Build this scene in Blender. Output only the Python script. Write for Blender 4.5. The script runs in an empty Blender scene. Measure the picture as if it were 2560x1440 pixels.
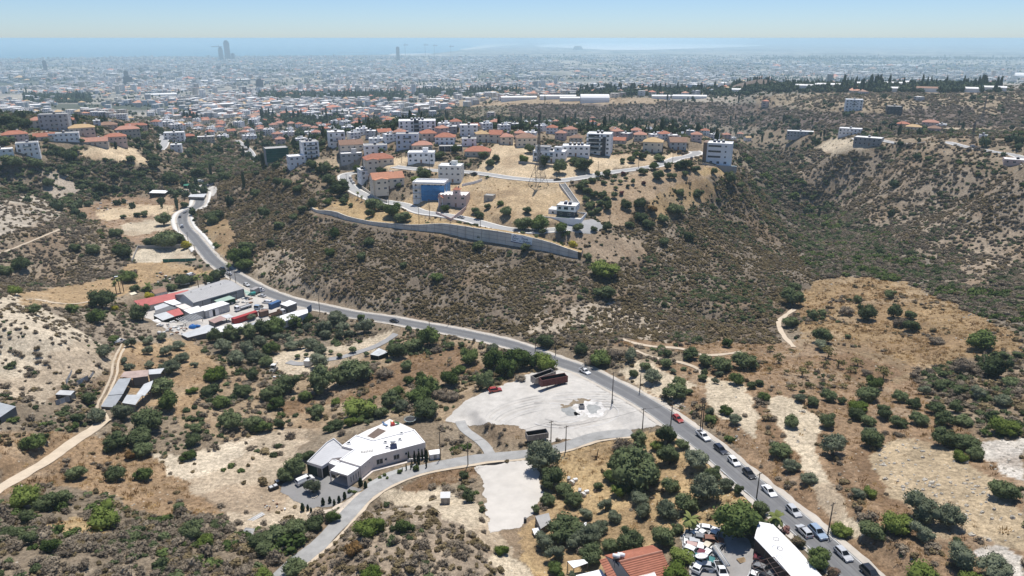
import bpy, math, random
import numpy as np
from mathutils import Vector, Matrix
scene = bpy.context.scene
R = math.radians
random.seed(7)
rng = np.random.default_rng(11)
# --- camera
CAM_H = 250.0
FPX = 1762.0
PITCH = R(19.53)
cam_data = bpy.data.cameras.new('camera')
cam_data.sensor_width = 36.0
cam_data.lens = 36.0 * FPX / 2560.0
cam_data.clip_start = 1.0
cam_data.clip_end = 200000.0
cam = bpy.data.objects.new('camera', cam_data)
cam.location = (0, 0, CAM_H)
cam.rotation_euler = (R(90) - PITCH, 0, 0)
scene.collection.objects.link(cam)
scene.camera = cam
# --- sky, sun, exposure
SUN_EL, SUN_AZ = 71.0, 14.0
world = bpy.data.worlds.new('World')
scene.world = world
world.use_nodes = True
wn = world.node_tree
for n in list(wn.nodes):
 wn.nodes.remove(n)
w_out = wn.nodes.new('ShaderNodeOutputWorld')
w_bg = wn.nodes.new('ShaderNodeBackground')
w_sky = wn.nodes.new('ShaderNodeTexSky')
w_sky.sky_type = 'NISHITA'
w_sky.sun_disc = False
w_sky.sun_elevation = R(SUN_EL)
w_sky.sun_rotation = R(SUN_AZ)
w_sky.altitude = 250.0
w_sky.air_density = 0.72
w_sky.dust_density = 0.3
w_sky.ozone_density = 8.0
w_bg.inputs['Strength'].default_value = 0.106
wn.links.new(w_sky.outputs[0], w_bg.inputs[0])
wn.links.new(w_bg.outputs[0], w_out.inputs[0])
sun_d = bpy.data.lights.new('sun', 'SUN')
sun_d.energy = 4.6
sun_d.angle = R(0.53)
sun_d.color = (1.0, 0.955, 0.89)
sun = bpy.data.objects.new('sun', sun_d)
sv = Vector((math.sin(R(SUN_AZ)) * math.cos(R(SUN_EL)), math.cos(R(SUN_AZ)) * math.cos(R(SUN_EL)), math.sin(R(SUN_EL))))
sun.rotation_euler = sv.to_track_quat('Z', 'Y').to_euler()
sun.location = (0, 0, 600)
scene.collection.objects.link(sun)
scene.view_settings.view_transform = 'Standard'
scene.view_settings.look = 'None'
scene.view_settings.exposure = 0.2
scene.view_settings.gamma = 1.0
scene.view_settings.use_curve_mapping = False
scene.cycles.max_bounces = 5
scene.cycles.diffuse_bounces = 3
scene.cycles.glossy_bounces = 2
scene.cycles.transmission_bounces = 2
scene.cycles.volume_bounces = 2
scene.cycles.transparent_max_bounces = 6
scene.cycles.caustics_reflective = False
scene.cycles.caustics_refractive = False
# --- projection helpers
CP, SP = math.cos(PITCH), math.sin(PITCH)
def pix_dir(px, py):
 a = (np.asarray(px, float) - 1280.0) / FPX
 b = (720.0 - np.asarray(py, float)) / FPX
 return a, CP + b * SP, -SP + b * CP
def project(x, y, z):
 x = np.asarray(x, float); y = np.asarray(y, float); z = np.asarray(z, float) - CAM_H
 d = y * CP - z * SP
 u = y * SP + z * CP
 d = np.where(d < 1e-3, 1e-3, d)
 return 1280.0 + FPX * x / d, 720.0 - FPX * u / d, d
# --- noise
def _hash(ix, iy, seed):
 n = (ix.astype(np.int64) * 374761393 + iy.astype(np.int64) * 668265263 + seed * 1442695041) & 0x7fffffff
 n = ((n ^ (n >> 13)) * 1274126177) & 0x7fffffff
 n = n ^ (n >> 16)
 return (n & 0xffff) / 65535.0
def vnoise(x, y, seed=0):
 x = np.asarray(x, float); y = np.asarray(y, float)
 ix = np.floor(x); iy = np.floor(y)
 fx = x - ix; fy = y - iy
 fx = fx * fx * (3 - 2 * fx); fy = fy * fy * (3 - 2 * fy)
 a = _hash(ix, iy, seed); b = _hash(ix + 1, iy, seed)
 c = _hash(ix, iy + 1, seed); d = _hash(ix + 1, iy + 1, seed)
 return (a * (1 - fx) + b * fx) * (1 - fy) + (c * (1 - fx) + d * fx) * fy
def fbm(x, y, seed=0, octv=4):
 s = 0; a = 0.5; t = 0
 for o in range(octv):
  s = s + a * vnoise(x, y, seed + o * 17); t += a
  x = x * 2.03 + 5.1; y = y * 2.03 + 3.7; a *= 0.5
 return s / t
# --- terrain: surveyed points (photo x, photo y, metres below the camera)
CTRL = [
 (-300,1800,98),(600,1800,108),(1300,1800,108),(2000,1800,99),(2900,1800,92),
 (-500,1440,90),(0,1440,98),(350,1440,103),(600,1440,107),(720,1425,108),(900,1380,102),(1020,1300,103),(1120,1440,101),(1300,1440,107),(1600,1440,104),(1850,1400,101),(2150,1430,96),(2350,1400,92),(2560,1440,91),(3000,1440,86),
 (-400,1220,98),(0,1225,106),(300,1200,112),(560,1260,113),(760,1215,114.5),(900,1180,114.5),(1000,1130,115),(1060,1180,114.5),(1250,1230,112.5),(1120,1250,111),(1500,1200,109),(1700,1250,105),(1890,1215,101.5),(1990,1320,98.5),(2100,1180,98),(2300,1200,94.5),(2560,1200,92),(3000,1200,86),
 (-400,1000,92),(0,1000,103),(170,1000,110),(330,970,115),(250,1090,112),(500,1010,118),(700,1000,121),(900,980,121),(1000,1040,116.5),(1200,1040,115),(1230,980,115.5),(1400,1020,112),(1480,1020,110.5),(1560,1090,108),(1300,1110,112.5),(1694,1050,105.5),(1900,1000,105),(2300,1000,102),(2560,1000,99),(3000,1000,92),(2000,1090,102),
 (1460,930,113),(1530,985,110),(1300,872,117.5),(1150,832,121),(985,803,124),(800,775,125),(700,735,124.5),(620,695,123.5),(530,630,121),(470,565,119),(480,520,118),(1800,1125,103.5),
 (450,880,121),(300,870,115),(100,850,99),(0,790,93),(-300,800,85),(150,775,108),(250,850,112),(0,740,97),(60,900,103),(200,690,121),(60,690,117),(400,640,122),(400,740,124),(300,740,121),(560,790,124.5),(450,790,123),(700,900,123),(860,880,123.5),(640,850,124.5),(120,690,119),
 (0,600,104),(-300,600,92),(150,590,109),(250,600,116),(330,665,121),(0,680,112),(0,500,103),(160,530,114),(-300,500,95),(300,520,118),(400,540,119.5),(340,570,120),(420,620,121.5),
 (300,470,116.5),(420,480,117),(430,450,113),(500,475,117),(100,470,108),(200,430,102),(350,405,99),(420,420,106),(0,430,96),(-300,430,88),
 (100,392,90),(0,395,86),(200,372,88),(300,372,92),(390,385,104),(60,365,80),(140,330,76),(200,345,80),(300,330,85),(-300,330,70),(0,320,70),(390,345,99),
 (300,297,100),(100,290,90),(-300,290,85),(500,320,132),(420,300,135),(500,440,116),(560,425,114),(440,410,110),
 (560,620,119.5),(620,620,115),(650,560,110),(560,560,118),(700,600,112),(620,500,112),(700,480,98),(620,450,104),(750,700,119),(660,690,122),(900,700,115),(820,760,123),(1000,640,108.5),(1000,740,119.5),(1150,790,120.5),(900,620,107),(850,552,101.5),(760,560,104),(800,500,97),
 (1000,592,103),(1200,618,105),(1440,648,107),(1300,700,111),(1300,800,116.5),(1150,700,112),(1300,645,107),(1420,800,115),
 (800,523,97),(870,440,90),(900,490,95.5),(940,540,97),(1000,515,96.5),(1100,560,97),(1150,545,96.5),(1200,566,97),(1300,575,97),(1400,577,97),(1500,575,98),(1400,530,93),(1300,470,85),(1150,438,83.5),(1200,490,89),(1060,500,92),(1130,515,93),(960,465,88),(1400,445,81.5),(1550,428,80.5),(1700,402,78.5),(1790,413,79),(1450,403,76),(1300,392,75),(1000,390,76),(960,422,81),(750,412,85),(700,420,90),(840,400,82),(860,350,72),(1100,352,69),(1400,352,70),(1250,352,69.5),(1520,358,71.5),(960,352,70),(1650,372,73),(1820,385,79),(1600,500,89),(1500,480,86),(1550,560,97),(1750,440,82),(1650,460,84),
 (1100,318,104),(900,318,106),(1500,320,103),(1300,318,104),(1000,335,88),(1200,335,86),(1400,334,87),(1600,338,89),(1700,341,88),(1830,352,100),(1000,300,118),(800,330,108),(650,385,118),(600,350,132),(760,360,88),(1250,300,116),(1500,308,114),(1750,320,112),
 (1840,440,88),(1870,480,103),(1900,520,110.5),(1950,590,116.5),(2010,650,119),(1800,600,109),(1700,640,106.5),(1880,700,116.5),(1750,750,112.5),(1600,800,116),(1850,830,112.5),(1600,640,105.5),(1500,660,107),(1480,740,112),(1700,540,98),(1780,500,96),(1500,870,112),(1620,900,109),(1750,900,108.5),(1600,1000,107.5),
 (1900,410,150),(1870,365,148),(1950,460,149),(2050,520,142),(2095,590,133),(2000,680,120.5),(1970,790,113.5),(2150,680,119),(2300,700,115),(2500,700,109),(2560,600,106),(2300,600,117),(2300,500,111),(2500,500,101),(2560,440,88),(2400,430,91),(2200,430,107),(2050,430,122),(2900,600,98),(2900,430,80),(2900,800,98),
 (2300,850,108),(2560,850,103),(2100,860,110),(2000,920,108),(2400,950,104),
 (2000,385,113),(2100,368,93),(2130,350,88),(2200,350,86),(2300,370,83),(2440,372,79),(2560,405,74),(2000,340,104),(2400,345,86),(2560,340,84),(2900,350,75),
 (2300,322,95),(2100,322,100),(2500,318,92),(2300,300,93),(2100,275,88),(2230,285,88),(2500,280,86),(2300,238,80),(2500,236,78),(2100,245,83),(2900,260,70),(1950,300,112),(1900,330,125),
 (1950,270,105),(1900,245,98),
 (1600,292,126),(1350,292,124),(1900,290,124),(1600,252,107),(1300,262,114),(1300,247,112),(1450,252,109),(1750,243,106),
 (300,270,150),(800,280,150),(1100,275,140),(600,250,180),(100,250,170),(-400,250,160),(1000,240,160),(300,230,200),(800,230,195),(1300,228,160),(1600,222,165),(2000,218,140),(2300,216,135),(2560,216,130),(3000,216,120),
 (0,200,225),(600,200,225),(1200,200,222),(1800,200,205),(2400,200,190),(3000,200,185),
 (0,172,243),(600,172,243),(1200,172,241),(1800,172,236),(2400,172,230),(3000,172,228),(-600,172,243),(-600,200,225),
 (0,147,248.5),(600,147,248.5),(1200,147,248),(1800,147,246),(2400,147,244),(3200,147,243),(-800,147,248.5),
 (0,115,249.6),(1280,115,249),(1600,115,248),(1900,115,248),(2000,118,247.5),(2560,122,247),(3200,118,247),(-800,115,249.6),
 (0,104,249.7),(1280,104,249.2),(2560,104,248),(3400,104,248),(-1000,104,249.7),
]
_c = np.array(CTRL, float)
_dx, _dy, _dz = pix_dir(_c[:, 0], _c[:, 1])
_t = -_c[:, 2] / _dz
_cx, _cy = _dx * _t, _dy * _t
CU, CV, CHH = np.arctan2(_cx, _cy), np.log(np.hypot(_cx, _cy)), _c[:, 2]
def _phi(d2):
 return np.where(d2 > 1e-12, 0.5 * d2 * np.log(np.maximum(d2, 1e-12)), 0.0)
_n = len(CU)
_A = np.zeros((_n + 3, _n + 3))
_A[:_n, :_n] = _phi((CU[:, None] - CU) ** 2 + (CV[:, None] - CV) ** 2) + 2e-4 * np.eye(_n)
_A[:_n, _n] = 1; _A[:_n, _n + 1] = CU; _A[:_n, _n + 2] = CV
_A[_n:, :_n] = _A[:_n, _n:].T
_coef = np.linalg.solve(_A, np.concatenate([CHH, np.zeros(3)]))
def tps_h(u, v):
 out = np.empty(u.size); uf, vf = u.ravel(), v.ravel()
 for i in range(0, uf.size, 60000):
  a, b = uf[i:i + 60000, None], vf[i:i + 60000, None]
  out[i:i + 60000] = (_phi((a - CU) ** 2 + (b - CV) ** 2) @ _coef[:_n]) + _coef[_n] + _coef[_n + 1] * a[:, 0] + _coef[_n + 2] * b[:, 0]
 return out.reshape(u.shape)
TH0, TH1, NTH = R(-56), R(56), 620
ths = np.linspace(TH0, TH1, NTH)
vs = np.concatenate([np.linspace(math.log(45), math.log(110), 60, endpoint=False),
                     np.linspace(math.log(110), math.log(760), 330, endpoint=False),
                     np.linspace(math.log(760), math.log(1600), 110, endpoint=False),
                     np.linspace(math.log(1600), math.log(60000), 150)])
NV = len(vs)
GU, GV = np.meshgrid(ths, vs)
HG = tps_h(GU, GV)
RG = np.exp(GV)
GX, GY = RG * np.sin(GU), RG * np.cos(GU)
ZG = CAM_H - HG
_rough = np.clip((RG - 60) / 60, 0, 1) * np.clip((1500 - RG) / 500, 0, 1)
ZG = ZG + _rough * ((fbm(GX / 30, GY / 30, 3, 3) - 0.5) * 3.2 + (fbm(GX / 7, GY / 7, 9, 3) - 0.5) * 1.1)
_q = 1 - np.abs(2 * fbm(GX / 34 + .35 * GY / 34, GY / 60, 15, 3) - 1)
_pxg, _pyg, _ = project(GX, GY, ZG)
_gm = np.clip(np.minimum((_pxg - 1440) / 160, (2120 - _pxg) / 120), 0, 1) * np.clip(np.minimum((_pyg - 455) / 60, (850 - _pyg) / 60), 0, 1) + np.clip(np.minimum((_pxg - 560) / 60, (820 - _pxg) / 60), 0, 1) * np.clip(np.minimum((_pyg - 440) / 40, (690 - _pyg) / 40), 0, 1)
ZG = ZG - _gm * (np.clip(_q - .55, 0, 1) * 9.0) * (RG < 700)
ZG = np.maximum(ZG, 0.6)
def _vidx(v):
 return np.clip(np.interp(v, vs, np.arange(NV)), 0, NV - 1.001)
def ground_z(x, y):
 x = np.asarray(x, float); y = np.asarray(y, float)
 u = np.arctan2(x, y); v = np.log(np.maximum(np.hypot(x, y), 46.0))
 fi = np.clip((u - TH0) / (TH1 - TH0) * (NTH - 1), 0, NTH - 1.001); fj = _vidx(v)
 i = fi.astype(int); j = fj.astype(int); a = fi - i; b = fj - j
 return (ZG[j, i] * (1 - a) + ZG[j, i + 1] * a) * (1 - b) + (ZG[j + 1, i] * (1 - a) + ZG[j + 1, i + 1] * a) * b
_vv = np.exp(np.linspace(math.log(46), math.log(50000), 4000))
def W(px, py, lift=0.0):
 a, b, c = pix_dir(px, py)
 hx = math.hypot(float(a), float(b))
 x, y = _vv * float(a) / hx, _vv * float(b) / hx
 zr = CAM_H + _vv * float(c) / hx
 d = zr - lift - ground_z(x, y)
 k = int(np.argmax(d < 0))
 if d[k] >= 0: k = len(d) - 1
 if k == 0: k = 1
 f = d[k - 1] / (d[k - 1] - d[k] + 1e-9)
 rr = _vv[k - 1] + (_vv[k] - _vv[k - 1]) * f
 X, Y = rr * float(a) / hx, rr * float(b) / hx
 return Vector((X, Y, float(ground_z(X, Y))))
def Wn(pxs, pys):
 return [W(a, b) for a, b in zip(pxs, pys)]
def scale_at(p):
 return FPX / (p[1] * CP - (p[2] - CAM_H) * SP)
# --- linking, tagging
COL = scene.collection
def srgb(r, g, b, k=1.0):
 f = lambda c: ((c / 255 + 0.055) / 1.055) ** 2.4 if c > 10 else c / 255 / 12.92
 return (f(r) * k, f(g) * k, f(b) * k)
def tag(o, label=None, cat=None, group=None, kind=None):
 if label: o['label'] = label
 if cat: o['category'] = cat
 if group: o['group'] = group
 if kind: o['kind'] = kind
 return o
def thing(name, label, cat, loc=(0, 0, 0), rz=0.0, group=None):
 o = bpy.data.objects.new(name, None)
 COL.objects.link(o)
 o.empty_display_size = 0.5
 o.location = loc; o.rotation_euler = (0, 0, rz)
 return tag(o, label, cat, group)
def link_mesh(name, me, parent=None, loc=None, rz=None, scale=None):
 o = bpy.data.objects.new(name, me)
 COL.objects.link(o)
 if parent is not None: o.parent = parent
 if loc is not None: o.location = loc
 if rz is not None: o.rotation_euler = (0, 0, rz)
 if scale is not None: o.scale = scale
 return o
def copy_tree(o, parent=None):
 c = o.copy(); COL.objects.link(c)
 if parent is not None: c.parent = parent
 for ch in list(o.children): copy_tree(ch, c)
 return c
# --- materials
MATS = {}
def _nodes(name):
 m = bpy.data.materials.new(name); m.use_nodes = True
 nt = m.node_tree
 for n in list(nt.nodes): nt.nodes.remove(n)
 out = nt.nodes.new('ShaderNodeOutputMaterial')
 return m, nt, out
def pm(name, col, rough=0.8, var=0.14, scale=0.6, metal=0.0, bump=0.0, streak=False, spec=0.3, dirt=0.0):
 if name in MATS: return MATS[name]
 m, nt, out = _nodes(name)
 N, L = nt.nodes, nt.links
 b = N.new('ShaderNodeBsdfPrincipled')
 b.inputs['Roughness'].default_value = rough; b.inputs['Metallic'].default_value = metal
 b.inputs['Specular IOR Level'].default_value = spec
 tc = N.new('ShaderNodeTexCoord')
 mp = N.new('ShaderNodeMapping'); L.new(tc.outputs['Object'], mp.inputs[0])
 mp.inputs['Scale'].default_value = (scale, scale, scale * (0.18 if streak else 1.0))
 n1 = N.new('ShaderNodeTexNoise'); n1.inputs['Scale'].default_value = 1.0; n1.inputs['Detail'].default_value = 5.0
 n1.inputs['Roughness'].default_value = 0.65
 L.new(mp.outputs[0], n1.inputs['Vector'])
 oi = N.new('ShaderNodeObjectInfo')
 ad = N.new('ShaderNodeMath'); ad.operation = 'MULTIPLY_ADD'
 L.new(oi.outputs['Random'], ad.inputs[0]); ad.inputs[1].default_value = 0.25
 L.new(n1.outputs[0], ad.inputs[2])
 cr = N.new('ShaderNodeValToRGB')
 c = cr.color_ramp
 c.elements[0].position = 0.3; c.elements[1].position = 0.85
 lo = [x * (1 - var * 1.3) for x in col]; hi = [min(1, x * (1 + var * 0.8)) for x in col]
 c.elements[0].color = (*lo, 1); c.elements[1].color = (*hi, 1)
 if dirt > 0:
  e = c.elements.new(0.22); e.color = (col[0] * (1 - dirt), col[1] * (1 - dirt * 1.05), col[2] * (1 - dirt * 1.15), 1)
 L.new(ad.outputs[0], cr.inputs[0])
 L.new(cr.outputs[0], b.inputs['Base Color'])
 if bump > 0:
  bp = N.new('ShaderNodeBump'); bp.inputs['Strength'].default_value = bump; bp.inputs['Distance'].default_value = 0.05
  L.new(n1.outputs[0], bp.inputs['Height']); L.new(bp.outputs[0], b.inputs['Normal'])
 L.new(b.outputs[0], out.inputs[0])
 MATS[name] = m
 return m
def glass(name='window_glass', col=(0.025, 0.032, 0.04), rough=0.08):
 if name in MATS: return MATS[name]
 m, nt, out = _nodes(name)
 b = nt.nodes.new('ShaderNodeBsdfPrincipled')
 oi = nt.nodes.new('ShaderNodeObjectInfo')
 cr = nt.nodes.new('ShaderNodeValToRGB')
 cr.color_ramp.elements[0].color = (*[c * 0.6 for c in col], 1); cr.color_ramp.elements[1].color = (*[c * 1.9 for c in col], 1)
 nt.links.new(oi.outputs['Random'], cr.inputs[0]); nt.links.new(cr.outputs[0], b.inputs['Base Color'])
 b.inputs['Roughness'].default_value = rough; b.inputs['Specular IOR Level'].default_value = 0.5
 nt.links.new(b.outputs[0], out.inputs[0])
 MATS[name] = m
 return m
def foliage(name, ca, cb, trans=0.18, scale=0.5):
 if name in MATS: return MATS[name]
 m, nt, out = _nodes(name)
 N, L = nt.nodes, nt.links
 tc = N.new('ShaderNodeTexCoord'); n1 = N.new('ShaderNodeTexNoise')
 n1.inputs['Scale'].default_value = scale; n1.inputs['Detail'].default_value = 3.0
 L.new(tc.outputs['Object'], n1.inputs['Vector'])
 oi = N.new('ShaderNodeObjectInfo')
 ad = N.new('ShaderNodeMath'); ad.operation = 'MULTIPLY_ADD'
 L.new(oi.outputs['Random'], ad.inputs[0]); ad.inputs[1].default_value = 0.5; L.new(n1.outputs[0], ad.inputs[2])
 cr = N.new('ShaderNodeValToRGB')
 cr.color_ramp.elements[0].position = 0.35; cr.color_ramp.elements[1].position = 1.05
 cr.color_ramp.elements[0].color = (*ca, 1); cr.color_ramp.elements[1].color = (*cb, 1)
 L.new(ad.outputs[0], cr.inputs[0])
 d = N.new('ShaderNodeBsdfDiffuse'); t = N.new('ShaderNodeBsdfTranslucent'); mx = N.new('ShaderNodeMixShader')
 mx.inputs[0].default_value = trans
 L.new(cr.outputs[0], d.inputs[0]); L.new(cr.outputs[0], t.inputs[0])
 L.new(d.outputs[0], mx.inputs[1]); L.new(t.outputs[0], mx.inputs[2]); L.new(mx.outputs[0], out.inputs[0])
 MATS[name] = m
 return m
# --- mesh building
class MB:
 def __init__(s): s.v = []; s.f = []; s.m = []; s.sm = []
 def add(s, vs_, fs_, mat=0, smooth=False):
  o = len(s.v); s.v.extend([tuple(p) for p in vs_])
  for f in fs_:
   s.f.append([o + i for i in f]); s.m.append(mat); s.sm.append(smooth)
 def box(s, x0, y0, z0, x1, y1, z1, mat=0, rz=0.0, piv=None):
  p = [(x0, y0, z0), (x1, y0, z0), (x1, y1, z0), (x0, y1, z0), (x0, y0, z1), (x1, y0, z1), (x1, y1, z1), (x0, y1, z1)]
  if rz:
   cx, cy = piv if piv else ((x0 + x1) / 2, (y0 + y1) / 2); c, q = math.cos(rz), math.sin(rz)
   p = [(cx + (a - cx) * c - (b - cy) * q, cy + (a - cx) * q + (b - cy) * c, z) for a, b, z in p]
  s.add(p, [(0, 3, 2, 1), (4, 5, 6, 7), (0, 1, 5, 4), (1, 2, 6, 5), (2, 3, 7, 6), (3, 0, 4, 7)], mat)
 def prism(s, poly, z0, z1, mat=0, top=None, cap0=True):
  n = len(poly)
  a = sum(poly[i][0] * poly[(i + 1) % n][1] - poly[(i + 1) % n][0] * poly[i][1] for i in range(n))
  if a < 0: poly = poly[::-1]
  vs_ = [(x, y, z0) for x, y in poly] + [(x, y, z1) for x, y in poly]
  fs_ = [(i, (i + 1) % n, n + (i + 1) % n, n + i) for i in range(n)]
  s.add(vs_, fs_ + ([tuple(range(n))[::-1]] if cap0 else []), mat)
  s.add([(x, y, z1) for x, y in poly], [tuple(range(n))], mat if top is None else top)
 def tube(s, p0, p1, r0, r1=None, n=8, mat=0, cap=True):
  r1 = r0 if r1 is None else r1
  p0, p1 = Vector(p0), Vector(p1); d = (p1 - p0)
  if d.length < 1e-6: return
  d.normalize(); u = d.orthogonal().normalized(); w = d.cross(u)
  vs_ = []
  for p, r in ((p0, r0), (p1, r1)):
   for i in range(n):
    a = 2 * math.pi * i / n
    vs_.append(p + u * (r * math.cos(a)) + w * (r * math.sin(a)))
  fs_ = [(i, (i + 1) % n, n + (i + 1) % n, n + i) for i in range(n)]
  if cap: fs_ += [tuple(range(n))[::-1], tuple(range(n, 2 * n))]
  s.add(vs_, fs_, mat, n > 6)
 def blob(s, c, rx, ry, rz, mat=0, nu=8, nv=5, jit=0.0, seed=0, half=False):
  r_ = random.Random(seed); vs_ = []; fs_ = []
  lo = 0.0 if half else -math.pi / 2
  for j in range(nv + 1):
   ph = lo + (math.pi / 2 - lo) * j / nv
   for i in range(nu):
    th = 2 * math.pi * i / nu
    k = 1 + jit * (r_.random() - 0.5) * 2
    vs_.append((c[0] + rx * k * math.cos(ph) * math.cos(th), c[1] + ry * k * math.cos(ph) * math.sin(th), c[2] + rz * k * math.sin(ph)))
  for j in range(nv):
   for i in range(nu):
    a = j * nu + i; b = j * nu + (i + 1) % nu
    fs_.append((a, b, b + nu, a + nu))
  s.add(vs_, fs_, mat, True)
 def gable(s, x0, y0, x1, y1, z, h, mat=0, wall=1, axis='x', over=0.4, t=0.18):
  if axis == 'x':
   ym = (y0 + y1) / 2
   A = [(x0, y0, z), (x0, y1, z), (x0, ym, z + h)]; B = [(x1, y0, z), (x1, y1, z), (x1, ym, z + h)]
   sl = h / ((y1 - y0) / 2)
   P = [[(x0 - over, y0 - over, z - sl * over), (x1 + over, y0 - over, z - sl * over), (x1 + over, ym, z + h), (x0 - over, ym, z + h)],
                 [(x1 + over, y1 + over, z - sl * over), (x0 - over, y1 + over, z - sl * over), (x0 - over, ym, z + h), (x1 + over, ym, z + h)]]
  else:
   xm = (x0 + x1) / 2
   A = [(x0, y0, z), (x1, y0, z), (xm, y0, z + h)]; B = [(x0, y1, z), (x1, y1, z), (xm, y1, z + h)]
   sl = h / ((x1 - x0) / 2)
   P = [[(x0 - over, y1 + over, z - sl * over), (x0 - over, y0 - over, z - sl * over), (xm, y0 - over, z + h), (xm, y1 + over, z + h)],
                 [(x1 + over, y0 - over, z - sl * over), (x1 + over, y1 + over, z - sl * over), (xm, y1 + over, z + h), (xm, y0 - over, z + h)]]
  if wall is not None:
   s.add(A, [(0, 1, 2)], wall); s.add(B, [(0, 1, 2)], wall)
  for q in P:
   top = [(a, b, c + t) for a, b, c in q]
   s.add(q + top, [(3, 2, 1, 0), (4, 5, 6, 7), (0, 1, 5, 4), (1, 2, 6, 5), (2, 3, 7, 6), (3, 0, 4, 7)], mat)
 def hip(s, x0, y0, x1, y1, z, h, mat=0, over=0.4, t=0.15):
  x0 -= over; y0 -= over; x1 += over; y1 += over
  w, d = x1 - x0, y1 - y0
  if w >= d: r0, r1 = (x0 + d / 2, (y0 + y1) / 2), (x1 - d / 2, (y0 + y1) / 2)
  else: r0, r1 = ((x0 + x1) / 2, y0 + w / 2), ((x0 + x1) / 2, y1 - w / 2)
  vs_ = [(x0, y0, z), (x1, y0, z), (x1, y1, z), (x0, y1, z), (x0, y0, z + t), (x1, y0, z + t), (x1, y1, z + t), (x0, y1, z + t), (r0[0], r0[1], z + h), (r1[0], r1[1], z + h)]
  fs_ = [(3, 2, 1, 0), (0, 1, 5, 4), (1, 2, 6, 5), (2, 3, 7, 6), (3, 0, 4, 7)]
  if w >= d: fs_ += [(4, 5, 9, 8), (6, 7, 8, 9), (5, 6, 9), (7, 4, 8)]
  else: fs_ += [(4, 5, 8), (6, 7, 9), (5, 6, 9, 8), (7, 4, 8, 9)]
  s.add(vs_, fs_, mat)
 def mesh(s, name, mats):
  me = bpy.data.meshes.new(name)
  me.from_pydata(s.v, [], s.f)
  for m in mats: me.materials.append(m)
  me.polygons.foreach_set('material_index', s.m)
  me.polygons.foreach_set('use_smooth', s.sm)
  me.update()
  return me
 def build(s, name, mats, parent=None, loc=None, rz=None):
  return link_mesh(name, s.mesh(name, mats), parent, loc, rz)
def np_mesh(name, V, F, mats=(), attr=None, smooth=False):
 me = bpy.data.meshes.new(name)
 V = np.ascontiguousarray(V, dtype=np.float32); F = np.ascontiguousarray(F, dtype=np.int32); k = F.shape[1]
 me.vertices.add(len(V)); me.vertices.foreach_set('co', V.ravel())
 me.loops.add(F.size); me.loops.foreach_set('vertex_index', F.ravel())
 me.polygons.add(len(F))
 me.polygons.foreach_set('loop_start', np.arange(len(F), dtype=np.int32) * k)
 me.polygons.foreach_set('loop_total', np.full(len(F), k, dtype=np.int32))
 if smooth: me.polygons.foreach_set('use_smooth', np.ones(len(F), dtype=bool))
 me.update(calc_edges=True)
 if attr is not None:
  a = me.color_attributes.new('Col', 'FLOAT_COLOR', 'POINT')
  a.data.foreach_set('color', np.concatenate([attr, np.ones((len(attr), 1))], 1).astype(np.float32).ravel())
 for m in mats: me.materials.append(m)
 return me
# --- roads: centre lines read from the photo, carried onto the terrain
ROADS = {
 'main': [(2300,1590),(2222,1510),(2150,1440),(2025,1330),(1905,1232),(1782,1125),(1683,1052),(1606,1000),(1522,957),(1458,928),(1380,897),(1280,862),(1190,840),(1100,823),(985,802),(880,785),(800,769),(735,753),(670,731),(610,704),(565,674),(532,647),(507,620),(482,590),(464,570),(456,551),(462,535),(480,522),(496,512),(500,500),(505,482)],
 'plateau_a': [(890,421),(872,431),(861,444),(869,461),(886,477),(910,489),(938,498),(966,506),(1009,516),(1051,527),(1107,538),(1163,550),(1240,569),(1287,576),(1334,579),(1375,576),(1420,570)],
 'plateau_b': [(985,415),(1016,419),(1051,423),(1093,427),(1163,431),(1220,437),(1280,445),(1355,451),(1400,452),(1455,445),(1530,432),(1592,422),(1642,412),(1692,401),(1717,395),(1738,386),(1742,378),(1735,370)],
 'villa_lane': [(640,1500),(702,1438),(740,1402),(790,1358),(840,1312),(877,1275),(927,1235),(990,1198),(1065,1176),(1140,1164),(1215,1149),(1280,1141),(1330,1135),(1405,1117),(1480,1096),(1560,1080),(1630,1064)],
 'branch_lane': [(1232,1142),(1218,1122),(1202,1105),(1180,1090),(1160,1072),(1150,1052)],
 'orchard_lane': [(1005,812),(997,822),(985,838),(952,858),(902,879),(852,892),(815,900),(752,908),(720,905)],
 'dirt_track': [(-60,1260),(0,1222),(70,1183),(150,1128),(230,1075),(265,1050)],
 'upper_track': [(262,1050),(250,1015),(270,977),(285,935),(288,907),(300,880),(310,860)],
 'hill_path': [(1985,866),(1962,840),(1947,808),(1962,790),(1985,772)],
 'foot_path': [(1555,850),(1620,865),(1700,872),(1765,886),(1852,883)],
 'terrace_path': [(1590,880),(1640,893),(1700,905),(1745,922),(1760,950)],
 'spur_path': [(-20,640),(40,618),(110,590),(150,575)],
 'meadow_path': [(40,744),(90,750),(150,757),(225,760)],
 'town_street': [(590,352),(602,360),(626,384),(643,408)],
 'hill_street': [(380,333),(397,338),(411,352),(408,364),(398,376)],
 'ridge_road': [(2140,345),(2202,347),(2320,355),(2395,362),(2470,377),(2560,397),(2640,420)],
}
RW = {'main': 7.6, 'plateau_a': 6.4, 'plateau_b': 6.4, 'villa_lane': 4.4, 'branch_lane': 3.4, 'orchard_lane': 3.4, 'dirt_track': 4.2, 'upper_track': 2.6,
      'hill_path': 2.0, 'foot_path': 1.8, 'terrace_path': 1.6, 'spur_path': 2.0, 'meadow_path': 1.8, 'town_street': 8.0, 'hill_street': 8.0, 'ridge_road': 8.0}
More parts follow.
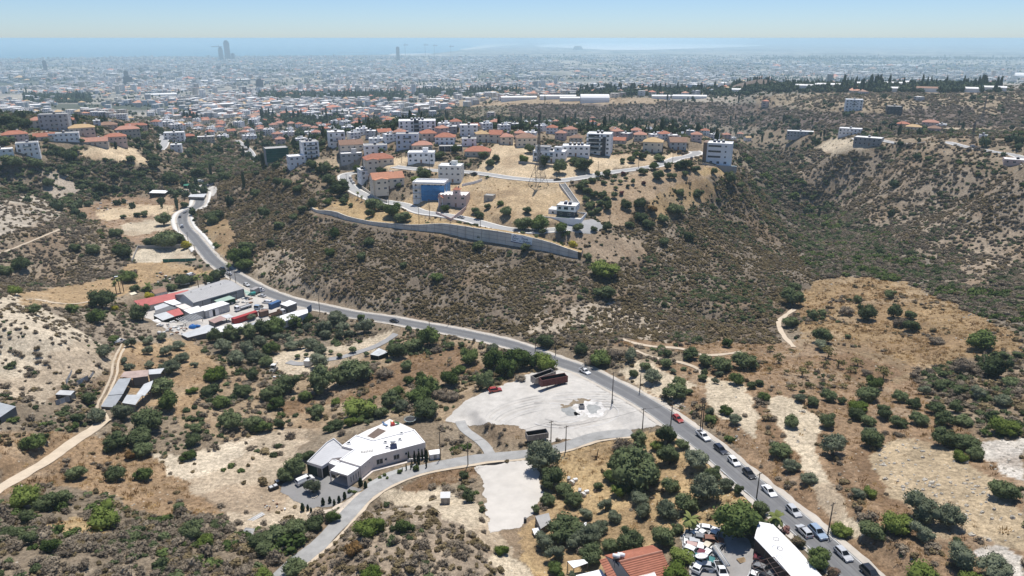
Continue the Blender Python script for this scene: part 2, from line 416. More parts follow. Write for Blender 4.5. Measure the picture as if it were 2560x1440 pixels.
def catmull(P, step=1.6):
 P = [np.array(p, float) for p in P]; out = []
 P = [2 * P[0] - P[1]] + P + [2 * P[-1] - P[-2]]
 for i in range(1, len(P) - 2):
  a, b, c, d = P[i - 1:i + 3]
  n = max(2, int(np.linalg.norm(c - b) / step))
  for t in np.linspace(0, 1, n, endpoint=False):
   out.append(0.5 * ((2 * b) + (c - a) * t + (2 * a - 5 * b + 4 * c - d) * t * t + (3 * b - 3 * c + d - a) * t ** 3))
 out.append(P[-2]); return np.array(out)
def smooth1(a, k):
 p = np.pad(a, (k, k), 'edge'); return np.convolve(p, np.ones(2 * k + 1) / (2 * k + 1), 'valid')
LINE = {}
for nm, pts in ROADS.items():
 w3 = [W(a, b) for a, b in pts]
 c = catmull([(p.x, p.y) for p in w3], 1.6)
 z = ground_z(c[:, 0], c[:, 1])
 for _ in range(3): z = smooth1(z, 8 if nm in ('main', 'plateau_a', 'plateau_b', 'ridge_road', 'town_street', 'hill_street', 'villa_lane') else 3)
 LINE[nm] = np.column_stack([c, z])
_DIST = np.full(ZG.shape, 1e9)
def flatten_line(line, half, blend):
 global ZG
 x0, x1 = line[:, 0].min() - half - blend, line[:, 0].max() + half + blend
 y0, y1 = line[:, 1].min() - half - blend, line[:, 1].max() + half + blend
 jj, ii = np.where((GX > x0) & (GX < x1) & (GY > y0) & (GY < y1))
 for k in range(0, len(jj), 20000):
  j, i = jj[k:k + 20000], ii[k:k + 20000]
  d2 = (GX[j, i][:, None] - line[:, 0]) ** 2 + (GY[j, i][:, None] - line[:, 1]) ** 2
  q = d2.argmin(1); d = np.sqrt(d2[np.arange(len(q)), q])
  _DIST[j, i] = np.minimum(_DIST[j, i], d - half)
  t = np.clip((d - half) / blend, 0, 1); t = t * t * (3 - 2 * t)
  tz = line[q, 2] - 0.16
  ZG[j, i] = np.where(d < half + blend, tz * (1 - t) + ZG[j, i] * t, ZG[j, i])
def flatten_disc(cx, cy, z, r, blend, r2=None):
 global ZG
 d = np.hypot(GX - cx, GY - cy)
 t = np.clip((d - r) / blend, 0, 1); t = t * t * (3 - 2 * t)
 ZG = np.where(d < r + blend, z * (1 - t) + ZG * t, ZG)
PADS = {'villa': (925, 1165, 21, 9), 'drive': (790, 1230, 10, 7), 'work_a': (470, 765, 20, 10), 'work_b': (620, 765, 22, 10), 'lot': (1380, 1025, 20, 14), 'lot_b': (1500, 1030, 16, 10)}
PADZ = {}
for nm, (a, b, r, bl) in PADS.items():
 p = W(a, b); PADZ[nm] = p.z
PADZ['drive'] = PADZ['villa'] - 0.1
PADZ['work_b'] = PADZ['work_a']
for nm, (a, b, r, bl) in PADS.items():
 p = W(a, b); flatten_disc(p.x, p.y, PADZ[nm], r, bl)
for nm in [k for k in LINE if k not in ('main', 'plateau_a', 'plateau_b')] + ['plateau_b', 'plateau_a', 'main']:
 flatten_line(LINE[nm], RW[nm] / 2 + (1.9 if nm in ('main', 'plateau_a', 'plateau_b') else 0.5), 7.0 if nm == 'main' else 4.0)
WALL_PX = [(775,522),(800,533),(850,546),(900,557),(950,566),(1010,573),(1080,580),(1150,592),(1210,604),(1270,613),(1330,622),(1390,634),(1452,648)]
WALL_TOP = [(780,516),(812,526),(852,533),(897,547),(950,557),(1010,562),(1080,566),(1150,568),(1210,574),(1270,582),(1335,591),(1390,609),(1453,632)]
_wf = catmull([(W(a, b).x, W(a, b).y) for a, b in WALL_PX], 1.5)
_wfz = smooth1(ground_z(_wf[:, 0], _wf[:, 1]), 4)
def _wall_height():
 hs = []
 for (a, b), (c, d) in zip(WALL_PX, WALL_TOP):
  p = W(a, b); hs.append(max(1.2, (b - d) / scale_at(p) / math.cos(R(15))))
 return hs
_wh = np.interp(np.linspace(0, 1, len(_wf)), np.linspace(0, 1, len(WALL_PX)), _wall_height())
_wn = np.gradient(_wf, axis=0); _wn /= np.linalg.norm(_wn, axis=1)[:, None]
_back = np.column_stack([-_wn[:, 1], _wn[:, 0]])
if (_back[:, 1].mean()) < 0: _back = -_back
def _wall_ground():
 global ZG
 x0, x1, y0, y1 = _wf[:, 0].min() - 12, _wf[:, 0].max() + 12, _wf[:, 1].min() - 14, _wf[:, 1].max() + 14
 jj, ii = np.where((GX > x0) & (GX < x1) & (GY > y0) & (GY < y1))
 d2 = (GX[jj, ii][:, None] - _wf[:, 0]) ** 2 + (GY[jj, ii][:, None] - _wf[:, 1]) ** 2
 q = d2.argmin(1); d = np.sqrt(d2[np.arange(len(q)), q])
 side = (GX[jj, ii] - _wf[q, 0]) * _back[q, 0] + (GY[jj, ii] - _wf[q, 1]) * _back[q, 1]
 ends = (q > 0) & (q < len(_wf) - 1)
 foot = _wfz[q]; top = _wfz[q] + _wh[q] - 0.25
 z = ZG[jj, ii]
 t = np.clip((d - 2.4) / 6.0, 0, 1)
 zb = np.where(d < 8.4, top * (1 - t) + np.maximum(z, top - 2) * t, z)
 tf = np.clip(d / 6.0, 0, 1)
 zf = np.where(d < 6, np.minimum(z, foot) * tf + foot * (1 - tf), z)
 free = _DIST[jj, ii] > 1.0
 nz = np.where(side > 2.4, np.where(free, zb, z), zf)
 ZG[jj, ii] = np.where(ends, nz, z)
_wall_ground()
# --- ground cover zones, outlined on the photo
TAN = (.33, .235, .13); STRAW = (.40, .29, .155); LIME = (.54, .46, .345); PALE = (.50, .42, .305); BROWN = (.205, .135, .08); SOIL = (.215, .172, .122)
SAND = (.56, .44, .29); GREY = (.33, .30, .26); DARK = (.15, .118, .10); WHITEG = (.52, .48, .42); SLOPE = (.185, .15, .112)
M_VG = (.05, .5, .33, 0, .12, 0); M_HILL = (.15, .24, .58, .0, .0, .06); M_FLANK = (.27, .15, .51, .0, .0, .07); M_VAL = (.36, .42, .06, .16, 0, 0); M_RIGHT = (.22, .42, .28, 0, 0, .08)
M_LEFT = (.5, .2, .24, .03, 0, .03); M_SPUR = (.14, .5, .32, 0, 0, .04); M_BL = (.24, .44, .14, .10, .05, .03); M_KN = (.12, .38, .46, 0, 0, .04); M_TUFT = (.03, .12, .05, .0, .75, .05); M_ST = (0, 0, 0, 0, .35, .65); M_MIX = (.34, .26, .25, .10, .05, 0)
ZONES = [
 (SLOPE, 85, M_HILL, [(480,520),(560,425),(700,430),(800,500),(860,550),(1200,610),(1450,645),(1700,630),(1990,740),(1950,860),(1560,860),(1350,880),(1000,790),(700,700),(590,660),(500,570)]),
 (SLOPE, 85, M_FLANK, [(1560,500),(1760,470),(1850,430),(1900,440),(1960,520),(2040,640),(2090,760),(1960,800),(1850,860),(1700,800),(1620,680),(1540,620)]),
 ((.38,.32,.245), 60, M_HILL, [(1290,800),(1380,780),(1450,765),(1540,752),(1620,790),(1680,840),(1660,860),(1560,835),(1420,842),(1320,830)]),
 ((.34,.28,.21), 34, M_HILL, [(640,640),(700,610),(770,630),(755,700),(790,745),(700,705),(620,670)]),
 (TAN, 8, M_FLANK, [(1620,500),(1700,455),(1770,445),(1800,480),(1700,535),(1640,560)]),
 ((.19,.165,.13), 62, M_VAL, [(1840,360),(1930,380),(2000,440),(2100,510),(2300,640),(2560,700),(2560,830),(2420,780),(2250,700),(2030,690),(1960,560),(1890,450)]),
 ((.27,.22,.165), 55, M_RIGHT, [(1930,395),(2050,365),(2110,372),(2300,400),(2560,450),(2560,700),(2400,670),(2250,600),(2080,510),(1990,440)]),
 ((.30,.24,.175), 34, M_RIGHT, [(2380,600),(2560,560),(2560,640),(2480,690),(2420,720)]),
 ((.30,.21,.115), 46, M_TUFT, [(1980,750),(2040,700),(2120,690),(2260,705),(2420,775),(2560,850),(2560,900),(2400,930),(2250,930),(2150,880),(2010,850)]),
 ((.265,.182,.112), 40, M_TUFT, [(1880,860),(2000,850),(2160,880),(2330,930),(2480,980),(2560,1060),(2560,1500),(2200,1500),(2000,1260),(1750,1040),(1560,930),(1480,890),(1560,850)]),
 ((.24,.19,.13), 50, M_VG, [(1400,850),(1560,865),(1700,880),(1740,905),(1660,910),(1560,935),(1500,905),(1420,880)]),
 (PALE, 2.5, M_ST, [(1545,925),(1600,905),(1690,940),(1740,960),(1700,1020),(1640,1010),(1580,960)]),
 (PALE, 2.5, M_ST, [(1760,940),(1850,960),(1880,1000),(1900,1090),(1820,1050),(1760,1040),(1770,1000)]),
 (PALE, 2.5, M_ST, [(1905,1000),(1960,985),(2045,1030),(2040,1110),(2060,1200),(2130,1290),(2185,1330),(2120,1345),(2040,1255),(1990,1140),(1960,1090)]),
 (BROWN, 95, M_VG, [(1500,912),(1560,945),(1690,1010),(1760,1075),(1880,1150),(1990,1230),(2100,1330),(2260,1450),(2190,1450),(2060,1330),(1930,1220),(1790,1100),(1640,990),(1540,940)]),
 ((.40,.315,.205), 16, M_ST, [(2170,1130),(2230,1100),(2310,1095),(2400,1140),(2470,1195),(2560,1290),(2560,1375),(2440,1350),(2330,1330),(2240,1240),(2180,1180)]),
 (WHITEG, 25, M_ST, [(2430,1100),(2560,1085),(2560,1215),(2500,1180),(2450,1150)]),
 (WHITEG, 15, M_ST, [(2430,1380),(2500,1360),(2560,1400),(2560,1450),(2500,1430)]),
 (STRAW, 22, M_TUFT, [(1360,1120),(1560,1090),(1690,1070),(1790,1160),(1900,1260),(1880,1300),(1700,1340),(1500,1440),(1330,1450),(1300,1330),(1380,1260)]),
 ((.30,.225,.145), 14, M_MIX, [(640,960),(760,930),(900,890),(1010,850),(1080,830),(1250,870),(1330,900),(1320,940),(1180,990),(1110,1060),(1060,1030),(880,1060),(700,1090),(560,1100),(440,1060),(460,940),(560,880)]),
 (BROWN, 25, M_TUFT, [(1030,890),(1160,865),(1205,925),(1120,950),(960,985),(860,1000),(720,1040),(700,1010),(860,960)]),
 ((.49,.41,.30), 1.5, M_TUFT, [(660,900),(760,870),(860,870),(980,825),(990,840),(900,900),(760,940),(690,930)]),
 ((.44,.36,.26), 3, M_MIX, [(420,1150),(560,1110),(660,1080),(780,1070),(760,1110),(690,1180),(700,1230),(850,1290),(700,1330),(600,1330),(540,1260),(470,1230)]),
 (LIME, 3, M_KN, [(380,1130),(470,1140),(560,1110),(640,1100),(560,1170),(430,1210),(340,1200)]),
 ((.29,.20,.118), 40, M_TUFT, [(0,1080),(200,1080),(300,1110),(400,1150),(480,1230),(560,1290),(420,1300),(280,1240),(120,1210),(0,1240)]),
 (SOIL, 62, M_BL, [(-200,1260),(0,1240),(120,1300),(280,1330),(480,1290),(620,1330),(740,1310),(840,1290),(790,1345),(700,1440),(640,1500),(-200,1500)]),
 (STRAW, 10, M_TUFT, [(110,1310),(190,1290),(270,1320),(260,1345),(160,1340)]),
 ((.30,.24,.175), 36, M_KN, [(740,1440),(800,1370),(880,1290),(980,1250),(1110,1270),(1180,1320),(1290,1450),(1290,1520),(700,1520)]),
 (PALE, 1.5, M_KN, [(930,1230),(1060,1215),(1200,1260),(1290,1370),(1350,1470),(1290,1470),(1180,1330),(1080,1270),(960,1260)]),
 (BROWN, 25, M_TUFT, [(1000,1215),(1100,1180),(1200,1160),(1190,1200),(1100,1220),(1010,1230)]),
 (LIME, 11, M_SPUR, [(-100,770),(0,745),(60,730),(130,770),(240,845),(300,905),(250,940),(160,960),(110,1010),(40,1000),(-100,980)]),
 ((.27,.22,.165), 26, M_SPUR, [(60,745),(200,770),(330,800),(480,830),(520,900),(440,900),(330,860),(240,850),(130,780)]),
 ((.34,.24,.14), 7.5, M_TUFT, [(300,860),(480,850),(540,900),(500,1000),(440,1040),(330,1000),(290,930)]),
 ((.36,.255,.145), 4, M_TUFT, [(40,730),(200,700),(330,655),(420,650),(560,690),(420,690),(330,730),(240,765),(60,770)]),
 ((.25,.2,.145), 55, M_SPUR, [(-200,560),(0,560),(150,540),(230,580),(330,640),(300,690),(150,720),(0,740),(-200,730)]),
 ((.40,.35,.28), 14, M_SPUR, [(-100,530),(0,500),(90,480),(165,520),(150,545),(0,590),(-100,600)]),
 ((.19,.155,.112), 80, M_LEFT, [(-300,400),(0,400),(160,395),(260,395),(400,425),(450,450),(440,480),(310,475),(230,490),(160,520),(90,490),(0,500),(-300,520)]),
 ((.40,.34,.27), 9, M_LEFT, [(100,430),(160,420),(200,480),(140,500),(100,470)]),
 (SAND, 1.5, M_TUFT, [(170,372),(330,366),(350,385),(410,420),(330,405),(230,398)]),
 ((.30,.21,.14), 7.5, M_TUFT, [(170,530),(280,495),(420,488),(480,505),(450,560),(420,600),(340,610),(250,560)]),
 (SAND, 1, M_ST, [(235,528),(330,512),(430,510),(440,532),(330,545),(250,550)]),
 (PALE, 1.5, M_ST, [(300,560),(420,540),(440,560),(400,580),(310,590)]),
 ((.52,.45,.34), 1, M_TUFT, [(330,632),(350,618),(470,615),(490,650),(340,657)]),
 (TAN, 4, M_TUFT, [(510,545),(570,548),(592,590),(560,640),(520,590)]),
 (SAND, 0.6, M_TUFT, [(780,400),(1060,390),(1130,420),(1180,440),(1240,355),(1340,360),(1450,390),(1735,385),(1735,400),(1560,420),(1450,445),(1300,446),(1000,425),(880,425)]),
 ((.46,.345,.21), 2.5, M_TUFT, [(1000,500),(1160,440),(1420,455),(1460,500),(1400,560),(1200,560),(1060,530)]),
 (STRAW, 5, M_TUFT, [(880,490),(960,512),(1060,540),(1160,562),(1200,578),(1100,585),(900,550),(800,525),(850,500)]),
 ((.35,.26,.17), 5, M_TUFT, [(1420,470),(1560,440),(1700,410),(1840,415),(1830,440),(1720,450),(1600,510),(1560,570),(1500,560),(1470,520)]),
 (STRAW, 4, M_TUFT, [(1730,425),(1830,412),(1850,430),(1750,442)]),
 ((.30,.23,.16), 8, M_FLANK, [(1380,590),(1500,580),(1600,600),(1620,640),(1480,660)]),
 ((.22,.175,.125), 50, M_LEFT, [(430,400),(560,385),(640,410),(700,425),(600,440),(520,470),(450,460)]),
 ((.30,.24,.165), 12, M_RIGHT, [(1880,240),(2200,228),(2700,225),(2700,330),(2520,330),(2300,285),(2100,270),(1900,262)]),
 (DARK, 22, (.12,.7,.18,0,0,0), [(1270,262),(1450,255),(1650,252),(1900,262),(2090,285),(2110,310),(1900,318),(1500,302),(1280,292)]),
 (DARK, 22, (.12,.7,.18,0,0,0), [(2170,290),(2340,262),(2440,268),(2430,300),(2300,308)]),
 (DARK, 22, (.12,.7,.18,0,0,0), [(2500,262),(2600,262),(2600,300),(2490,300)]),
 ((.36,.28,.19), 4, M_TUFT, [(1040,248),(1280,240),(1680,245),(1640,258),(1300,262),(1080,272)]),
 (PALE, 5, M_ST, [(2030,372),(2090,342),(2140,345),(2200,350),(2170,372),(2090,385)]),
 ((.28,.225,.16), 22, M_RIGHT, [(2100,345),(2300,340),(2560,350),(2700,400),(2560,420),(2380,395),(2200,365)]),
 (PALE, 3, M_ST, [(2340,310),(2440,300),(2500,305),(2480,322),(2360,325)]),
]
ZONES += [(DARK, 26, (.2,.55,.25,0,0,0), [(1880,285),(2090,278),(2300,290),(2560,288),(2560,318),(2300,322),(2100,325),(1900,322)]), ((.24,.185,.125), 24, M_MIX, [(2270,930),(2400,900),(2560,880),(2560,1095),(2430,1095),(2340,1020)]), ((.26,.19,.115), 14, M_TUFT, [(2000,850),(2150,860),(2300,920),(2250,960),(2100,940),(1990,890)]), (BROWN, 46, M_VG, [(1735,1010),(1765,990),(1790,1040),(1775,1062)]), (BROWN, 40, M_VG, [(1880,1000),(1905,990),(1935,1060),(1960,1110),(1930,1110),(1900,1060)]), (BROWN, 34, M_VG, [(1985,1005),(2010,1000),(2065,1050),(2075,1120),(2055,1100),(2045,1040)]), (BROWN, 30, M_VG, [(2075,1150),(2100,1140),(2150,1260),(2200,1320),(2170,1320),(2100,1230)]), (BROWN, 22, M_TUFT, [(2120,1130),(2175,1110),(2190,1180),(2250,1260),(2320,1330),(2440,1360),(2420,1380),(2290,1350),(2210,1290),(2150,1200)]), (BROWN, 26, M_TUFT, [(1960,1090),(1990,1120),(2030,1250),(2000,1240),(1940,1150)]), (BROWN, 20, M_TUFT, [(2010,860),(2120,880),(2260,930),(2220,960),(2080,930),(2000,890)])]
ZX0, ZX1, ZY0, ZY1, ZS = -400, 2960, 84, 1900, 4
_zw, _zh = (ZX1 - ZX0) // ZS, (ZY1 - ZY0) // ZS
zone_map = np.full((_zh, _zw), -1, np.int16)
def in_poly(px, py, poly):
 c = np.zeros(px.shape, bool); n = len(poly)
 for i in range(n):
  x0, y0 = poly[i]; x1, y1 = poly[(i + 1) % n]
  if y0 == y1: continue
  k = ((y0 > py) != (y1 > py)) & (px < (x1 - x0) * (py - y0) / (y1 - y0) + x0)
  c ^= k
 return c
for zi, (_, _, _, poly) in enumerate(ZONES):
 xs = [p[0] for p in poly]; ys = [p[1] for p in poly]
 a0, a1 = max(0, int((min(xs) - ZX0) / ZS)), min(_zw, int((max(xs) - ZX0) / ZS) + 2)
 b0, b1 = max(0, int((min(ys) - ZY0) / ZS)), min(_zh, int((max(ys) - ZY0) / ZS) + 2)
 gx, gy = np.meshgrid(ZX0 + (np.arange(a0, a1) + .5) * ZS, ZY0 + (np.arange(b0, b1) + .5) * ZS)
 k = in_poly(gx, gy, poly); zone_map[b0:b1, a0:a1][k] = zi
def zone_at(x, y, z, ragged=True):
 px, py, d = project(x, y, z)
 if ragged:
  s = FPX / d
  px = px + (fbm(np.asarray(x) / 6.0, np.asarray(y) / 6.0, 21, 3) - .5) * 4.5 * s
  py = py + (fbm(np.asarray(x) / 6.0 + 40, np.asarray(y) / 6.0, 27, 3) - .5) * 3 * s
 i = ((px - ZX0) / ZS).astype(int); j = ((py - ZY0) / ZS).astype(int)
 ok = (i >= 0) & (i < _zw) & (j >= 0) & (j < _zh) & (d > 1)
 return np.where(ok, zone_map[np.clip(j, 0, _zh - 1), np.clip(i, 0, _zw - 1)], -1)
# --- ground mesh
def ground_material():
 m, nt, out = _nodes('ground_soil')
 N, L = nt.nodes, nt.links
 b = N.new('ShaderNodeBsdfPrincipled'); b.inputs['Roughness'].default_value = .95; b.inputs['Specular IOR Level'].default_value = .1
 at = N.new('ShaderNodeAttribute'); at.attribute_name = 'Col'
 tc = N.new('ShaderNodeTexCoord')
 def noise(scale, det, rough=.6):
  n = N.new('ShaderNodeTexNoise'); n.inputs['Scale'].default_value = scale; n.inputs['Detail'].default_value = det; n.inputs['Roughness'].default_value = rough
  L.new(tc.outputs['Object'], n.inputs['Vector']); return n
 n1, n2, n3 = noise(.9, 5, .7), noise(.11, 4), noise(3.0, 3, .7)
 def ramp(n, lo, hi, p0=.35, p1=.65):
  r = N.new('ShaderNodeMapRange'); r.inputs['From Min'].default_value = p0; r.inputs['From Max'].default_value = p1
  r.inputs['To Min'].default_value = lo; r.inputs['To Max'].default_value = hi; L.new(n.outputs[0], r.inputs[0]); return r
 def mul(c, f):
  x = N.new('ShaderNodeVectorMath'); x.operation = 'SCALE'; L.new(c, x.inputs[0]); L.new(f, x.inputs['Scale']); return x.outputs[0]
 c = mul(at.outputs['Color'], ramp(n1, .58, 1.26).outputs[0])
 c = mul(c, ramp(n2, .84, 1.14).outputs[0])
 c = mul(c, ramp(n3, .74, 1.2).outputs[0])
 vo = N.new('ShaderNodeTexVoronoi'); vo.inputs['Scale'].default_value = .55; vo.inputs['Randomness'].default_value = 1.0
 L.new(tc.outputs['Object'], vo.inputs['Vector'])
 st = N.new('ShaderNodeMapRange'); st.inputs['From Min'].default_value = .16; st.inputs['From Max'].default_value = .12; L.new(vo.outputs['Distance'], st.inputs[0])
 gt = N.new('ShaderNodeMath'); gt.operation = 'GREATER_THAN'; gt.inputs[1].default_value = .62
 sep = N.new('ShaderNodeSeparateColor'); L.new(vo.outputs['Color'], sep.inputs[0]); L.new(sep.outputs[0], gt.inputs[0])
 mm = N.new('ShaderNodeMath'); mm.operation = 'MULTIPLY'; L.new(st.outputs[0], mm.inputs[0]); L.new(gt.outputs[0], mm.inputs[1])
 m2 = N.new('ShaderNodeMath'); m2.operation = 'MULTIPLY'; L.new(mm.outputs[0], m2.inputs[0]); m2.inputs[1].default_value = .6
 mx = N.new('ShaderNodeMix'); mx.data_type = 'RGBA'; L.new(m2.outputs[0], mx.inputs[0]); L.new(c, mx.inputs[6]); mx.inputs[7].default_value = (.5, .45, .37, 1)
 L.new(mx.outputs[2], b.inputs['Base Color'])
 bp = N.new('ShaderNodeBump'); bp.inputs['Strength'].default_value = .7; bp.inputs['Distance'].default_value = .35
 L.new(n1.outputs[0], bp.inputs['Height']); L.new(bp.outputs[0], b.inputs['Normal'])
 L.new(b.outputs[0], out.inputs[0])
 return m
def ground_colour():
 X, Y, Z = GX.ravel(), GY.ravel(), ZG.ravel()
 r = RG.ravel()
 px, py, dd = project(X, Y, Z)
 n1 = fbm(X / 22, Y / 22, 31, 4)[:, None]; n2 = fbm(X / 300, Y / 300, 41, 4)[:, None]; n3 = fbm(X / 5, Y / 5, 51, 3)[:, None]
 base = np.array(SOIL) * (0.75 + .5 * n1) + (np.array(TAN) - np.array(SOIL)) * np.clip((n2 - .4) * 1.0, 0, .6)
 zi = zone_at(X, Y, Z)
 zc = np.array([z[0] for z in ZONES])
 col = np.where((zi >= 0)[:, None], zc[np.clip(zi, 0, None)], base)
 brown = np.array(BROWN); pale = np.array(LIME)
 k = np.clip((n1 - .56) * 4.5, 0, .4); col = col * (1 - k) + brown * k * 1.05
 k2 = np.clip((.38 - fbm(X / 16 + 9, Y / 16, 61, 4)[:, None]) * 5, 0, .16); col = col * (1 - k2) + pale * k2 * .95
 col = col * (.86 + .28 * n3)
 far = np.clip((r - 1050) / 500, 0, 1)[:, None] * (zi < 0)[:, None]
 f1 = fbm(X / 120, Y / 120, 71, 4)[:, None]; f2 = fbm(X / 700, Y / 420, 81, 3)[:, None]
 plain = np.array((.23, .225, .20)) * (1 - np.clip((f1 - .4) * 3, 0, 1)) + np.array((.44, .40, .34)) * np.clip((f1 - .4) * 3, 0, 1)
 green = np.array((.06, .075, .05)); kk = np.clip((f2 - .5) * 5, 0, .85); plain = plain * (1 - kk) + green * kk
 col = col * (1 - far) + plain * far
 return np.clip(col, .01, .8)
Vg = np.stack([GX, GY, ZG], -1).reshape(-1, 3)
_ix = np.arange(NV * NTH).reshape(NV, NTH)
Fg = np.stack([_ix[:-1, :-1], _ix[:-1, 1:], _ix[1:, 1:], _ix[1:, :-1]], -1).reshape(-1, 4)
GCOL = ground_colour()
ground = link_mesh('ground', np_mesh('ground', Vg, Fg, [ground_material()], GCOL, True))
tag(ground, kind='structure')
# --- road surfaces
ASPH = pm('asphalt_worn', (.185, .185, .185), .9, .16, .22, bump=.15)
ASPH_L = pm('asphalt_pale', (.33, .33, .325), .9, .12, .2)
CONC = pm('concrete_lane', (.34, .335, .32), .92, .22, .35, bump=.2)
DUST = pm('dusty_shoulder', (.44, .40, .345), .95, .2, .3)
PAVE = pm('pavement_pale', (.62, .60, .56), .9, .12, .5)
TRACK = pm('track_dust', (.50, .415, .31), .95, .18, .35)
PAINT = pm('road_paint', (.62, .62, .60), .8, .35, .8)
DARKLINE = pm('tyre_polish', (.135, .135, .137), .75, .15, .25)
def offset_line(line, off):
 t = np.gradient(line[:, :2], axis=0); t /= np.linalg.norm(t, axis=1)[:, None] + 1e-9
 return line[:, 0] - t[:, 1] * off, line[:, 1] + t[:, 0] * off
def ribbon(name, line, o0, o1, dz, mat, wob=0.0, step=1, seed=0, parent=None, skirt=0.0):
 ln = line[::step]
 n = len(ln)
 w0 = (fbm(np.arange(n) / 2.3, np.full(n, seed * 3.1), seed, 3) - .5) * wob * 2; w1 = (fbm(np.arange(n) / 2.3, np.full(n, seed * 3.1 + 50), seed + 5, 3) - .5) * wob * 2
 ax, ay = offset_line(ln, o0 + w0); bx, by = offset_line(ln, o1 + w1); mx_, my_ = (ax + bx) / 2, (ay + by) / 2
 z = ln[:, 2] + dz
 cols = [np.column_stack([ax, ay, z]), np.column_stack([mx_, my_, z + .02]), np.column_stack([bx, by, z])]
 if skirt > 0:
  sx, sy = offset_line(ln, o0 + w0 + (.02 if o0 > o1 else -.02)); ex, ey = offset_line(ln, o1 + w1 + (.02 if o1 > o0 else -.02))
  cols = [np.column_stack([sx, sy, z - skirt])] + cols + [np.column_stack([ex, ey, z - skirt])]
 k = len(cols); V = np.stack(cols, 1).reshape(-1, 3)
 F = []
 for c_ in range(k - 1):
  i = np.arange(n - 1) * k + c_
  F.append(np.column_stack([i, i + 1, i + k + 1, i + k]) if o1 < o0 else np.column_stack([i, i + k, i + k + 1, i + 1]))
 return link_mesh(name, np_mesh(name, V, np.concatenate(F), [mat]), parent)
L0 = LINE['main']
tag(ribbon('road', L0, -3.55, 3.55, .02, ASPH, .12, 1, 1), kind='structure')
tag(ribbon('road_shoulder', L0, -5.3, -3.45, -.005, DUST, .7, 1, 2), kind='structure')
tag(ribbon('road_shoulder', L0, 3.45, 5.0, -.005, DUST, .7, 1, 3), kind='structure')
_rd = bpy.data.objects['road']
for o_, w_ in ((-1.75, .62), (1.75, .62), (-.75, .3), (.7, .3)):
 ribbon('wheel_track', L0, o_ - w_, o_ + w_, .032, DARKLINE, .14, 1, int(o_ * 4) + 30, _rd)
ribbon('edge_line', L0, -3.32, -3.2, .045, PAINT, .02, 1, 9, _rd)
ribbon('edge_line', L0, 3.2, 3.32, .045, PAINT, .02, 1, 10, _rd)
_i0 = int(len(L0) * .72)
tag(ribbon('pavement', L0[_i0:], -7.3, -5.0, .14, PAVE, .1, 1, 4, skirt=.3), kind='structure')
tag(ribbon('pavement', L0[_i0:], 4.7, 7.4, .14, PAVE, .1, 1, 5, skirt=.3), kind='structure')
for nm in ('plateau_a', 'plateau_b'):
 tag(ribbon('plateau_road', LINE[nm], -3.1, 3.1, .02, ASPH_L, .05, 1, 6), kind='structure')
 for sgn in (-1, 1):
  tag(ribbon('pavement', LINE[nm], sgn * 3.1, sgn * 4.75, .13, PAVE, .06, 1, 7 + sgn, skirt=.3), kind='structure')
tag(ribbon('concrete_lane', LINE['villa_lane'], -2.1, 2.1, .02, CONC, .3, 1, 11), kind='structure')
tag(ribbon('lane_verge', LINE['villa_lane'], -3.0, -2.0, .0, TRACK, .5, 1, 12), kind='structure')
tag(ribbon('gravel_branch', LINE['branch_lane'], -1.6, 1.6, .02, CONC, .35, 1, 13), kind='structure')
tag(ribbon('orchard_lane', LINE['orchard_lane'], -1.6, 1.6, .02, pm('orchard_tar', (.27, .265, .26), .9, .2, .3), .3, 1, 14), kind='structure')
tag(ribbon('dirt_track', LINE['dirt_track'], -2.0, 2.0, .02, TRACK, .6, 1, 15), kind='structure')
for o_ in (-.85, .85):
 tag(ribbon('wheel_rut', LINE['upper_track'], o_ - .4, o_ + .4, .03, TRACK, .25, 1, 16), kind='structure')
for nm, c in (('hill_path', TRACK), ('foot_path', TRACK), ('terrace_path', TRACK), ('spur_path', TRACK), ('meadow_path', TRACK)):
 tag(ribbon(nm, LINE[nm], -RW[nm] / 2, RW[nm] / 2, .03, c, .6, 1, 17), kind='structure')
for nm in ('town_street', 'hill_street', 'ridge_road'):
 tag(ribbon(nm, LINE[nm], -3.3, 3.3, .05, ASPH_L, .1, 1, 18), kind='structure')
 for sgn in (-1, 1):
  tag(ribbon('pavement', LINE[nm], sgn * 3.3, sgn * 4.6, .12, PAVE, .1, 1, 19 + sgn, skirt=.4), kind='structure')
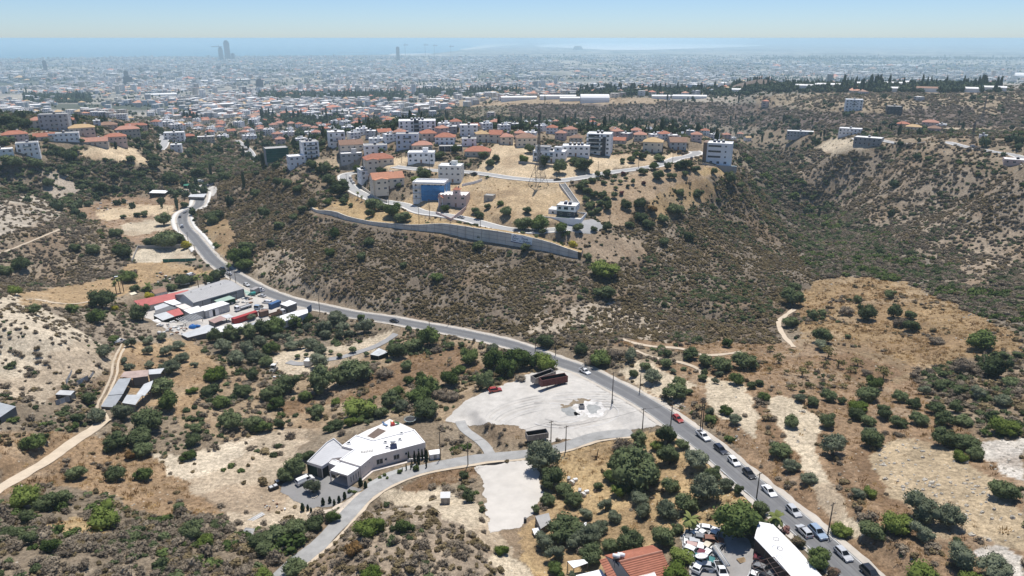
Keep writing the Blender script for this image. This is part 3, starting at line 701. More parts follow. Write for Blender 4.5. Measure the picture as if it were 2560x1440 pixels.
# --- yards: sheets draped over the ground
def drape(name, poly, mat, lift=.06, ragged=1.0, seed=0, sub=4):
 px, py, d = project(Vg[:, 0], Vg[:, 1], Vg[:, 2])
 bx = [p[0] for p in poly]; by = [p[1] for p in poly]
 k = ((px > min(bx) - 25) & (px < max(bx) + 25) & (py > min(by) - 25) & (py < max(by) + 25) & (RG.ravel() < 900)).reshape(NV, NTH)
 jj, ii = np.where(k); j0, j1, i0, i1 = jj.min(), jj.max(), ii.min(), ii.max()
 fj = np.linspace(j0, j1, (j1 - j0) * sub + 1); fi = np.linspace(i0, i1, (i1 - i0) * sub + 1)
 FI, FJ = np.meshgrid(fi, fj); a = np.clip(FI.astype(int), 0, NTH - 2); b = np.clip(FJ.astype(int), 0, NV - 2); u = FI - a; v = FJ - b
 def bil(G): return (G[b, a] * (1 - u) + G[b, a + 1] * u) * (1 - v) + (G[b + 1, a] * (1 - u) + G[b + 1, a + 1] * u) * v
 X, Y, Z = bil(GX), bil(GY), bil(ZG)
 px, py, d = project(X, Y, Z)
 px = px + (fbm(X / 2.5, Y / 2.5, 90 + seed, 4) - .5) * 2.6 * ragged * FPX / d
 py = py + (fbm(X / 2.5 + 30, Y / 2.5, 95 + seed, 4) - .5) * 1.8 * ragged * FPX / d
 ins = in_poly(px, py, poly).ravel()
 n0, n1 = X.shape; ix = np.arange(n0 * n1).reshape(n0, n1)
 F = np.stack([ix[:-1, :-1], ix[:-1, 1:], ix[1:, 1:], ix[1:, :-1]], -1).reshape(-1, 4)
 F = F[ins[F].sum(1) >= 2]
 w, inv = np.unique(F, return_inverse=True)
 V = np.column_stack([X.ravel(), Y.ravel(), Z.ravel()])[w] + np.array([0, 0, lift])
 o = link_mesh(name, np_mesh(name, V, inv.reshape(-1, 4), [mat], None, True))
 tag(o, kind='structure'); return o
LOTM = pm('crushed_stone', (.475, .45, .41), .95, .2, .3, bump=.3)
drape('gravel_lot', [(1112,1054),(1135,1030),(1165,1000),(1215,978),(1265,960),(1325,935),(1415,925),(1440,932),(1500,958),(1560,992),(1625,1040),(1655,1062),(1560,1078),(1490,1088),(1420,1098),(1370,1108),(1330,1095),(1300,1068),(1220,1058),(1180,1066)], LOTM, .07, .8)
drape('lime_patch', [(1428,1018),(1450,1006),(1470,1003),(1490,1000),(1500,1010),(1512,1026),(1508,1036),(1480,1045),(1455,1040),(1440,1030)], pm('lime_white', (.58, .56, .53), .95, .3, .5), .12, 2.6, 3)
drape('slurry_patch', [(1462,1020),(1480,1012),(1500,1018),(1495,1032),(1478,1030)], pm('slurry_grey', (.30, .305, .295), .95, .25, .4), .15, 2.4, 13)
drape('weed_strip', [(1400,1017),(1430,1006),(1475,998),(1476,1002),(1440,1010),(1404,1021)], pm('weed_brown', (.24, .19, .13), .95, .3, .8), .16, 1.5, 14)
drape('slurry_patch', [(1402,1018),(1425,1018),(1440,1032),(1452,1040),(1430,1040),(1408,1030)], pm('slurry_grey', (.27, .28, .27), .95, .2, .3), .12, .8, 4)
drape('white_lot', [(1188,1170),(1225,1152),(1335,1150),(1345,1180),(1360,1230),(1345,1262),(1330,1290),(1300,1318),(1225,1330),(1215,1260),(1205,1200)], pm('chalk_yard', (.48, .45, .405), .95, .16, .18, bump=.2), .07, .9, 5)
drape('yard_floor', [(340,790),(400,740),(470,720),(560,700),(620,700),(660,728),(700,742),(770,760),(785,772),(700,800),(600,830),(470,845),(420,825),(380,800)], pm('yard_concrete', (.46, .43, .39), .95, .2, .25), .07, .5, 6)
drape('yard_floor', [(1700,1340),(1730,1315),(1800,1320),(1870,1350),(1900,1390),(1930,1450),(1800,1500),(1730,1450)], pm('scrap_yard_floor', (.30, .285, .27), .95, .25, .3), .07, .5, 7)
drape('town_yard', [(470,470),(520,460),(545,470),(535,490),(480,495)], pm('depot_floor', (.52, .49, .44), .95, .15, .2), .1, .5, 8)
drape('turning_area', [(1408,572),(1425,558),(1480,548),(1500,556),(1512,572),(1475,584),(1445,582)], ASPH_L, .09, .2, 9)
drape('driveway', [(702,1230),(712,1200),(735,1190),(790,1180),(830,1195),(870,1215),(905,1222),(880,1240),(830,1265),(770,1272),(745,1255)], pm('drive_gravel', (.215, .21, .205), .95, .16, .3), .06, .4, 10)
drape('driveway_apron', [(905,1220),(960,1185),(1040,1160),(1065,1165),(1060,1178),(1000,1190),(940,1212)], pm('apron_gravel', (.36, .36, .345), .95, .16, .3), .06, .5, 11)
drape('lane_bank', [(765,1288),(830,1268),(905,1230),(960,1205),(1050,1172),(1060,1182),(985,1205),(920,1240),(870,1272),(790,1300)], pm('bank_dust', (.56, .48, .385), .95, .15, .3), .05, .8, 12)
_wl = np.column_stack([_wf, _wfz + _wh])
_sg = 1.0 if ((_wl[1, 0] - _wl[0, 0]) * _back[0, 1] - (_wl[1, 1] - _wl[0, 1]) * _back[0, 0]) > 0 else -1.0
def _verge():
 n = len(_wl); rows = []
 for o_, dz in ((.45, -.12), (1.5, -.1), (2.6, -.15), (4.2, -.25), (5.5, -.7)):
  x, y = _wl[:, 0] + _back[:, 0] * o_, _wl[:, 1] + _back[:, 1] * o_
  rows.append(np.column_stack([x, y, _wl[:, 2] + dz + (fbm(x / 2, y / 2, 77, 3) - .5) * .3]))
 V = np.stack(rows, 1).reshape(-1, 3); k = len(rows); F = []
 for c_ in range(k - 1):
  i = np.arange(n - 1) * k + c_; F.append(np.column_stack([i, i + k, i + k + 1, i + 1]))
 C = np.array(STRAW) * (.8 + .4 * fbm(V[:, 0] / 3, V[:, 1] / 3, 78, 3)[:, None])
 tag(link_mesh('wall_verge', np_mesh('wall_verge', V, np.concatenate(F), [ground.data.materials[0]], C, True)), kind='structure')
_verge()
def tyre_mark(cx, cy, rx, ry, a0, a1, w, mat, seed):
 pts = []
 for k in range(40):
  a = a0 + (a1 - a0) * k / 39; p = W(cx + rx * math.cos(a), cy + ry * math.sin(a)); pts.append((p.x, p.y))
 c = catmull(pts, 1.0); z = smooth1(ground_z(c[:, 0], c[:, 1]), 2) + .1
 ribbon('tyre_mark', np.column_stack([c, z]), -w, w, 0, mat, .1, 1, seed, bpy.data.objects['gravel_lot'])
_tm = [pm('tyre_dust_dark', (.40, .385, .36), .95, .2, .6), pm('tyre_dust_pale', (.485, .47, .445), .95, .15, .6), pm('tyre_dust_tan', (.43, .40, .36), .95, .2, .6)]
for k in range(16):
 tyre_mark(1370 + (k % 4) * 18, 1028 + (k % 3) * 4, 60 + 9 * k, 20 + 2.6 * k, R(-120 + 17 * (k % 5)), R(60 + 25 * (k % 4)), .14 + .1 * (k % 3), _tm[k % 3], 60 + k) if k < 9 else tyre_mark(1480, 1100 - 3 * k, 150 + 8 * k, 30 + 3 * k, R(190), R(330), .16, _tm[k % 3], 60 + k)
# --- plants: leaf-clump crowns, tapered trunks
LEAF = {
 'olive': foliage('leaf_olive', srgb(76, 84, 66), srgb(132, 138, 114)),
 'dark': foliage('leaf_dark', srgb(56, 68, 46), srgb(114, 124, 88)),
 'green': foliage('leaf_green', srgb(56, 72, 38), srgb(108, 122, 74)),
 'bright': foliage('leaf_bright', srgb(72, 90, 38), srgb(126, 138, 76)),
 'almond': foliage('leaf_almond', srgb(88, 88, 56), srgb(140, 132, 90)),
 'grey': foliage('leaf_grey', srgb(98, 89, 78), srgb(152, 140, 122), .15),
 'brown': foliage('leaf_brown', srgb(86, 66, 40), srgb(140, 112, 74), .1),
 'yellow': foliage('leaf_yellow', srgb(120, 118, 36), srgb(176, 166, 68)),
 'pink': foliage('leaf_oleander', srgb(88, 92, 62), srgb(168, 128, 122)),
 'red': foliage('leaf_wine', srgb(74, 42, 44), srgb(128, 80, 80)),
 'scrub': foliage('leaf_scrub', srgb(90, 80, 58), srgb(146, 131, 101), .1),
 'straw': foliage('leaf_straw', srgb(160, 130, 84), srgb(212, 182, 130), .25),
 'tuftbrown': foliage('leaf_tuft', srgb(112, 88, 58), srgb(160, 130, 90), .2),
 'palm': foliage('leaf_palm', srgb(74, 88, 48), srgb(142, 148, 92)),
 'cypress': foliage('leaf_cypress', srgb(30, 44, 30), srgb(66, 80, 54)),
}
BARK = pm('bark', srgb(104, 90, 74), .95, .2, 2.0)
PALMBARK = pm('palm_bark', srgb(120, 104, 84), .95, .2, 3.0)
ROCKM = pm('limestone_rock', (.47, .43, .36), .95, .2, .8)
def crown_mesh(name, seed, mat, lobes=11, leaves=70, leaf=.16, ex=(1, 1, .8), z0=.0, spread=.58, lr=(.34, .52), core=.80, sparse=0.0, flatbase=True, sub=2):
 r_ = np.random.default_rng(seed)
 cs, rs = [], []
 for i in range(lobes):
  for _ in range(30):
   v = r_.normal(size=3); v /= np.linalg.norm(v) + 1e-9
   v = v * (r_.random() ** .4) * spread
   if flatbase and v[2] < -.32: continue
   break
  cs.append(v * np.array(ex)); rs.append(r_.uniform(*lr))
 cs = np.array(cs); rs = np.array(rs)
 V, F = [], []
 nv0 = 0
 if core > 0:
  nu, nvv = 7, 5
  for c, q in zip(cs, rs):
   ph = np.linspace(-math.pi / 2, math.pi / 2, nvv + 1)[:, None]; th = np.linspace(0, 2 * math.pi, nu, endpoint=False)[None] + r_.random() * 3
   k = q * core * (1 + .22 * r_.normal(size=(nvv + 1, nu)))
   P = np.stack([c[0] + k * np.cos(ph) * np.cos(th) * 1, c[1] + k * np.cos(ph) * np.sin(th), c[2] + k * np.sin(ph) * .9 + 0 * th], -1).reshape(-1, 3)
   V.append(P)
   for j in range(nvv):
    i = np.arange(nu); a = nv0 + j * nu + i; b = nv0 + j * nu + (i + 1) % nu
    F.append(np.column_stack([a, b, b + nu, a + nu]))
   nv0 += len(P)
 for ci, (c, q) in enumerate(zip(cs, rs)):
  n = int(leaves * (q / .42) ** 2 * (1 - sparse))
  d = r_.normal(size=(n, 3)); d /= np.linalg.norm(d, axis=1)[:, None]
  p = c + d * (q * r_.uniform(.78, 1.14, size=(n, 1)))
  keep = np.ones(n, bool)
  for c2, q2 in zip(cs, rs):
   keep &= ~(((p - c2) ** 2).sum(1) < (q2 * .72) ** 2)
  p, d = p[keep], d[keep]; n = len(p)
  nrm = d + r_.normal(size=(n, 3)) * .55; nrm /= np.linalg.norm(nrm, axis=1)[:, None]
  u = np.cross(nrm, r_.normal(size=(n, 3))); u /= np.linalg.norm(u, axis=1)[:, None] + 1e-9
  w = np.cross(nrm, u); s = leaf * r_.uniform(.55, 1.25, size=(n, 1))
  P = np.stack([p - u * s * .5 - w * s * .35, p + u * s * .5 - w * s * .2, p + u * s * .35 + w * s * .5, p - u * s * .4 + w * s * .4], 1).reshape(-1, 3)
  V.append(P); i = nv0 + np.arange(n) * 4
  F.append(np.column_stack([i, i + 1, i + 2, i + 3])); nv0 += n * 4
 V = np.concatenate(V); F = np.concatenate(F)
 V[:, :2] /= max(.01, np.percentile(np.abs(V[:, :2]), 99))
 zmin, zmax = np.percentile(V[:, 2], 1), np.percentile(V[:, 2], 99)
 V[:, 2] = z0 + (V[:, 2] - zmin)
 return np_mesh(name, V, F, [mat])
def trunk_mesh(name, seed, h, r=.09, limbs=3, mat=None, spread=.45):
 r_ = random.Random(seed); mb = MB()
 lean = (r_.uniform(-.1, .1), r_.uniform(-.1, .1))
 top = (lean[0], lean[1], h)
 mb.tube((0, 0, -.25), top, r * 1.25, r * .8, 7)
 for i in range(limbs):
  a = 2 * math.pi * (i + r_.random() * .6) / limbs
  e = (top[0] + math.cos(a) * spread * r_.uniform(.7, 1.1), top[1] + math.sin(a) * spread * r_.uniform(.7, 1.1), h + r_.uniform(.35, .65))
  mb.tube(top, e, r * .62, r * .25, 6)
  b = a + r_.uniform(-.9, .9); mb.tube(e, (e[0] + math.cos(b) * .25, e[1] + math.sin(b) * .25, e[2] + .25), r * .26, r * .1, 5)
 return mb.mesh(name, [mat or BARK])
TREE = {}
def tree_kind(k, n, h, r, **kw):
 TREE[k] = [(crown_mesh('crown', 100 * len(TREE) + i, LEAF[kw.get('leafmat', k)], **{a: b for a, b in kw.items() if a not in ('leafmat', 'limbs')}, z0=h * .72),
    trunk_mesh('trunk', 50 * len(TREE) + i, h, r, kw.get('limbs', 3))) for i in range(n)]
tree_kind('olive', 5, .36, .10, lobes=15, leaves=260, leaf=.085, ex=(1, 1, .72), spread=.68, lr=(.2, .46))
tree_kind('dark', 5, .30, .09, lobes=15, leaves=230, leaf=.095, ex=(1, 1, .8), spread=.68, lr=(.2, .48))
tree_kind('green', 4, .26, .08, lobes=14, leaves=230, leaf=.095, ex=(1, 1, .82), spread=.66, lr=(.22, .48))
tree_kind('bright', 3, .16, .07, lobes=13, leaves=240, leaf=.085, ex=(1, 1, .55), spread=.64, lr=(.26, .42))
tree_kind('almond', 3, .55, .08, lobes=10, leaves=70, leaf=.14, ex=(1, 1, .8), spread=.66, lr=(.2, .36), core=.45, sparse=.25, limbs=4)
tree_kind('grey', 3, .14, .07, lobes=12, leaves=240, leaf=.075, ex=(1, 1, .6), spread=.62, lr=(.24, .4), core=.7)
tree_kind('brown', 2, .18, .07, lobes=10, leaves=110, leaf=.12, ex=(1, 1, .75), spread=.55)
tree_kind('yellow', 2, .25, .07, lobes=10, leaves=90, leaf=.15, ex=(1, 1, .8), spread=.56)
tree_kind('pink', 2, .2, .06, lobes=10, leaves=100, leaf=.14, ex=(1, 1, .8), spread=.56)
tree_kind('red', 2, .25, .07, lobes=9, leaves=90, leaf=.15, ex=(1, 1, .85), spread=.5)
tree_kind('young', 2, .62, .06, lobes=6, leaves=70, leaf=.2, ex=(1, 1, .95), spread=.4, lr=(.4, .55), leafmat='dark')
def cypress_mesh():
 r_ = np.random.default_rng(5); n = 420
 z = r_.random(n) ** .8 * 1.0; rad = .115 * np.sin(np.clip(z * 1.02 + .06, 0, 1) * math.pi) ** .7 + .004
 a = r_.random(n) * 6.283; p = np.column_stack([rad * np.cos(a), rad * np.sin(a), z])
 nr = np.column_stack([np.cos(a), np.sin(a), r_.uniform(.1, .7, n)]) + r_.normal(size=(n, 3)) * .3; nr /= np.linalg.norm(nr, axis=1)[:, None]
 u = np.cross(nr, r_.normal(size=(n, 3))); u /= np.linalg.norm(u, axis=1)[:, None]; w = np.cross(nr, u); s = r_.uniform(.035, .07, (n, 1))
 V = np.stack([p - u * s - w * s, p + u * s - w * s, p + u * s + w * s * 1.4, p - u * s + w * s * 1.4], 1).reshape(-1, 3); i = np.arange(n) * 4
 mb = MB(); mb.blob((0, 0, .5), .085, .085, .49, 0, 8, 8, .1, 3)
 V2 = np.array(mb.v); F2 = np.array(mb.f)
 return np_mesh('crown', np.concatenate([V, V2]), np.concatenate([np.column_stack([i, i + 1, i + 2, i + 3]), F2 + len(V)]), [LEAF['cypress']])
CYP = cypress_mesh()
_mb = MB(); _mb.tube((0, 0, -.08), (0, 0, .12), .014, .012, 6); CYPT = _mb.mesh('trunk', [BARK])
def palm_mesh(seed, n=26):
 r_ = random.Random(seed); mb = MB()
 for i in range(n):
  a = 2 * math.pi * i / n + r_.uniform(-.2, .2); el = r_.choice([1.1, .75, .4, .05, -.35]) + r_.uniform(-.15, .15); L_ = r_.uniform(.8, 1.05)
  p = Vector((0, 0, 0)); d_el = el; prev = None; side = Vector((-math.sin(a), math.cos(a), 0))
  vs_ = []; seg = 5
  for j in range(seg + 1):
   wd = .17 * math.sin(math.pi * min(1, (j + .6) / (seg + .8))) + .01
   vs_ += [p - side * wd + Vector((0, 0, -.05 * wd / .17)), p + Vector((0, 0, .03)), p + side * wd + Vector((0, 0, -.05 * wd / .17))]
   p = p + Vector((math.cos(a) * math.cos(d_el), math.sin(a) * math.cos(d_el), math.sin(d_el))) * (L_ / seg); d_el -= .30
  for j in range(seg):
   b = j * 3; mb.add([], [], 0)
  o = len(mb.v); mb.v.extend([tuple(q) for q in vs_])
  for j in range(seg):
   b = o + j * 3
   mb.f += [[b, b + 1, b + 4, b + 3], [b + 1, b + 2, b + 5, b + 4]]; mb.m += [0, 0]; mb.sm += [False, False]
 mb.blob((0, 0, 0), .13, .13, .16, 0, 6, 4)
 return mb.mesh('fronds', [LEAF['palm']])
PALM = [palm_mesh(1), palm_mesh(2)]
_mb = MB()
for i in range(9): _mb.tube((0, 0, i / 9 - .02), (0, 0, (i + 1) / 9), .055, .045, 8)
PALMT = _mb.mesh('trunk', [PALMBARK])
KIND_WORD = {'olive': ('olive_tree', 'grey-green olive tree', 'tree'), 'dark': ('broadleaf_tree', 'dark green round tree', 'tree'), 'green': ('broadleaf_tree', 'green leafy tree', 'tree'),
             'bright': ('mastic_shrub', 'bright green spreading shrub', 'shrub'), 'almond': ('almond_tree', 'thin-crowned almond tree', 'tree'), 'grey': ('dry_shrub', 'grey dried-out shrub', 'shrub'),
             'brown': ('dry_shrub', 'brown withered shrub', 'shrub'), 'yellow': ('yellow_tree', 'yellow-green round tree', 'tree'), 'pink': ('oleander_shrub', 'pink flowering oleander', 'shrub'), 'red': ('plum_tree', 'wine-red leaved small tree', 'tree'), 'young': ('young_tree', 'young tree with a bare stem', 'tree')}
TREES_PLACED = []
PENDING = []
def put_tree(cx, cy, w, k, region, label=None, hs=1.0):
 g = W(cx, cy + .38 * w)
 s = scale_at(g); hw = max(.35, w / s / 2)
 nm, word, cat = KIND_WORD[k]
 v = TREE[k][int((cx * 7 + cy * 13)) % len(TREE[k])]
 root = thing(nm, None, cat, g, random.random() * 6.28)
 root.scale = (hw * random.uniform(.88, 1.15), hw * random.uniform(.88, 1.15), hw * hs * random.uniform(.85, 1.15))
 link_mesh('crown', v[0], root); link_mesh('trunk', v[1], root)
 TREES_PLACED.append((g.x, g.y, hw))
 PENDING.append([root, word, region, cx, label, w])
 return root
ORD = ['first', 'second', 'third', 'fourth', 'fifth', 'sixth', 'seventh', 'eighth', 'ninth', 'tenth', 'eleventh', 'twelfth', 'thirteenth', 'fourteenth', 'fifteenth', 'sixteenth', 'seventeenth', 'eighteenth', 'nineteenth', 'twentieth', 'twenty-first', 'twenty-second', 'twenty-third', 'twenty-fourth', 'twenty-fifth', 'twenty-sixth', 'twenty-seventh', 'twenty-eighth', 'twenty-ninth', 'thirtieth', 'thirty-first', 'thirty-second', 'thirty-third', 'thirty-fourth', 'thirty-fifth']
def label_pending():
 sets = {}
 for p in PENDING:
  if p[4]: p[0]['label'] = p[4]
  else: sets.setdefault((p[1], p[2]), []).append(p)
  p[0]['group'] = 'trees and shrubs ' + p[2]
 for (word, reg), ps in sets.items():
  ps.sort(key=lambda p: p[3]); n = len(ps)
  big = max(ps, key=lambda p: p[5])
  for i, p in enumerate(ps):
   if n == 1: p[0]['label'] = f'{word} {reg}'
   elif p is big and p[5] > 1.25 * sorted(q[5] for q in ps)[-2]: p[0]['label'] = f'largest {word} {reg}'
   elif i == n - 1 and n > 2: p[0]['label'] = f'rightmost {word} {reg}'
   elif i == 0 and n > 2: p[0]['label'] = f'leftmost {word} {reg}'
   else: p[0]['label'] = f'{ORD[min(i, 34)]} {word} from left {reg}'
def put_palm(px, py, top_px, label, crown=2.2):
 g = W(px, py); s = scale_at(g); h = top_px / s / .9
 root = thing('palm_tree', label, 'palm', g, random.random() * 6, 'palm trees')
 t = link_mesh('trunk', PALMT, root, scale=(min(1.0, h * .16) * 5, min(1.0, h * .16) * 5, h))
 t.scale = (4.2, 4.2, h)
 link_mesh('fronds', PALM[int(px) % 2], root, (0, 0, h), scale=(crown, crown, crown))
 TREES_PLACED.append((g.x, g.y, 1.2))
def put_cypress(px, py, hpx, label=None, region=None, wide=1.0):
 g = W(px, py); s = scale_at(g); h = hpx / s / .93
 root = thing('cypress_tree', None, 'cypress', g, random.random() * 6)
 root.scale = (h * wide, h * wide, h)
 link_mesh('crown', CYP, root); link_mesh('trunk', CYPT, root)
 PENDING.append([root, 'slim dark cypress', region, px, label, hpx])
KEY = {'o': 'olive', 'd': 'dark', 'g': 'green', 'b': 'bright', 'a': 'almond', 'r': 'grey', 'n': 'brown', 'y': 'yellow', 'p': 'pink', 'w': 'red', 't': 'young'}
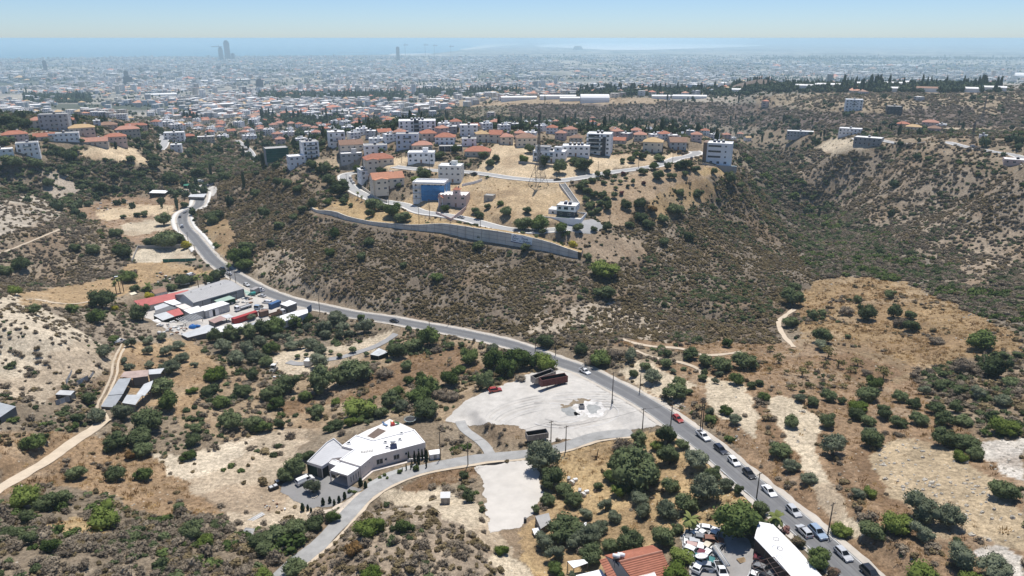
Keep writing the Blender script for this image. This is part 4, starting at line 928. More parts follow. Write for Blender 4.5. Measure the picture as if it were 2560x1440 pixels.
GROVES = {
 'in the straw field above the orange roof': "1355,1140,95o 1372,1188,70d 1367,1247,38d 1337,1270,25d 1410,1220,45d 1430,1245,52d 1497,1212,28d 1555,1217,48b 1600,1240,50o 1605,1275,42o 1675,1212,48d 1665,1270,66o 1715,1252,66d 1760,1220,85o 1465,1280,38o 1512,1260,40o 1537,1287,42o 1500,1315,48o 1410,1310,90d 1360,1350,55o 1435,1345,55o 1470,1332,60o 1387,1380,50o 1477,1377,60d 1392,1417,50g 1430,1438,30o",
 'in the dark thicket beside the lane junction': "1580,1165,120d 1555,1135,64d 1562,1108,58r 1592,1095,45d 1540,1160,50d 1630,1185,54d 1610,1140,60r 1530,1185,40g",
 'along the left edge of the queue road': "1667,1090,55d 1672,1140,55d 1705,1107,35d 1740,1147,58o 1787,1180,45d 1815,1210,40o 1847,1225,30d 1900,1270,45d 1992,1352,36p 1965,1320,26p 2080,1427,34p 2040,1387,65g 1640,1110,36b",
 'around the scrap yard': "1845,1295,120g 1530,1360,44d 1572,1345,72d 1660,1340,62d 1690,1318,32d 1700,1382,60b 1698,1428,90b 1905,1310,30d",
 'on the terraces right of the queue road': "1945,1120,54d 2082,1110,70o 2180,1095,58d 1977,1162,42o 2020,1192,40o 2145,1230,38o 2172,1227,38b 2097,1215,18r 2105,1317,52b 2182,1322,60d 2242,1297,70b 2302,1325,62o 2302,1265,95o 2370,1290,68o 2400,1385,75o 2480,1412,85o 2317,1430,110b 2427,1434,50b 2512,1217,76d 2360,1092,60d 2410,1100,60d 2435,1130,44d 2395,1137,40b",
 'in the clump behind the red trailer': "1305,890,75g 1355,893,74b 1360,853,48d 1302,940,30r 1240,895,72g 1262,920,60g 1232,875,42o 1175,887,56g 1220,948,58d 1130,942,58g 1280,905,50d",
 'on the verge above the white pickup': "1452,870,36d 1500,890,56g 1577,885,46o 1540,880,44r 1475,895,40r 1615,915,28d 1665,907,30d 1582,932,28d",
 'on the pale terraces below the hill': "1630,940,44o 1682,925,20o 1685,977,56d 1722,977,24d 1695,950,34d 1755,942,22d 1762,930,20d 1787,950,24o 1797,932,22o 1840,947,38g 1880,960,26d 1900,955,24d 1907,990,30g 1812,1022,34g 1837,1047,32o 1775,1045,30g 1772,1027,24o 1862,1035,16r",
 'along the foot path under the hill': "1652,867,20d 1667,882,24d 1725,882,40d 1757,900,40d 1803,910,48d 1860,897,64d 1815,857,28g",
 'in the dry meadow at right': "1985,715,36d 1980,742,50d 1977,802,36d 2027,785,32d 2052,780,26d 2140,748,26d 2227,735,30d 2160,778,52d 2117,772,38r 2235,778,38d 2280,810,46d 2275,785,34d 2447,840,74g 2120,840,16d 2055,838,52d 2050,858,42o 2250,800,40r 2341,845,34r",
 'in the sparse almond orchard': "1947,895,32a 1925,925,22a 1980,875,14a 1962,927,20a 2006,925,38a 2020,910,22a 2057,907,30a 2070,880,38a 2095,905,34a 2127,920,28a 1977,965,22a 2027,960,24a 2070,960,22a 2082,942,20a 2120,942,18a 2106,962,20a 2145,900,36a 2165,927,30r 2207,932,40a 1925,870,24a",
 'in the rows beyond the almond orchard': "2000,992,28o 2030,1000,34d 2067,987,38d 2106,1000,22d 2145,1007,46b 2170,980,60d 2137,1032,46d 2206,1025,44d 2170,1050,36d 2245,990,38d 2245,1052,38d 2287,1005,38d 2292,1042,46d 2335,1017,42d 2355,1047,46d 2387,1017,36d 2405,1045,40d 2185,957,40g 2072,1050,48d 1975,1050,40d 2410,907,66r 2357,960,40d 2402,975,38d 2442,980,44o 2502,997,44o 2512,1057,66b 2492,920,70d 2525,950,40d 2177,1078,34o 2307,972,34o 2507,890,28d 2545,885,24d",
 'in the olive rows left of the workshop': "282,845,26g 327,855,30o 260,875,46o 370,850,28o 370,875,28o 417,875,36o 447,862,34o 455,892,34o 405,840,28o 425,917,48o 312,900,24o 325,917,28o 375,912,24o 487,910,22o",
 'around the tin cattle shed': "405,962,60d 422,995,66g 225,995,38d 245,1037,50o 310,1025,52o 370,1045,86d 197,1042,34d 187,1060,26g 480,972,28b 540,932,54b",
 'right of the tin cattle shed': "530,970,48d 557,1000,44g 605,975,46d 575,1050,56d 487,1070,36d 627,935,38d 640,1055,56d 655,1060,50g 470,1135,38g 482,1095,42d",
 'in the olive grove below the workshop': "560,862,50o 590,890,50o 620,868,52o 752,827,20o 770,817,26o 812,817,42o 845,790,48o 857,815,40o 872,832,26o 910,815,46o 902,792,22g 850,835,30o 815,835,30o 780,860,40o 752,860,30o 730,862,30o 715,840,22o 727,847,22o 697,840,30o 680,867,40g 800,872,38o 800,900,50o 650,850,40o 665,900,40d 640,890,44o",
 'in the hedge behind the white sheds': "540,838,40d 580,832,46d 618,826,50d 652,820,52d 690,812,58g 735,801,50g 767,795,38g",
 'beside the orchard lane': "744,891,15t 767,888,13t 827,880,14t 849,890,15t 882,875,20t 916,885,16t",
 'around the wooden barn by the road': "1075,842,64g 1037,857,48d 997,872,56d 1090,870,28r 1125,862,26d 1152,860,18d 1017,912,34d 960,927,40r 930,912,30r",
 'in the brown field above the villa': "890,922,76d 850,940,58d 805,952,76d 727,955,72d 685,980,56d 1020,950,28g 1052,942,34g 1150,920,28g 1070,965,62g 1052,982,60g 1100,977,46r 997,975,36g 905,1009,86b 842,1002,26b 975,997,48d 765,987,34g 787,1025,46d 690,1007,44g 1005,1012,36o 1130,985,40r",
 'behind the white villa': "1062,1017,68d 875,1052,38b 915,1032,36g 957,1027,38d 835,1062,48d 702,1060,28d 917,1056,18d 747,1160,60d 715,1187,42d 775,1135,34d 928,1050,16o 855,1078,24r 898,1050,24g",
 'on the dry slope at far left': "87,1102,58g 112,1095,32d 290,1102,54d 350,1085,60d 355,1120,50d 327,1136,28n 197,1177,48d 287,1182,48d 357,1182,44g 62,1235,80b 125,1250,58d 160,1240,54d 67,1295,42d 262,1277,98b 450,1267,30d 77,1345,42d 130,1360,44g 20,1330,40d",
 'in the scrub beside the concrete lane': "735,1415,60d 665,1367,42d 927,1308,72b 1015,1312,46g 927,1424,64b 885,1367,46n 1255,1370,38b 1167,1240,40d 1160,1187,26d 1080,1212,22r 665,1432,50b 690,1332,62d 745,1315,62d 790,1300,52d 835,1288,40g 640,1350,50d 610,1420,44r 480,1320,60d 520,1350,50b",
 'on the plateau road verge': "782,510,30d 820,502,26g 860,502,24d 850,472,48d 825,452,36d 812,420,36d 780,412,26d 800,424,26d 937,507,54d 927,532,26d 985,525,44g 1010,540,42d 877,512,14d 892,422,22g 955,517,30d",
 'among the plateau houses': "997,462,16d 1060,432,36d 1040,445,30b 955,427,26d 1112,520,24g 1190,525,20d 1197,537,30d 1220,515,18d 1265,525,34d 1250,507,20g 1318,525,22d 1312,557,48d 1347,552,60g 1355,577,20d 1400,567,34g 1445,567,26d 1485,572,18d 1517,565,28d 1145,412,20d 1225,405,26d 1210,385,24d 1035,392,24d 1140,372,26g 1240,398,22d 955,378,20d 865,492,18d 1100,385,30d",
 'on the bare lots of the plateau': "1399,417,38d 1462,410,48d 1435,400,30d 1362,405,34d 1307,395,30b 1325,372,26d 1607,427,26d 1636,415,24g 1647,437,32d 1667,415,22d 1692,415,22d 1715,410,34d 1740,420,24d 1492,435,18d 1517,432,24d 1557,398,14d 1578,398,22d 1605,390,24d 1648,395,26d 1590,385,20g 1555,405,12d",
 'in the park on the plateau shoulder': "1460,455,22d 1450,467,24d 1470,475,28d 1480,450,20d 1510,455,18d 1536,444,14t 1550,455,14t 1582,455,14t 1565,447,12t 1530,455,11t 1540,470,12t 1570,465,12t 1536,490,16t 1505,487,26d 1517,500,22d 1500,507,22d 1522,515,28d 1465,497,20d 1477,507,22d 1485,487,20d 1470,515,22d 1495,525,22d 1672,440,18t 1685,440,18t 1713,435,17t 1785,430,18t 1610,457,13w 1555,482,13w 1557,433,14w 1480,530,20d",
 'on the upper hillside below the park': "1822,445,34d 1747,485,34d 1600,505,36d 1565,512,28d 1685,520,40d 1575,560,28d 1620,560,30d 1515,662,72b 1510,727,50d 1467,640,28d 1430,610,24y 1425,700,18n 1600,540,34d 1655,545,30d 1720,590,30d 1660,600,30d 1850,460,24d 1700,480,22d 1630,520,28n",
 'on the slope under the retaining wall': "835,582,32g 826,630,28g 922,602,28d 677,610,22d 717,457,30d 692,455,26d 1090,690,34g 1195,612,32d 1315,618,30d 1350,635,24r 760,520,28d 735,540,26d 700,560,30d 660,530,34d 640,480,30d 745,470,26d 905,640,26d 1010,660,22d",
 'in the valley left of the road': "462,512,20d 410,547,42d 415,595,62d 385,600,44d 445,592,34d 464,612,24y 320,685,46g 310,540,16d 345,535,18d 365,533,20d 232,622,38d 310,625,44d 190,617,30d 290,580,36d 52,657,44d 15,677,36d 35,722,38b 255,745,70d 357,780,60d 85,772,34d 245,792,46g 180,770,34g 295,620,30g",
 'on the hillside across the valley': "120,455,28d 425,445,42d 257,467,36d 532,550,30d 540,535,46d 600,640,58g 620,615,42d 612,660,40g 30,400,50d 90,405,36d 180,385,34g 385,410,30d 330,395,26d 200,435,26d 60,470,26d 290,440,22d 500,430,36d 470,410,30d 560,440,30d 160,430,24d",
 'among the left hill houses': "25,300,46d 60,305,40d 40,318,30d 8,350,26d 118,352,14d 85,345,16d 205,350,16d 240,330,20d 345,350,22d 362,340,24d 330,362,16d 150,375,30d 175,388,34d 190,372,24d 275,345,12d 250,352,14d 375,365,26d 380,395,30d 395,320,18d",
 'among the trees around the workshop': "455,700,34d 430,715,30d 540,685,30d 520,697,26g 475,697,28d 340,720,26d 290,770,20y 628,790,22o 375,740,26y 560,683,20d",
}
def plant_groves():
 for reg, s in GROVES.items():
  for it in s.split():
   a, b, c = it[:-1].split(',')
   put_tree(float(a), float(b), float(c), KEY[it[-1]], reg)
 for i, (x, y, h) in enumerate([(292, 737, 30), (301, 733, 34), (310, 731, 34)]):
  put_palm(x, y, h, ['left', 'middle', 'right'][i] + ' of three slim palms beside the workshop', 2.0)
 put_palm(372, 728, 12, 'broad low palm beside the red workshop roof', 3.8)
 put_palm(497, 722, 28, 'left palm behind the grey workshop hall', 2.8)
 put_palm(516, 716, 28, 'right palm behind the grey workshop hall', 2.8)
 put_palm(576, 700, 36, 'tall palm at the road edge behind the grey hall', 2.2)
 put_palm(1722, 1335, 40, 'shaggy fan palm in front of the straw field', 2.6)
 put_palm(1937, 1322, 30, 'fan palm at the corner of the white-roofed shed', 2.4)
 put_palm(895, 497, 14, 'small palm on the plateau road verge', 1.6)
 put_palm(905, 503, 11, 'smaller palm on the plateau road verge', 1.5)
# --- vehicles
def Wz(px, py, z):
 a, b, c = pix_dir(px, py); t = (z - CAM_H) / float(c)
 return Vector((float(a) * t, float(b) * t, z))
RUBBER = pm('tyre_rubber', (.02, .02, .02), .9, .2)
RIM = pm('wheel_rim', (.35, .35, .36), .4, .1, metal=.7)
LAMP = pm('lamp_lens', (.75, .75, .72), .15, .05, spec=.6)
TAIL = pm('tail_lens', (.35, .02, .02), .25, .05, spec=.6)
BLACKP = pm('black_trim', (.025, .025, .027), .6, .2)
CARGLASS = glass('car_glass', (.02, .025, .03), .05)
def paint(name, col):
 n = 'car_paint_' + name
 if n in MATS: return MATS[n]
 m, nt, out = _nodes(n); b = nt.nodes.new('ShaderNodeBsdfPrincipled')
 tc = nt.nodes.new('ShaderNodeTexCoord'); no = nt.nodes.new('ShaderNodeTexNoise'); no.inputs['Scale'].default_value = 2.5; nt.links.new(tc.outputs['Object'], no.inputs['Vector'])
 cr = nt.nodes.new('ShaderNodeValToRGB'); cr.color_ramp.elements[0].color = (*[c * .86 for c in col], 1); cr.color_ramp.elements[1].color = (*[min(1, c * 1.06) for c in col], 1)
 nt.links.new(no.outputs[0], cr.inputs[0]); nt.links.new(cr.outputs[0], b.inputs['Base Color'])
 b.inputs['Roughness'].default_value = .32; b.inputs['Coat Weight'].default_value = .5; b.inputs['Coat Roughness'].default_value = .1
 nt.links.new(b.outputs[0], out.inputs[0]); MATS[n] = m; return m
PAINTS = {'white': (.78, .78, .77), 'silver': (.48, .49, .50), 'grey': (.20, .205, .21), 'black': (.018, .018, .02), 'navy': (.02, .025, .04), 'red': (.36, .045, .03), 'blue': (.28, .36, .46), 'cream': (.62, .56, .44), 'teal': (.06, .20, .20), 'wine': (.16, .03, .04), 'rust': (.22, .10, .06), 'yellow': (.62, .30, .04), 'pink': (.50, .34, .30)}
PROF = {
 'hatch': dict(L=4.1, Wd=1.76, body=[(-2.05,.32),(-2.03,.78),(-1.95,.92),(-1.2,.95),(.75,.93),(1.55,.82),(1.98,.66),(2.05,.34)], cab=[(-1.93,.92),(-1.62,1.40),(-1.0,1.47),(.05,1.46),(.95,.92)], wh=(-1.27, 1.25)),
 'sedan': dict(L=4.5, Wd=1.78, body=[(-2.25,.32),(-2.24,.80),(-2.1,.94),(-1.3,.97),(.8,.93),(1.7,.84),(2.18,.68),(2.25,.34)], cab=[(-1.65,.95),(-1.0,1.40),(-.5,1.45),(.2,1.44),(1.05,.93)], wh=(-1.35, 1.38)),
 'suv': dict(L=4.5, Wd=1.86, body=[(-2.25,.38),(-2.24,.92),(-2.15,1.04),(-1.3,1.06),(.8,1.04),(1.7,.96),(2.18,.80),(2.25,.40)], cab=[(-2.12,1.03),(-1.82,1.58),(-1.1,1.68),(.15,1.66),(1.0,1.04)], wh=(-1.35, 1.38)),
 'estate': dict(L=4.6, Wd=1.80, body=[(-2.3,.34),(-2.28,.84),(-2.2,.95),(-1.3,.98),(.85,.95),(1.75,.85),(2.22,.68),(2.3,.36)], cab=[(-2.16,.95),(-1.92,1.42),(-1.0,1.5),(.2,1.48),(1.1,.95)], wh=(-1.38, 1.4)),
 'van': dict(L=5.0, Wd=1.95, body=[(-2.5,.36),(-2.5,1.12),(-2.46,1.18),(-1.3,1.2),(1.2,1.18),(1.9,1.08),(2.42,.86),(2.5,.40)], cab=[(-2.45,1.17),(-2.32,1.84),(-1.9,1.93),(.85,1.92),(1.62,1.16)], wh=(-1.5, 1.55)),
 'pickup': dict(L=5.1, Wd=1.82, body=[(-2.55,.45),(-2.55,.98),(-.75,.98),(-.7,1.0),(.95,1.0),(1.9,.93),(2.48,.82),(2.55,.45)], cab=[(-.78,.98),(-.62,1.55),(-.2,1.66),(.45,1.65),(1.2,1.0)], wh=(-1.5, 1.55)),
}
CARM = {}
def car_meshes(kind, color):
 if (kind, color) in CARM: return CARM[(kind, color)]
 P = PROF[kind]; w = P['Wd'] / 2; PM = paint(color, PAINTS[color])
 def loft(prof, w0, w1, z0, z1, mat=0):
  mb = MB(); n = len(prof)
  def wid(z): return w0 + (w1 - w0) * min(1, max(0, (z - z0) / (z1 - z0 + 1e-6)))
  A = [(x, -wid(z), z) for x, z in prof]; B = [(x, wid(z), z) for x, z in prof]
  mb.add(A + B, [(i, (i + 1) % n, n + (i + 1) % n, n + i)[::-1] for i in range(n)] + [tuple(range(n)), tuple(range(n, 2 * n))[::-1]], mat)
  return mb
 zb = P['body'][2][1]
 b = loft(P['body'], w * .97, w, .3, .8)
 c = P['cab']; top = max(z for _, z in c)
 cb = loft(c, w * .95, w * .72, c[0][1], top)
 o = len(b.v); b.v += cb.v; b.f += [[o + i for i in f] for f in cb.f]; b.m += cb.m; b.sm += cb.sm
 if kind == 'pickup':
  b.box(-2.42, -w + .12, .985, -.85, w - .12, 1.0, 1)
  for a in ((-2.55, -w, .98, -.8, -w + .1, 1.12), (-2.55, w - .1, .98, -.8, w, 1.12), (-2.55, -w, .98, -2.45, w, 1.12)): b.box(*a, 0)
 for s in (-1, 1):
  for x in P['wh']:
   b.box(x - .42, s * (w - .02) - .02, .3, x + .42, s * (w - .02) + .02, .66, 1)
 b.box(-P['L'] / 2 + .05, -w * .9, .22, P['L'] / 2 - .05, w * .9, .34, 1)
 out = {'body': b.mesh('body', [PM, BLACKP])}
 def wid(z): return w * .95 + (w * .72 - w * .95) * min(1, max(0, (z - c[0][1]) / (top - c[0][1])))
 def pane(x0, z0, x1, z1, k=.86):
  mb = MB(); e = .014
  nx, nz = (z1 - z0), -(x1 - x0); l = math.hypot(nx, nz); nx, nz = nx / l, nz / l
  if nz < 0: nx, nz = -nx, -nz
  xa, za = x0 + (x1 - x0) * .1, z0 + (z1 - z0) * .1; xb, zb_ = x0 + (x1 - x0) * .92, z0 + (z1 - z0) * .92
  mb.add([(xa + nx * e, -wid(za) * k, za + nz * e), (xa + nx * e, wid(za) * k, za + nz * e), (xb + nx * e, wid(zb_) * k, zb_ + nz * e), (xb + nx * e, -wid(zb_) * k, zb_ + nz * e)], [(0, 1, 2, 3), (3, 2, 1, 0)])
  return mb
 out['windscreen'] = pane(*c[-1], *c[-2]).mesh('windscreen', [CARGLASS])
 out['rear_window'] = pane(*c[0], *c[1]).mesh('rear_window', [CARGLASS])
 sw = []
 for s in (-1, 1):
  mb = MB(); z0, z1 = c[0][1] + .06, top - .1
  xr0 = c[0][0] + (c[1][0] - c[0][0]) * .2 + .12; xr1 = c[1][0] + .12; xf1 = c[-2][0] - .05; xf0 = c[-1][0] - .22
  if kind == 'van': xr0 = xr1 = .15
  q = [(xr0, z0), (xf0, z0), (xf1, z1), (xr1, z1)]
  mb.add([(x, s * (wid(z) + .012), z) for x, z in q], [(0, 1, 2, 3), (3, 2, 1, 0)]); sw.append(mb.mesh('side_window', [CARGLASS]))
 out['side_window'] = sw
 mb = MB(); mb.tube((0, -.11, 0), (0, .11, 0), .32, .32, 12, 0); mb.tube((0, -.115, 0), (0, .115, 0), .19, .19, 10, 1)
 out['wheel'] = CARM.setdefault('wheel', mb.mesh('wheel', [RUBBER, RIM]))
 mb = MB(); mb.box(-.05, -.17, -.07, .05, .17, .07); out['headlight'] = CARM.setdefault('headlight', mb.mesh('headlight', [LAMP]))
 mb = MB(); mb.box(-.04, -.14, -.1, .04, .14, .1); out['tail_light'] = CARM.setdefault('tail', mb.mesh('tail_light', [TAIL]))
 CARM[(kind, color)] = out; return out
def make_car(p, rz, kind, color, label, group, name=None, lights=True):
 P = PROF[kind]; M = car_meshes(kind, color)
 cat = {'van': 'van', 'pickup': 'pickup', 'suv': 'car'}.get(kind, 'car')
 t = thing(name or {'van': 'delivery_van', 'pickup': 'pickup_truck'}.get(kind, 'parked_car' if 'park' in (group or '') else 'car'), label, cat, p, rz, group)
 link_mesh('body', M['body'], t); link_mesh('windscreen', M['windscreen'], t); link_mesh('rear_window', M['rear_window'], t)
 for m in M['side_window']: link_mesh('side_window', m, t)
 for x in P['wh']:
  for s in (-1, 1): link_mesh('wheel', M['wheel'], t, (x, s * (P['Wd'] / 2 - .1), .32))
 if lights:
  zb = P['body'][-2][1] - .06
  for s in (-1, 1):
   link_mesh('headlight', M['headlight'], t, (P['L'] / 2 - .06, s * (P['Wd'] / 2 - .3), zb)); link_mesh('tail_light', M['tail_light'], t, (-P['L'] / 2 + .02, s * (P['Wd'] / 2 - .2), zb + .08))
 return t
def road_heading(line, p):
 q = int(((line[:, 0] - p.x) ** 2 + (line[:, 1] - p.y) ** 2).argmin()); a, b = line[max(0, q - 2)], line[min(len(line) - 1, q + 2)]
 return math.atan2(b[1] - a[1], b[0] - a[0]), q
def road_car(px, py, kind, color, label, toward=True, line='main', dx=0, dz=.05):
 p = W(px, py + 3); h, q = road_heading(LINE[line], p)
 if line == 'main': toward = toward
 p.z = LINE[line][q, 2] + dz
 return make_car(p, h + (math.pi if toward else 0), kind, color, label, 'cars on the roads')
for a in [
 (1694,1050,'hatch','red','red hatchback at the far end of the queue'), (1757,1093,'pickup','white','white pickup behind the red hatchback in the queue'),
 (1801,1126,'estate','navy','dark blue estate car behind a white hatchback in the queue'), (1834,1157,'hatch','white','white hatchback between two dark cars in the queue'),
 (1872,1188,'hatch','black','black hatchback in the queue above the roadside pole'), (1922,1231,'sedan','white','white saloon in the queue in front of the black hatchback'),
 (1983,1282,'hatch','silver','silver hatchback alone in the queue above the blue car'), (2043,1336,'suv','blue','pale blue sport utility car beside the oncoming silver car'),
 (2107,1390,'hatch','silver','silver hatchback nearest to the bottom of the queue'), (2176,1440,'suv','black','black sport utility car cut off by the bottom edge'),
 (1462,930,'pickup','white','white double-cab pickup alone on the road past the gravel lot'), (986,803,'sedan','black','black saloon alone on the valley road below the hill'),
 (617,712,'estate','silver','silver estate on the road beside the grey workshop hall')]:
 road_car(*a)
road_car(2009, 1332, 'hatch', 'silver', 'silver hatchback driving up past the pale blue car', False)
for a in [(556,672,'suv','black','black car on the road behind the workshop palms'), (573,684,'hatch','white','white car on the road behind the workshop palms'), (455,566,'van','silver','grey van on the far bend of the valley road'), (450,541,'hatch','grey','small dark car on the far bend beyond the grey van'), (463,529,'sedan','silver','silver car farthest up the valley road')]:
 road_car(*a, False)
for a in [(1152,543,'sedan','silver','silver saloon on the plateau road above the retaining wall'), ]: road_car(*a, True, 'plateau_a')
for a in [(1185,434,'sedan','black','black saloon on the upper plateau road by the pale block'), (1393,449,'sedan','black','black saloon on the upper plateau road below the pylon')]: road_car(*a, True, 'plateau_b')
for i, a in enumerate([(876,446), (879,453), (883,459)]):
 p = W(*a); h, q = road_heading(LINE['plateau_a'], p); p.z += .12
 make_car(p, h + math.pi, 'hatch', 'white', ['farthest', 'middle', 'nearest'][i] + ' of three white cars parked on the plateau bend', 'cars parked on the plateau bend')
make_car(W(1729, 397), 1.2, 'hatch', 'grey', 'grey car parked beside the brown-ended white block', 'parked cars')
make_car(W(1238, 979), .25, 'suv', 'red', 'red car parked at the left edge of the gravel lot', 'parked cars')
make_car(W(653, 728), 2.6, 'hatch', 'white', 'white car parked beside the box truck at the workshop', 'parked cars')
make_car(W(655, 742), 2.7, 'sedan', 'silver', 'silver car parked in front of the box truck', 'parked cars')
make_car(W(668, 759), 2.85, 'van', 'white', 'white van parked in the workshop yard by the road', 'parked cars')
make_car(W(463, 712), .5, 'suv', 'white', 'white car parked between palms behind the workshop', 'parked cars')
make_car(W(521, 712), 2.2, 'hatch', 'white', 'white car parked behind the grey hall ridge', 'parked cars')
make_car(W(478, 690), 1.2, 'van', 'white', 'white van in the clearing behind the workshop palms', 'parked cars')
make_car(W(295, 697), .3, 'hatch', 'white', 'white car beside the round tree in the brown meadow', 'parked cars')
make_car(W(298, 858), 1.2, 'van', 'white', 'white van parked at the top of the rutted track', 'parked cars')
_vz = PADZ['drive'] + .04
make_car(Wz(763, 1206, _vz), R(42), 'van', 'white', 'white van parked on the villa driveway', 'parked cars')
# --- heavy vehicles
def wheels(t, xs, w, r=.5):
 mb = MB(); mb.tube((0, -.16, 0), (0, .16, 0), r, r, 14, 0); mb.tube((0, -.165, 0), (0, .165, 0), r * .55, r * .55, 10, 1); m = mb.mesh('wheel', [RUBBER, RIM])
 for x in xs:
  for s in (-1, 1): link_mesh('wheel', m, t, (x, s * (w / 2 - .2), r))
def tipper_trailer(p, rz, L, label, col, h=1.9, axles=3):
 t = thing('tipper_trailer', label, 'trailer', p, rz, 'parked tipper trailers')
 m = pm('trailer_' + label.split()[0], col, .8, .35, .5, dirt=.45); ins = pm('trailer_inside', (.045, .04, .038), .95, .3)
 w, z0, z1 = 2.5, 1.25, 1.25 + h
 b = MB(); k = .12
 for y in (-w / 2, w / 2 - k): b.box(-L / 2, y, z0, L / 2, y + k, z1, 0)
 b.box(-L / 2, -w / 2 + k, z0, -L / 2 + k, w / 2 - k, z1 - .02, 0); b.box(L / 2 - k, -w / 2 + k, z0, L / 2, w / 2 - k, z1 + .25, 0)
 b.box(-L / 2 + k, -w / 2 + k, z0, L / 2 - k, w / 2 - k, z0 + .12, 1)
 for y in (-w / 2 + k + .004, w / 2 - k - .004): b.add([(-L / 2 + k, y, z0 + .12), (L / 2 - k, y, z0 + .12), (L / 2 - k, y, z1 - .05), (-L / 2 + k, y, z1 - .05)], [(0, 1, 2, 3), (3, 2, 1, 0)], 1)
 b.build('body', [m, ins], t)
 n = int(L / .62)
 rb = MB()
 for i in range(n + 1):
  x = -L / 2 + .05 + i * (L - .1) / n
  for s in (-1, 1): rb.box(x - .05, s * (w / 2 + .05) - .05, z0 + .05, x + .05, s * (w / 2 + .05) + .05, z1 - .1, 0)
 rb.build('side_ribs', [m], t)
 rl = MB()
 for s in (-1, 1): rl.box(-L / 2 - .05, s * (w / 2 + .02) - .1, z1 + .003, L / 2 + .05, s * (w / 2 + .02) + .1, z1 + .13, 0)
 rl.build('top_rail', [m], t)
 c = MB()
 for y in (-.55, .4): c.box(-L / 2 + .1, y, .85, L / 2 - .1, y + .15, z0 - .004, 0)
 c.build('chassis', [BLACKP], t)
 lg = MB()
 for s in (-1, 1): lg.box(L / 2 - 2.2, s * .9 - .08, .0, L / 2 - 2.05, s * .9 + .08, z0 - .01, 0)
 lg.build('landing_leg', [BLACKP], t)
 wheels(t, [-L / 2 + 1.0 + 1.25 * i for i in range(axles)], w, .5)
 return t
def heading_px(x0, y0, x1, y1):
 a, b = W(x0, y0), W(x1, y1); return math.atan2(b.y - a.y, b.x - a.x)
tipper_trailer(W(1383, 966), heading_px(1350, 978, 1416, 958) + math.pi, 9.6, 'red rusty tipper trailer with tall ribbed sides on gravel lot', (.135, .048, .042), 2.3)
tipper_trailer(W(1358, 956), heading_px(1330, 966, 1390, 945) + math.pi, 9.2, 'grey tipper trailer parked behind the red one', (.30, .27, .24), 2.1)
tipper_trailer(W(1342, 1103), heading_px(1314, 1108, 1374, 1096), 6.4, 'pale tipper trailer with a rusty rim beside the lane poles', (.36, .33, .30), 1.7, 2)
def truck(p, rz, label, cab, L=7.5, load='flat', colb=(.4, .4, .4), cat='truck'):
 t = thing('lorry', label, cat, p, rz, 'lorries')
 w = 2.4; x1 = L / 2
 c = MB(); pr = [(x1 - 1.9, .6), (x1, .6), (x1, 1.55), (x1 - .25, 2.55), (x1 - 1.75, 2.65), (x1 - 1.9, 2.4)]
 n = len(pr); c.add([(x, -w / 2, z) for x, z in pr] + [(x, w / 2, z) for x, z in pr], [(i, (i + 1) % n, n + (i + 1) % n, n + i)[::-1] for i in range(n)] + [tuple(range(n)), tuple(range(n, 2 * n))[::-1]], 0)
 cabo = c.build('cab', [paint(cab, PAINTS[cab])], t)
 g = MB(); g.add([(x1 - .02 + .02, -w / 2 + .15, 1.6), (x1 + .0, w / 2 - .15, 1.6), (x1 - .21, w / 2 - .15, 2.45), (x1 - .21, -w / 2 + .15, 2.45)], [(0, 1, 2, 3)]); g.v = [(a + .02, b_, z) for a, b_, z in g.v]
 g.build('windscreen', [CARGLASS], cabo)
 for s in (-1, 1):
  q = MB(); q.box(x1 - 1.3, s * (w / 2 + .01) - .01, 1.65, x1 - .4, s * (w / 2 + .01) + .01, 2.35); q.build('side_window', [CARGLASS], cabo)
 ch = MB(); ch.box(-x1, -.5, .7, x1 - 1.9, .5, 1.0); ch.build('chassis', [BLACKP], t)
 m = pm('truck_body_' + load + str(round(colb[0], 2)), colb, .7, .2, dirt=.3)
 b = MB()
 if load == 'flat':
  b.box(-x1, -w / 2, 1.003, x1 - 2.1, w / 2, 1.16)
  for s in (-1, 1): b.box(-x1, s * (w / 2 - .04) - .04, 1.163, x1 - 2.1, s * (w / 2 - .04) + .04, 1.5)
  b.box(x1 - 2.18, -w / 2, 1.163, x1 - 2.1, w / 2, 2.2)
 elif load == 'box': b.box(-x1, -w / 2, 1.003, x1 - 2.0, w / 2, 3.3)
 elif load == 'tip':
  for s in (-1, 1): b.box(-x1, s * (w / 2 - .05) - .05, 1.003, x1 - 2.1, s * (w / 2 - .05) + .05, 2.0)
  b.box(-x1, -w / 2 + .1, 1.003, x1 - 2.1, w / 2 - .1, 1.15); b.box(x1 - 2.2, -w / 2 + .1, 1.153, x1 - 2.1, w / 2 - .1, 2.2)
 elif load == 'tank': b.tube((-x1, 0, 1.9), (x1 - 2.1, 0, 1.9), .95, .95, 16)
 if b.v: b.build('load_bed', [m], t)
 wheels(t, [-x1 + .9, -x1 + 2.1, x1 - 1.1], w, .48)
 return t
truck(W(609, 773), heading_px(650, 760, 600, 776), 'white flatbed lorry in the middle of the workshop yard', 'white', 8.5, 'flat', (.42, .42, .42))
truck(W(642, 734), heading_px(630, 740, 655, 730), 'grey box lorry parked at the road side of the yard', 'white', 6.5, 'box', (.33, .31, .30))
truck(W(713, 779), heading_px(680, 788, 722, 774), 'yellow-cabbed lorry with its cab tipped by the site office', 'yellow', 7.5, 'tip', (.30, .20, .13))
truck(W(648, 772), heading_px(655, 765, 640, 776), 'blue lorry cab without a load in the yard', 'blue', 5.5, 'none')
truck(W(694, 790), heading_px(660, 796, 705, 784), 'brown tipper lorry with a white cab behind the long white roof', 'white', 8.0, 'tip', (.26, .17, .11))
truck(W(2437, 372), heading_px(2458, 377, 2425, 368), 'blue-grey lorry driving along the right hill road', 'silver', 8.5, 'tip', (.16, .18, .22))
